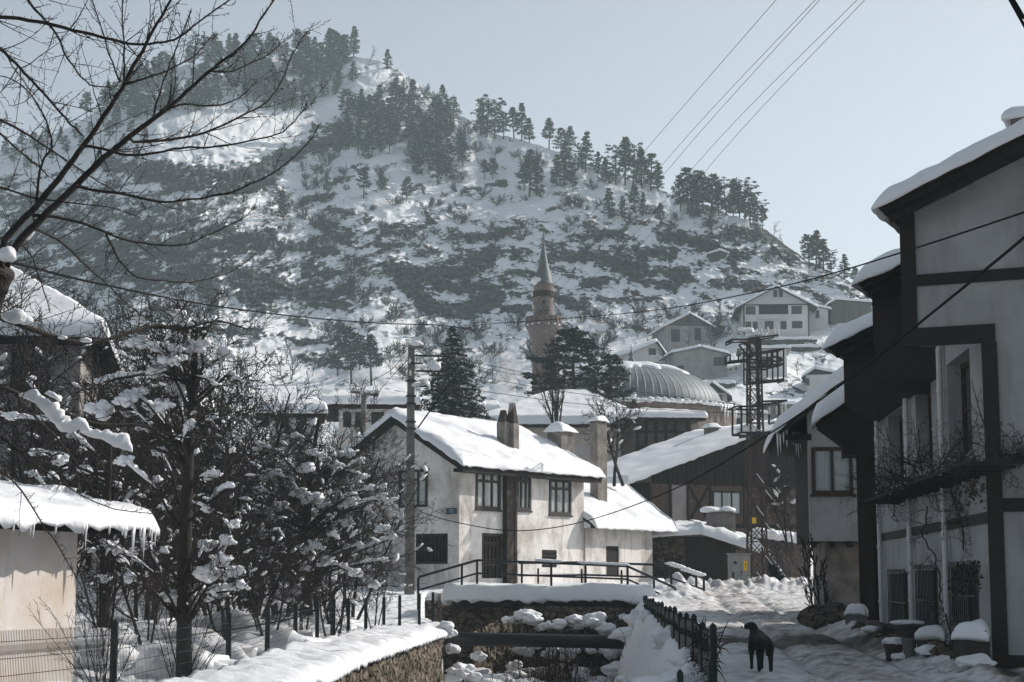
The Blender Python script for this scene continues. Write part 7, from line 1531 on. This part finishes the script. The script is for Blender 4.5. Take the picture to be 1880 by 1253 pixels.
hill_bushes(BT, [(678, 115, 42), (1120, 130 + 190, 30), (760, 160, 34), (690, 230, 34), (1420, 430, 42), (1440, 452, 36), (1390, 430, 36), (820, 210, 34), (1230, 372, 36)], 'thin leafless tree standing out against the sky on the ridge', 'leafless trees on the skyline', 'tree', 6, 7.0)

# ---- snowy spruce behind the pole
def make_spruce(label, px, pyb, pyt, Y, seed, wpx):
    rng = random.Random(seed); b = P3(px, pyb, Y); H = P3(px, pyt, Y).z - b.z; R = wpx / F * Y; t = thing('spruce_tree', label, 'spruce', b); mb = MB(); mb.tube([b, b + Vector((0, 0, H * 0.98))], [0.2, 0.02], 7); vs, fs, ms = [], [], []
    nw = 24
    for k in range(nw):
        f = k / (nw - 1); z = H * (0.06 + 0.93 * f); L = R * (1 - f) ** 0.85 + 0.12; nb = 13 if f < 0.7 else 7
        for j in range(nb):
            a = 2 * pi * (j + rng.random() * 0.8) / nb; Lb = L * rng.uniform(0.65, 1.12); d = Vector((cos(a), sin(a), 0)); p0 = b + Vector((0, 0, z)); tip = p0 + d * Lb + Vector((0, 0, -0.25 * Lb + rng.uniform(-.05, .1))); mb.tube([p0, tip], [0.03, 0.01], 3, False)
            n = max(3, int(Lb / 0.22))
            for i in range(n):
                q = p0.lerp(tip, (i + 0.8) / n) + Vector((0, 0, -0.02)); leaf_tris(rng, q, 0.22, 9, 0.22, 0.5, vs, fs, ms, 0.16)
                if rng.random() < 0.20:
                    c = q + Vector((0, 0, 0.05)); leaf_tris(rng, c, 0.15, 6, 0.22, 0.3, vs, fs, ms, 1.6)
    mb.build('trunk', 'bark', t); m2 = MB(); m2.v, m2.f, m2.m = vs, fs, ms; m2.build('crown', ['needles', 'snow'], t)
make_spruce('dense dark spruce dusted with snow right behind the tall utility pole', 830, 815, 602, 106, 61, 88)
# ---- dark pines in front of the minaret foot
KB = make_pine('pine_tree', 'broad dark pine with snow patches hiding the foot of the minaret', None, 71, 10.0, dome_, 120, 26, 0.055, 0.13, 0.10, 0.42, 0.085, 'needles')
p = P3(1055, 775, 131); KB.location = p; s = (775 - 602) / F * 131 / 10; KB.scale = (s * 1.35, s * 1.2, s)
K2 = copy_tree(KB); K2['label'] = 'smaller dark pine with snow patches between the minaret and the dome'; p = P3(1122, 765, 128); K2.location = p; s = (765 - 650) / F * 128 / 10; K2.scale = (s, s, s); K2.rotation_euler = (0, 0, 2)
# ---- bare trees in the town
def town_tree(label, px, pyb, pyt, Y, seed, n, spread, P, r0, snow=0):
    rng = random.Random(seed); b = P3(px, pyb, Y); H = P3(px, pyt, Y).z - b.z; t = thing('bare_tree', label, 'tree', b); mb = MB(); pts = []
    for k in range(n): grow(mb, rng, b + Vector((rng.uniform(-.3, .3), rng.uniform(-.3, .3), -0.2)), Vector((rng.uniform(-spread, spread), rng.uniform(-spread, spread), 1)), H * rng.uniform(0.75, 1.0), r0, 0, P, pts)
    mb.build('branches', 'bark', t)
    if snow: ms = MB(); snow_bits(ms, rng, pts, snow, 0.08, 0.2); s_ = ms.build('snow_load', 'snow', t, smooth=True); s_['kind'] = 'stuff'
PW = dict(PT); PW.update(seg=[0.9, 0.6, 0.4], wob=[0.06, 0.12, 0.2], up=[0.05, 0.12, 0.05], nch=[11, 6, 0], t0=[0.15, 0.1, 0], ang=[0.4, 0.5, 0.6], lr=[0.35, 0.4, 0.4], sides=[5, 3, 3], rmin=0.014)
town_tree('slender many stemmed bare tree in front of the wide hall roof', 1022, 800, 622, 108, 81, 7, 0.20, PW, 0.07)
town_tree('crooked bare fruit tree between the tall chimney and the timbered house', 1135, 885, 712, 90, 82, 2, 0.35, PB, 0.10, 26)
town_tree('bare snow flecked shrub against the timbered barn right of the pylon', 1448, 1000, 855, 86, 83, 3, 0.4, PB, 0.05, 16)
town_tree('dark leafless shrub growing beside the lower wall of the whitewashed house', 1503, 1140, 985, 47, 84, 3, 0.12, PW, 0.035, 0)
# dry brown weeds on the stream bank
rng = random.Random(19); t = thing('dry_weeds', 'dry brown weeds in front of the stone wall under the footbridge', 'weeds', (P3(1020, 1240, 62).x, 62, -2.4)); mb = MB()
for k in range(420):
    px = rng.choice((rng.gauss(1030, 22), rng.uniform(900, 1160), rng.gauss(985, 25))); Y = rng.uniform(58, 68); x = (px - CX) / F * Y; z = gz(x, Y); h = rng.uniform(0.3, 1.4) * (1.3 if abs(px - 1030) < 30 else 0.7)
    mb.tube([(x, Y, z - 0.05), (x + rng.gauss(0, .12), Y + rng.gauss(0, .1), z + h * 0.6), (x + rng.gauss(0, .35), Y + rng.gauss(0, .2), z + h)], [0.014, 0.011, 0.004], 3, False)
mb.build('stalks', 'dry_leaves', t)
# ---- climbing vine on the half timbered house
rng = random.Random(33); VI = thing('grape_vine', 'leafless grape vine tangled along the ledge of the half timbered house wall', 'vine', WF.W(8, -0.3, 0.1)); mb = MB()
PV = dict(seg=[0.25, 0.15, 0.08], wob=[0.28, 0.4, 0.45], up=[0.0, 0.02, 0.0], nch=[7, 4, 0], t0=[0.1, 0.1, 0], ang=[0.9, 0.9, 0.9], lr=[0.5, 0.5, 0.5], rr=[0.6, 0.6, 0.6], sides=[4, 3, 3], rmin=0.0035)
(svA, zvA), (svB, zvB) = WF.at(1622, 915, -0.35), WF.at(1812, 852, -0.35); zv = (zvA + zvB) / 2
m2 = MB()
for k in range(16): s = lerp(svA, svB + 1.0, k / 15); m2.bar(WF.W(s, 0.05, zv - 0.08), WF.W(s, -0.75, zv - 0.08), 0.05)
for d_ in (-0.2, -0.45, -0.72): m2.bar(WF.W(svA - 0.2, d_, zv - 0.03), WF.W(svB + 1.1, d_, zv - 0.03), 0.05)
m2.build('trellis', 'timber', VI)
for k in range(90):
    s = lerp(svA, svB + 0.9, rng.random()); d_ = rng.uniform(-0.75, -0.08); f = rng.random()
    grow(mb, rng, WF.W(s, d_, zv + rng.uniform(-0.1, 0.25)), WF.e.to_3d() * rng.choice((-1, 1)) + rdir(rng) * 0.7 + Vector((0, 0, 0.15)), rng.uniform(0.5, 1.5), 0.014, 0, PV)
for (pts_) in ([(1815, 850), (1845, 835), (1880, 838), (1920, 830)], [(1815, 860), (1860, 845), (1890, 842)]):
    q = [T1.W(T1.at(x, y, -0.15)[0], -0.15, T1.at(x, y, -0.15)[1]) for x, y in pts_]; mb.tube(q, 0.03, 5)
    for k in range(14): grow(mb, rng, q[rng.randrange(len(q))] + rdir(rng) * 0.15, WF.n.to_3d() * 0 + rdir(rng) + Vector((0.5, 0, 0.1)), rng.uniform(0.3, 0.9), 0.009, 0, PV)
for pts_ in ([(1705, 930), (1695, 985), (1715, 1020), (1728, 1060), (1726, 1100), (1745, 1150), (1750, 1190)], [(1745, 900), (1764, 960), (1775, 1025)]):
    q = [WF.W(WF.at(x, y, -0.12)[0], -0.12 - 0.02 * (i % 2), WF.at(x, y, -0.12)[1]) for i, (x, y) in enumerate(pts_)]; qq = []
    for a_, b_ in zip(q[:-1], q[1:]): qq += [a_.lerp(b_, j / 5) + rdir(rng) * 0.03 for j in range(5)]
    mb.tube(qq, 0.016, 5)
    for k in range(22): i = rng.randrange(len(q) - 1); grow(mb, rng, q[i].lerp(q[i + 1], rng.random()), rdir(rng), rng.uniform(0.2, 0.7), 0.007, 0, PV)
mb.build('vine_stems', 'bark', VI)
lv = MB()
for k in range(90):
    s, z = WF.at(rng.gauss(1785, 12), rng.gauss(905, 14), -0.4)
    a = rdir(rng) * 0.05; b = rdir(rng) * 0.05; p = WF.W(s, -0.4 + rng.uniform(-.1, .1), z); lv.add([tuple(p), tuple(p + a), tuple(p + a + b), tuple(p + b)], [(0, 1, 2, 3)])
for k in range(260):
    s, z = WF.at(rng.uniform(1745, 1800), rng.uniform(1035, 1090), -0.15); a = rdir(rng) * 0.05; b = rdir(rng) * 0.05; p = WF.W(s, -0.14 + rng.uniform(-.06, .04), z); lv.add([tuple(p), tuple(p + a), tuple(p + a + b), tuple(p + b)], [(0, 1, 2, 3)])
lv.build('dead_leaves', 'soil', VI)
# ================================================================ wires
def wire(label, pts, r, name='overhead_wire', group=None, sag=0.0):
    q = [P3(*p) for p in pts]; path = []
    n = len(q)
    for k in range(n - 1):
        a, b = q[k], q[k + 1]; pa, nb = q[max(0, k - 1)], q[min(n - 1, k + 2)]
        for j in range(6):
            t = j / 6; p = 0.5 * ((2 * a) + (b - pa) * t + (2 * pa - 5 * a + 4 * b - nb) * t * t + (3 * a - pa - 3 * b + nb) * t ** 3) if n > 2 else a.lerp(b, t)
            path.append(p)
    path.append(q[-1])
    if sag:
        m_ = len(path) - 1
        for k in range(m_ + 1): t = k / m_; path[k] = path[k] - Vector((0, 0, 4 * sag * t * (1 - t)))
    o = MB().tube(path, r, 5).build(name, 'wire', None, loc=path[len(path) // 2]); tag(o, label, 'cable' if 'cable' in name else 'wire', group); return o
wire('black cable sagging from the left edge to the joint above the stucco house', [(-40, 466, 24), (60, 492, 27), (180, 521, 32), (380, 560, 45), (560, 583, 58), (700, 594, 66), (800, 597, 70), (850, 603, 72), (873, 608, 72.5)], 0.022, 'overhead_cable')
wire('black cable running from the joint over the hillside houses to the shaded gable at right', [(848, 612, 72), (864, 601, 72), (900, 595, 70), (1029, 586, 62), (1210, 569, 50), (1380, 538, 40), (1500, 510, 34), (1658, 463, 26.5), (1880, 390, 20), (1990, 350, 18), (2500, 120, 12), (3600, -500, 7)], 0.014, 'overhead_cable')
wire('thick cable drooping in front of the stucco house and rising past the whitewashed house', [(3600, -700, 7), (2500, -80, 12), (1990, 338, 17.5), (1880, 437, 19.5), (1690, 592, 24), (1560, 695, 30), (1423, 790, 40), (1245, 895, 55), (1075, 957, 64), (950, 975, 68), (850, 962, 71), (780, 943, 71.7), (757, 928, 71.8)], 0.019, 'overhead_cable')
wire('short thick cable cutting the top right corner', [(1300, -900, 13), (1830, -50, 12), (1855, 0, 12), (1880, 46, 12), (2300, 800, 11), (2500, 1100, 11)], 0.012, 'overhead_cable')
for k, (xt, x240, xb) in enumerate(((1425, 1216, 800), (1497, 1271, 850), (1505, 1288, 872), (1574, 1334, 905), (1588, 1360, 940))):
    a = P3(x240, 240, 85); top = (xt, 0, 62)
    wire('thin power wire climbing over the hill to the top right edge', [(xt + (xt - x240) * 0.5, -120, 55), (xt, 0, 62), (x240, 240, 85), ((x240 + xb) / 2 + 8, 470, 115), (xb, 690, 160)], 0.011, 'power_wire', 'power wires climbing to the top right')
for k, (y0, y1, x1) in enumerate(((655, 742, 1350), (664, 744, 1362), (683, 752, 1377), (711, 760, 1362))):
    wire('thin wire strung between the tall utility pole and the lattice pylon', [(822 + 4 * k, y0, 72), (1080, (y0 + y1) / 2 + 8, 78), (x1, y1, 83)], 0.012, 'power_wire', 'wires from pole to pylon')
for k, (y0, x1, y1) in enumerate(((640, 645, 716), (662, 694, 722))):
    wire('thin wire sloping down left from the tall pole to the shorter pole', [(748, y0, 72), (715, (y0 + y1) / 2 + 4, 76), (x1, y1, 84)], 0.014, 'power_wire', 'wires between the two poles')
wire('stay cable slanting from the pole arms down to the stucco house gable', [(821, 710, 71.6), (767, 786, 72.0)], 0.035, 'stay_cable')
# ================================================================ the dog
def skin_mesh(name, verts, edges, radii, matn, parent, sub=2):
    me = bpy.data.meshes.new(name); me.from_pydata([tuple(v) for v in verts], edges, []); me.update(); tmp = bpy.data.objects.new(name, me); COL.objects.link(tmp)
    tmp.modifiers.new('s', 'SKIN'); sub_ = tmp.modifiers.new('b', 'SUBSURF'); sub_.levels = sub; sub_.render_levels = sub
    for i, r in enumerate(radii): rr = r if hasattr(r, '__len__') else (r, r); me.skin_vertices[0].data[i].radius = rr; me.skin_vertices[0].data[i].use_root = (i == 0)
    dg = bpy.context.evaluated_depsgraph_get(); dg.update(); ev = tmp.evaluated_get(dg); out = bpy.data.meshes.new_from_object(ev); COL.objects.unlink(tmp); bpy.data.objects.remove(tmp); bpy.data.meshes.remove(me)
    m_ = MB(); off = OFF[parent.name]; m_.add([tuple(v.co + off) for v in out.vertices], [tuple(p.vertices) for p in out.polygons]); bpy.data.meshes.remove(out)
    return m_.build(name, matn, parent, smooth=True)
dY = 26.9; dX = P3(1395, 1228, dY).x; dz0 = gz(dX, dY)
DOG = thing('dog', 'black dog standing in the shaded snowy street with its head turned left', 'dog', (dX, dY, dz0))
dv, de, dr = [], [], []
def dvx(p, r, par=None):
    dv.append(Vector(p)); dr.append(r)
    if par is not None: de.append((par, len(dv) - 1))
    return len(dv) - 1
hip = dvx((0.075, 0.0, 0.50), (0.115, 0.125)); mid = dvx((0.045, 0.20, 0.49), (0.115, 0.125), hip); rib = dvx((0.0, 0.38, 0.48), (0.13, 0.155), mid); sho = dvx((-0.03, 0.50, 0.51), (0.11, 0.13), rib)
nk = dvx((-0.055, 0.56, 0.62), 0.080, sho); nk2 = dvx((-0.075, 0.58, 0.685), 0.072, nk); hd = dvx((-0.095, 0.575, 0.725), 0.080, nk2); br = dvx((-0.145, 0.56, 0.725), 0.062, hd); mz_ = dvx((-0.185, 0.55, 0.697), 0.047, br); ns = dvx((-0.212, 0.545, 0.692), 0.038, mz_)
for sx_, ky in ((-0.075, 0.03), (0.075, -0.02)):
    a = dvx((0.075 + sx_, 0.02 + ky, 0.40), (0.065, 0.085), hip); b = dvx((0.075 + sx_ * 1.1, 0.09 + ky, 0.30), 0.048, a); c = dvx((0.075 + sx_ * 1.1, -0.06 + ky, 0.165), 0.034, b); d_ = dvx((0.075 + sx_ * 1.1, -0.045 + ky, 0.045), 0.030, c); dvx((0.075 + sx_ * 1.1, 0.01 + ky, 0.025), 0.026, d_)
for sx_, ky in ((-0.08, 0.0), (0.07, 0.06)):
    a = dvx((-0.03 + sx_, 0.48 + ky, 0.36), (0.048, 0.062), sho); b = dvx((-0.03 + sx_, 0.45 + ky, 0.27), 0.036, a); c = dvx((-0.03 + sx_, 0.47 + ky, 0.14), 0.027, b); d_ = dvx((-0.03 + sx_, 0.475 + ky, 0.045), 0.023, c); dvx((-0.035 + sx_, 0.515 + ky, 0.026), 0.027, d_)
t1 = dvx((0.085, -0.12, 0.49), 0.032, hip); t2 = dvx((0.095, -0.20, 0.38), 0.024, t1); dvx((0.10, -0.22, 0.26), 0.012, t2)
skin_mesh('body', dv, de, dr, 'fur', DOG)
off = Vector((dX, dY, dz0)); DOG.rotation_euler = (0, 0, radians(-7)); DOG.scale = (1.05, 1.05, 0.95)
for sy in (-1, 1):
    m = MB(); c = off + Vector((-0.085, 0.575 + sy * 0.075, 0.755)); m.blob(c + Vector((0.012, sy * 0.015, -0.045)), 0.052, 0.12, sy, 2, (0.75, 0.35, 1.15)); m.build('ear', 'fur', DOG, smooth=True)
m = MB(); m.blob(off + Vector((-0.246, 0.545, 0.702)), 0.016, 0.05, 1, 2); m.build('nose', 'metal_dark', DOG, smooth=True)
for sy in (-1, 1): m = MB(); m.blob(off + Vector((-0.165, 0.558 + sy * 0.045, 0.745)), 0.010, 0.0, 1, 1); m.build('eye', 'glass', DOG, smooth=True)
# thin smoke from the twin chimney
sm = MB(); s_, z_ = FH.at(930, 760, 0.8); c = FH.W(s_, 0.8, z_); sm.tube([c + Vector((0, 0, 0.1)), c + Vector((0.1, 0, 0.6)), c + Vector((-0.1, 0, 1.3)), c + Vector((0.15, 0, 2.1)), c + Vector((0.0, 0, 2.8))], [0.22, 0.42, 0.55, 0.6, 0.35], 12)
so_ = sm.build('chimney_smoke', [], None, loc=c, smooth=True); so_['kind'] = 'stuff'; so_['label'] = 'thin white smoke rising from the twin chimney'
smm = bpy.data.materials.new('smoke'); smm.use_nodes = True; sn = smm.node_tree; sn.nodes.remove(sn.nodes["Principled BSDF"]); pv = sn.nodes.new("ShaderNodeVolumePrincipled"); pv.inputs['Color'].default_value = (0.95, 0.95, 0.95, 1); pv.inputs['Density'].default_value = 0.4; sn.links.new(pv.outputs[0], sn.nodes["Material Output"].inputs['Volume']); so_.data.materials.append(smm)
# ---------------------------------------------------------------- the air: cold winter haze up the valley
mb = MB(); mb.box(None, -560, 560, -12, 760, -5, 190)
hz = mb.build('haze', [], None)
hm = bpy.data.materials.new('haze'); hm.use_nodes = True; hn = hm.node_tree
hn.nodes.remove(hn.nodes["Principled BSDF"])
pv = hn.nodes.new("ShaderNodeVolumePrincipled"); pv.inputs['Color'].default_value = (0.74, 0.90, 0.96, 1)
pv.inputs['Density'].default_value = HAZE_DENSITY; pv.inputs['Anisotropy'].default_value = 0.22
hn.links.new(pv.outputs[0], hn.nodes["Material Output"].inputs['Volume'])
hz.data.materials.append(hm); hz['kind'] = 'stuff'; hz['label'] = 'pale blue winter haze filling the valley'
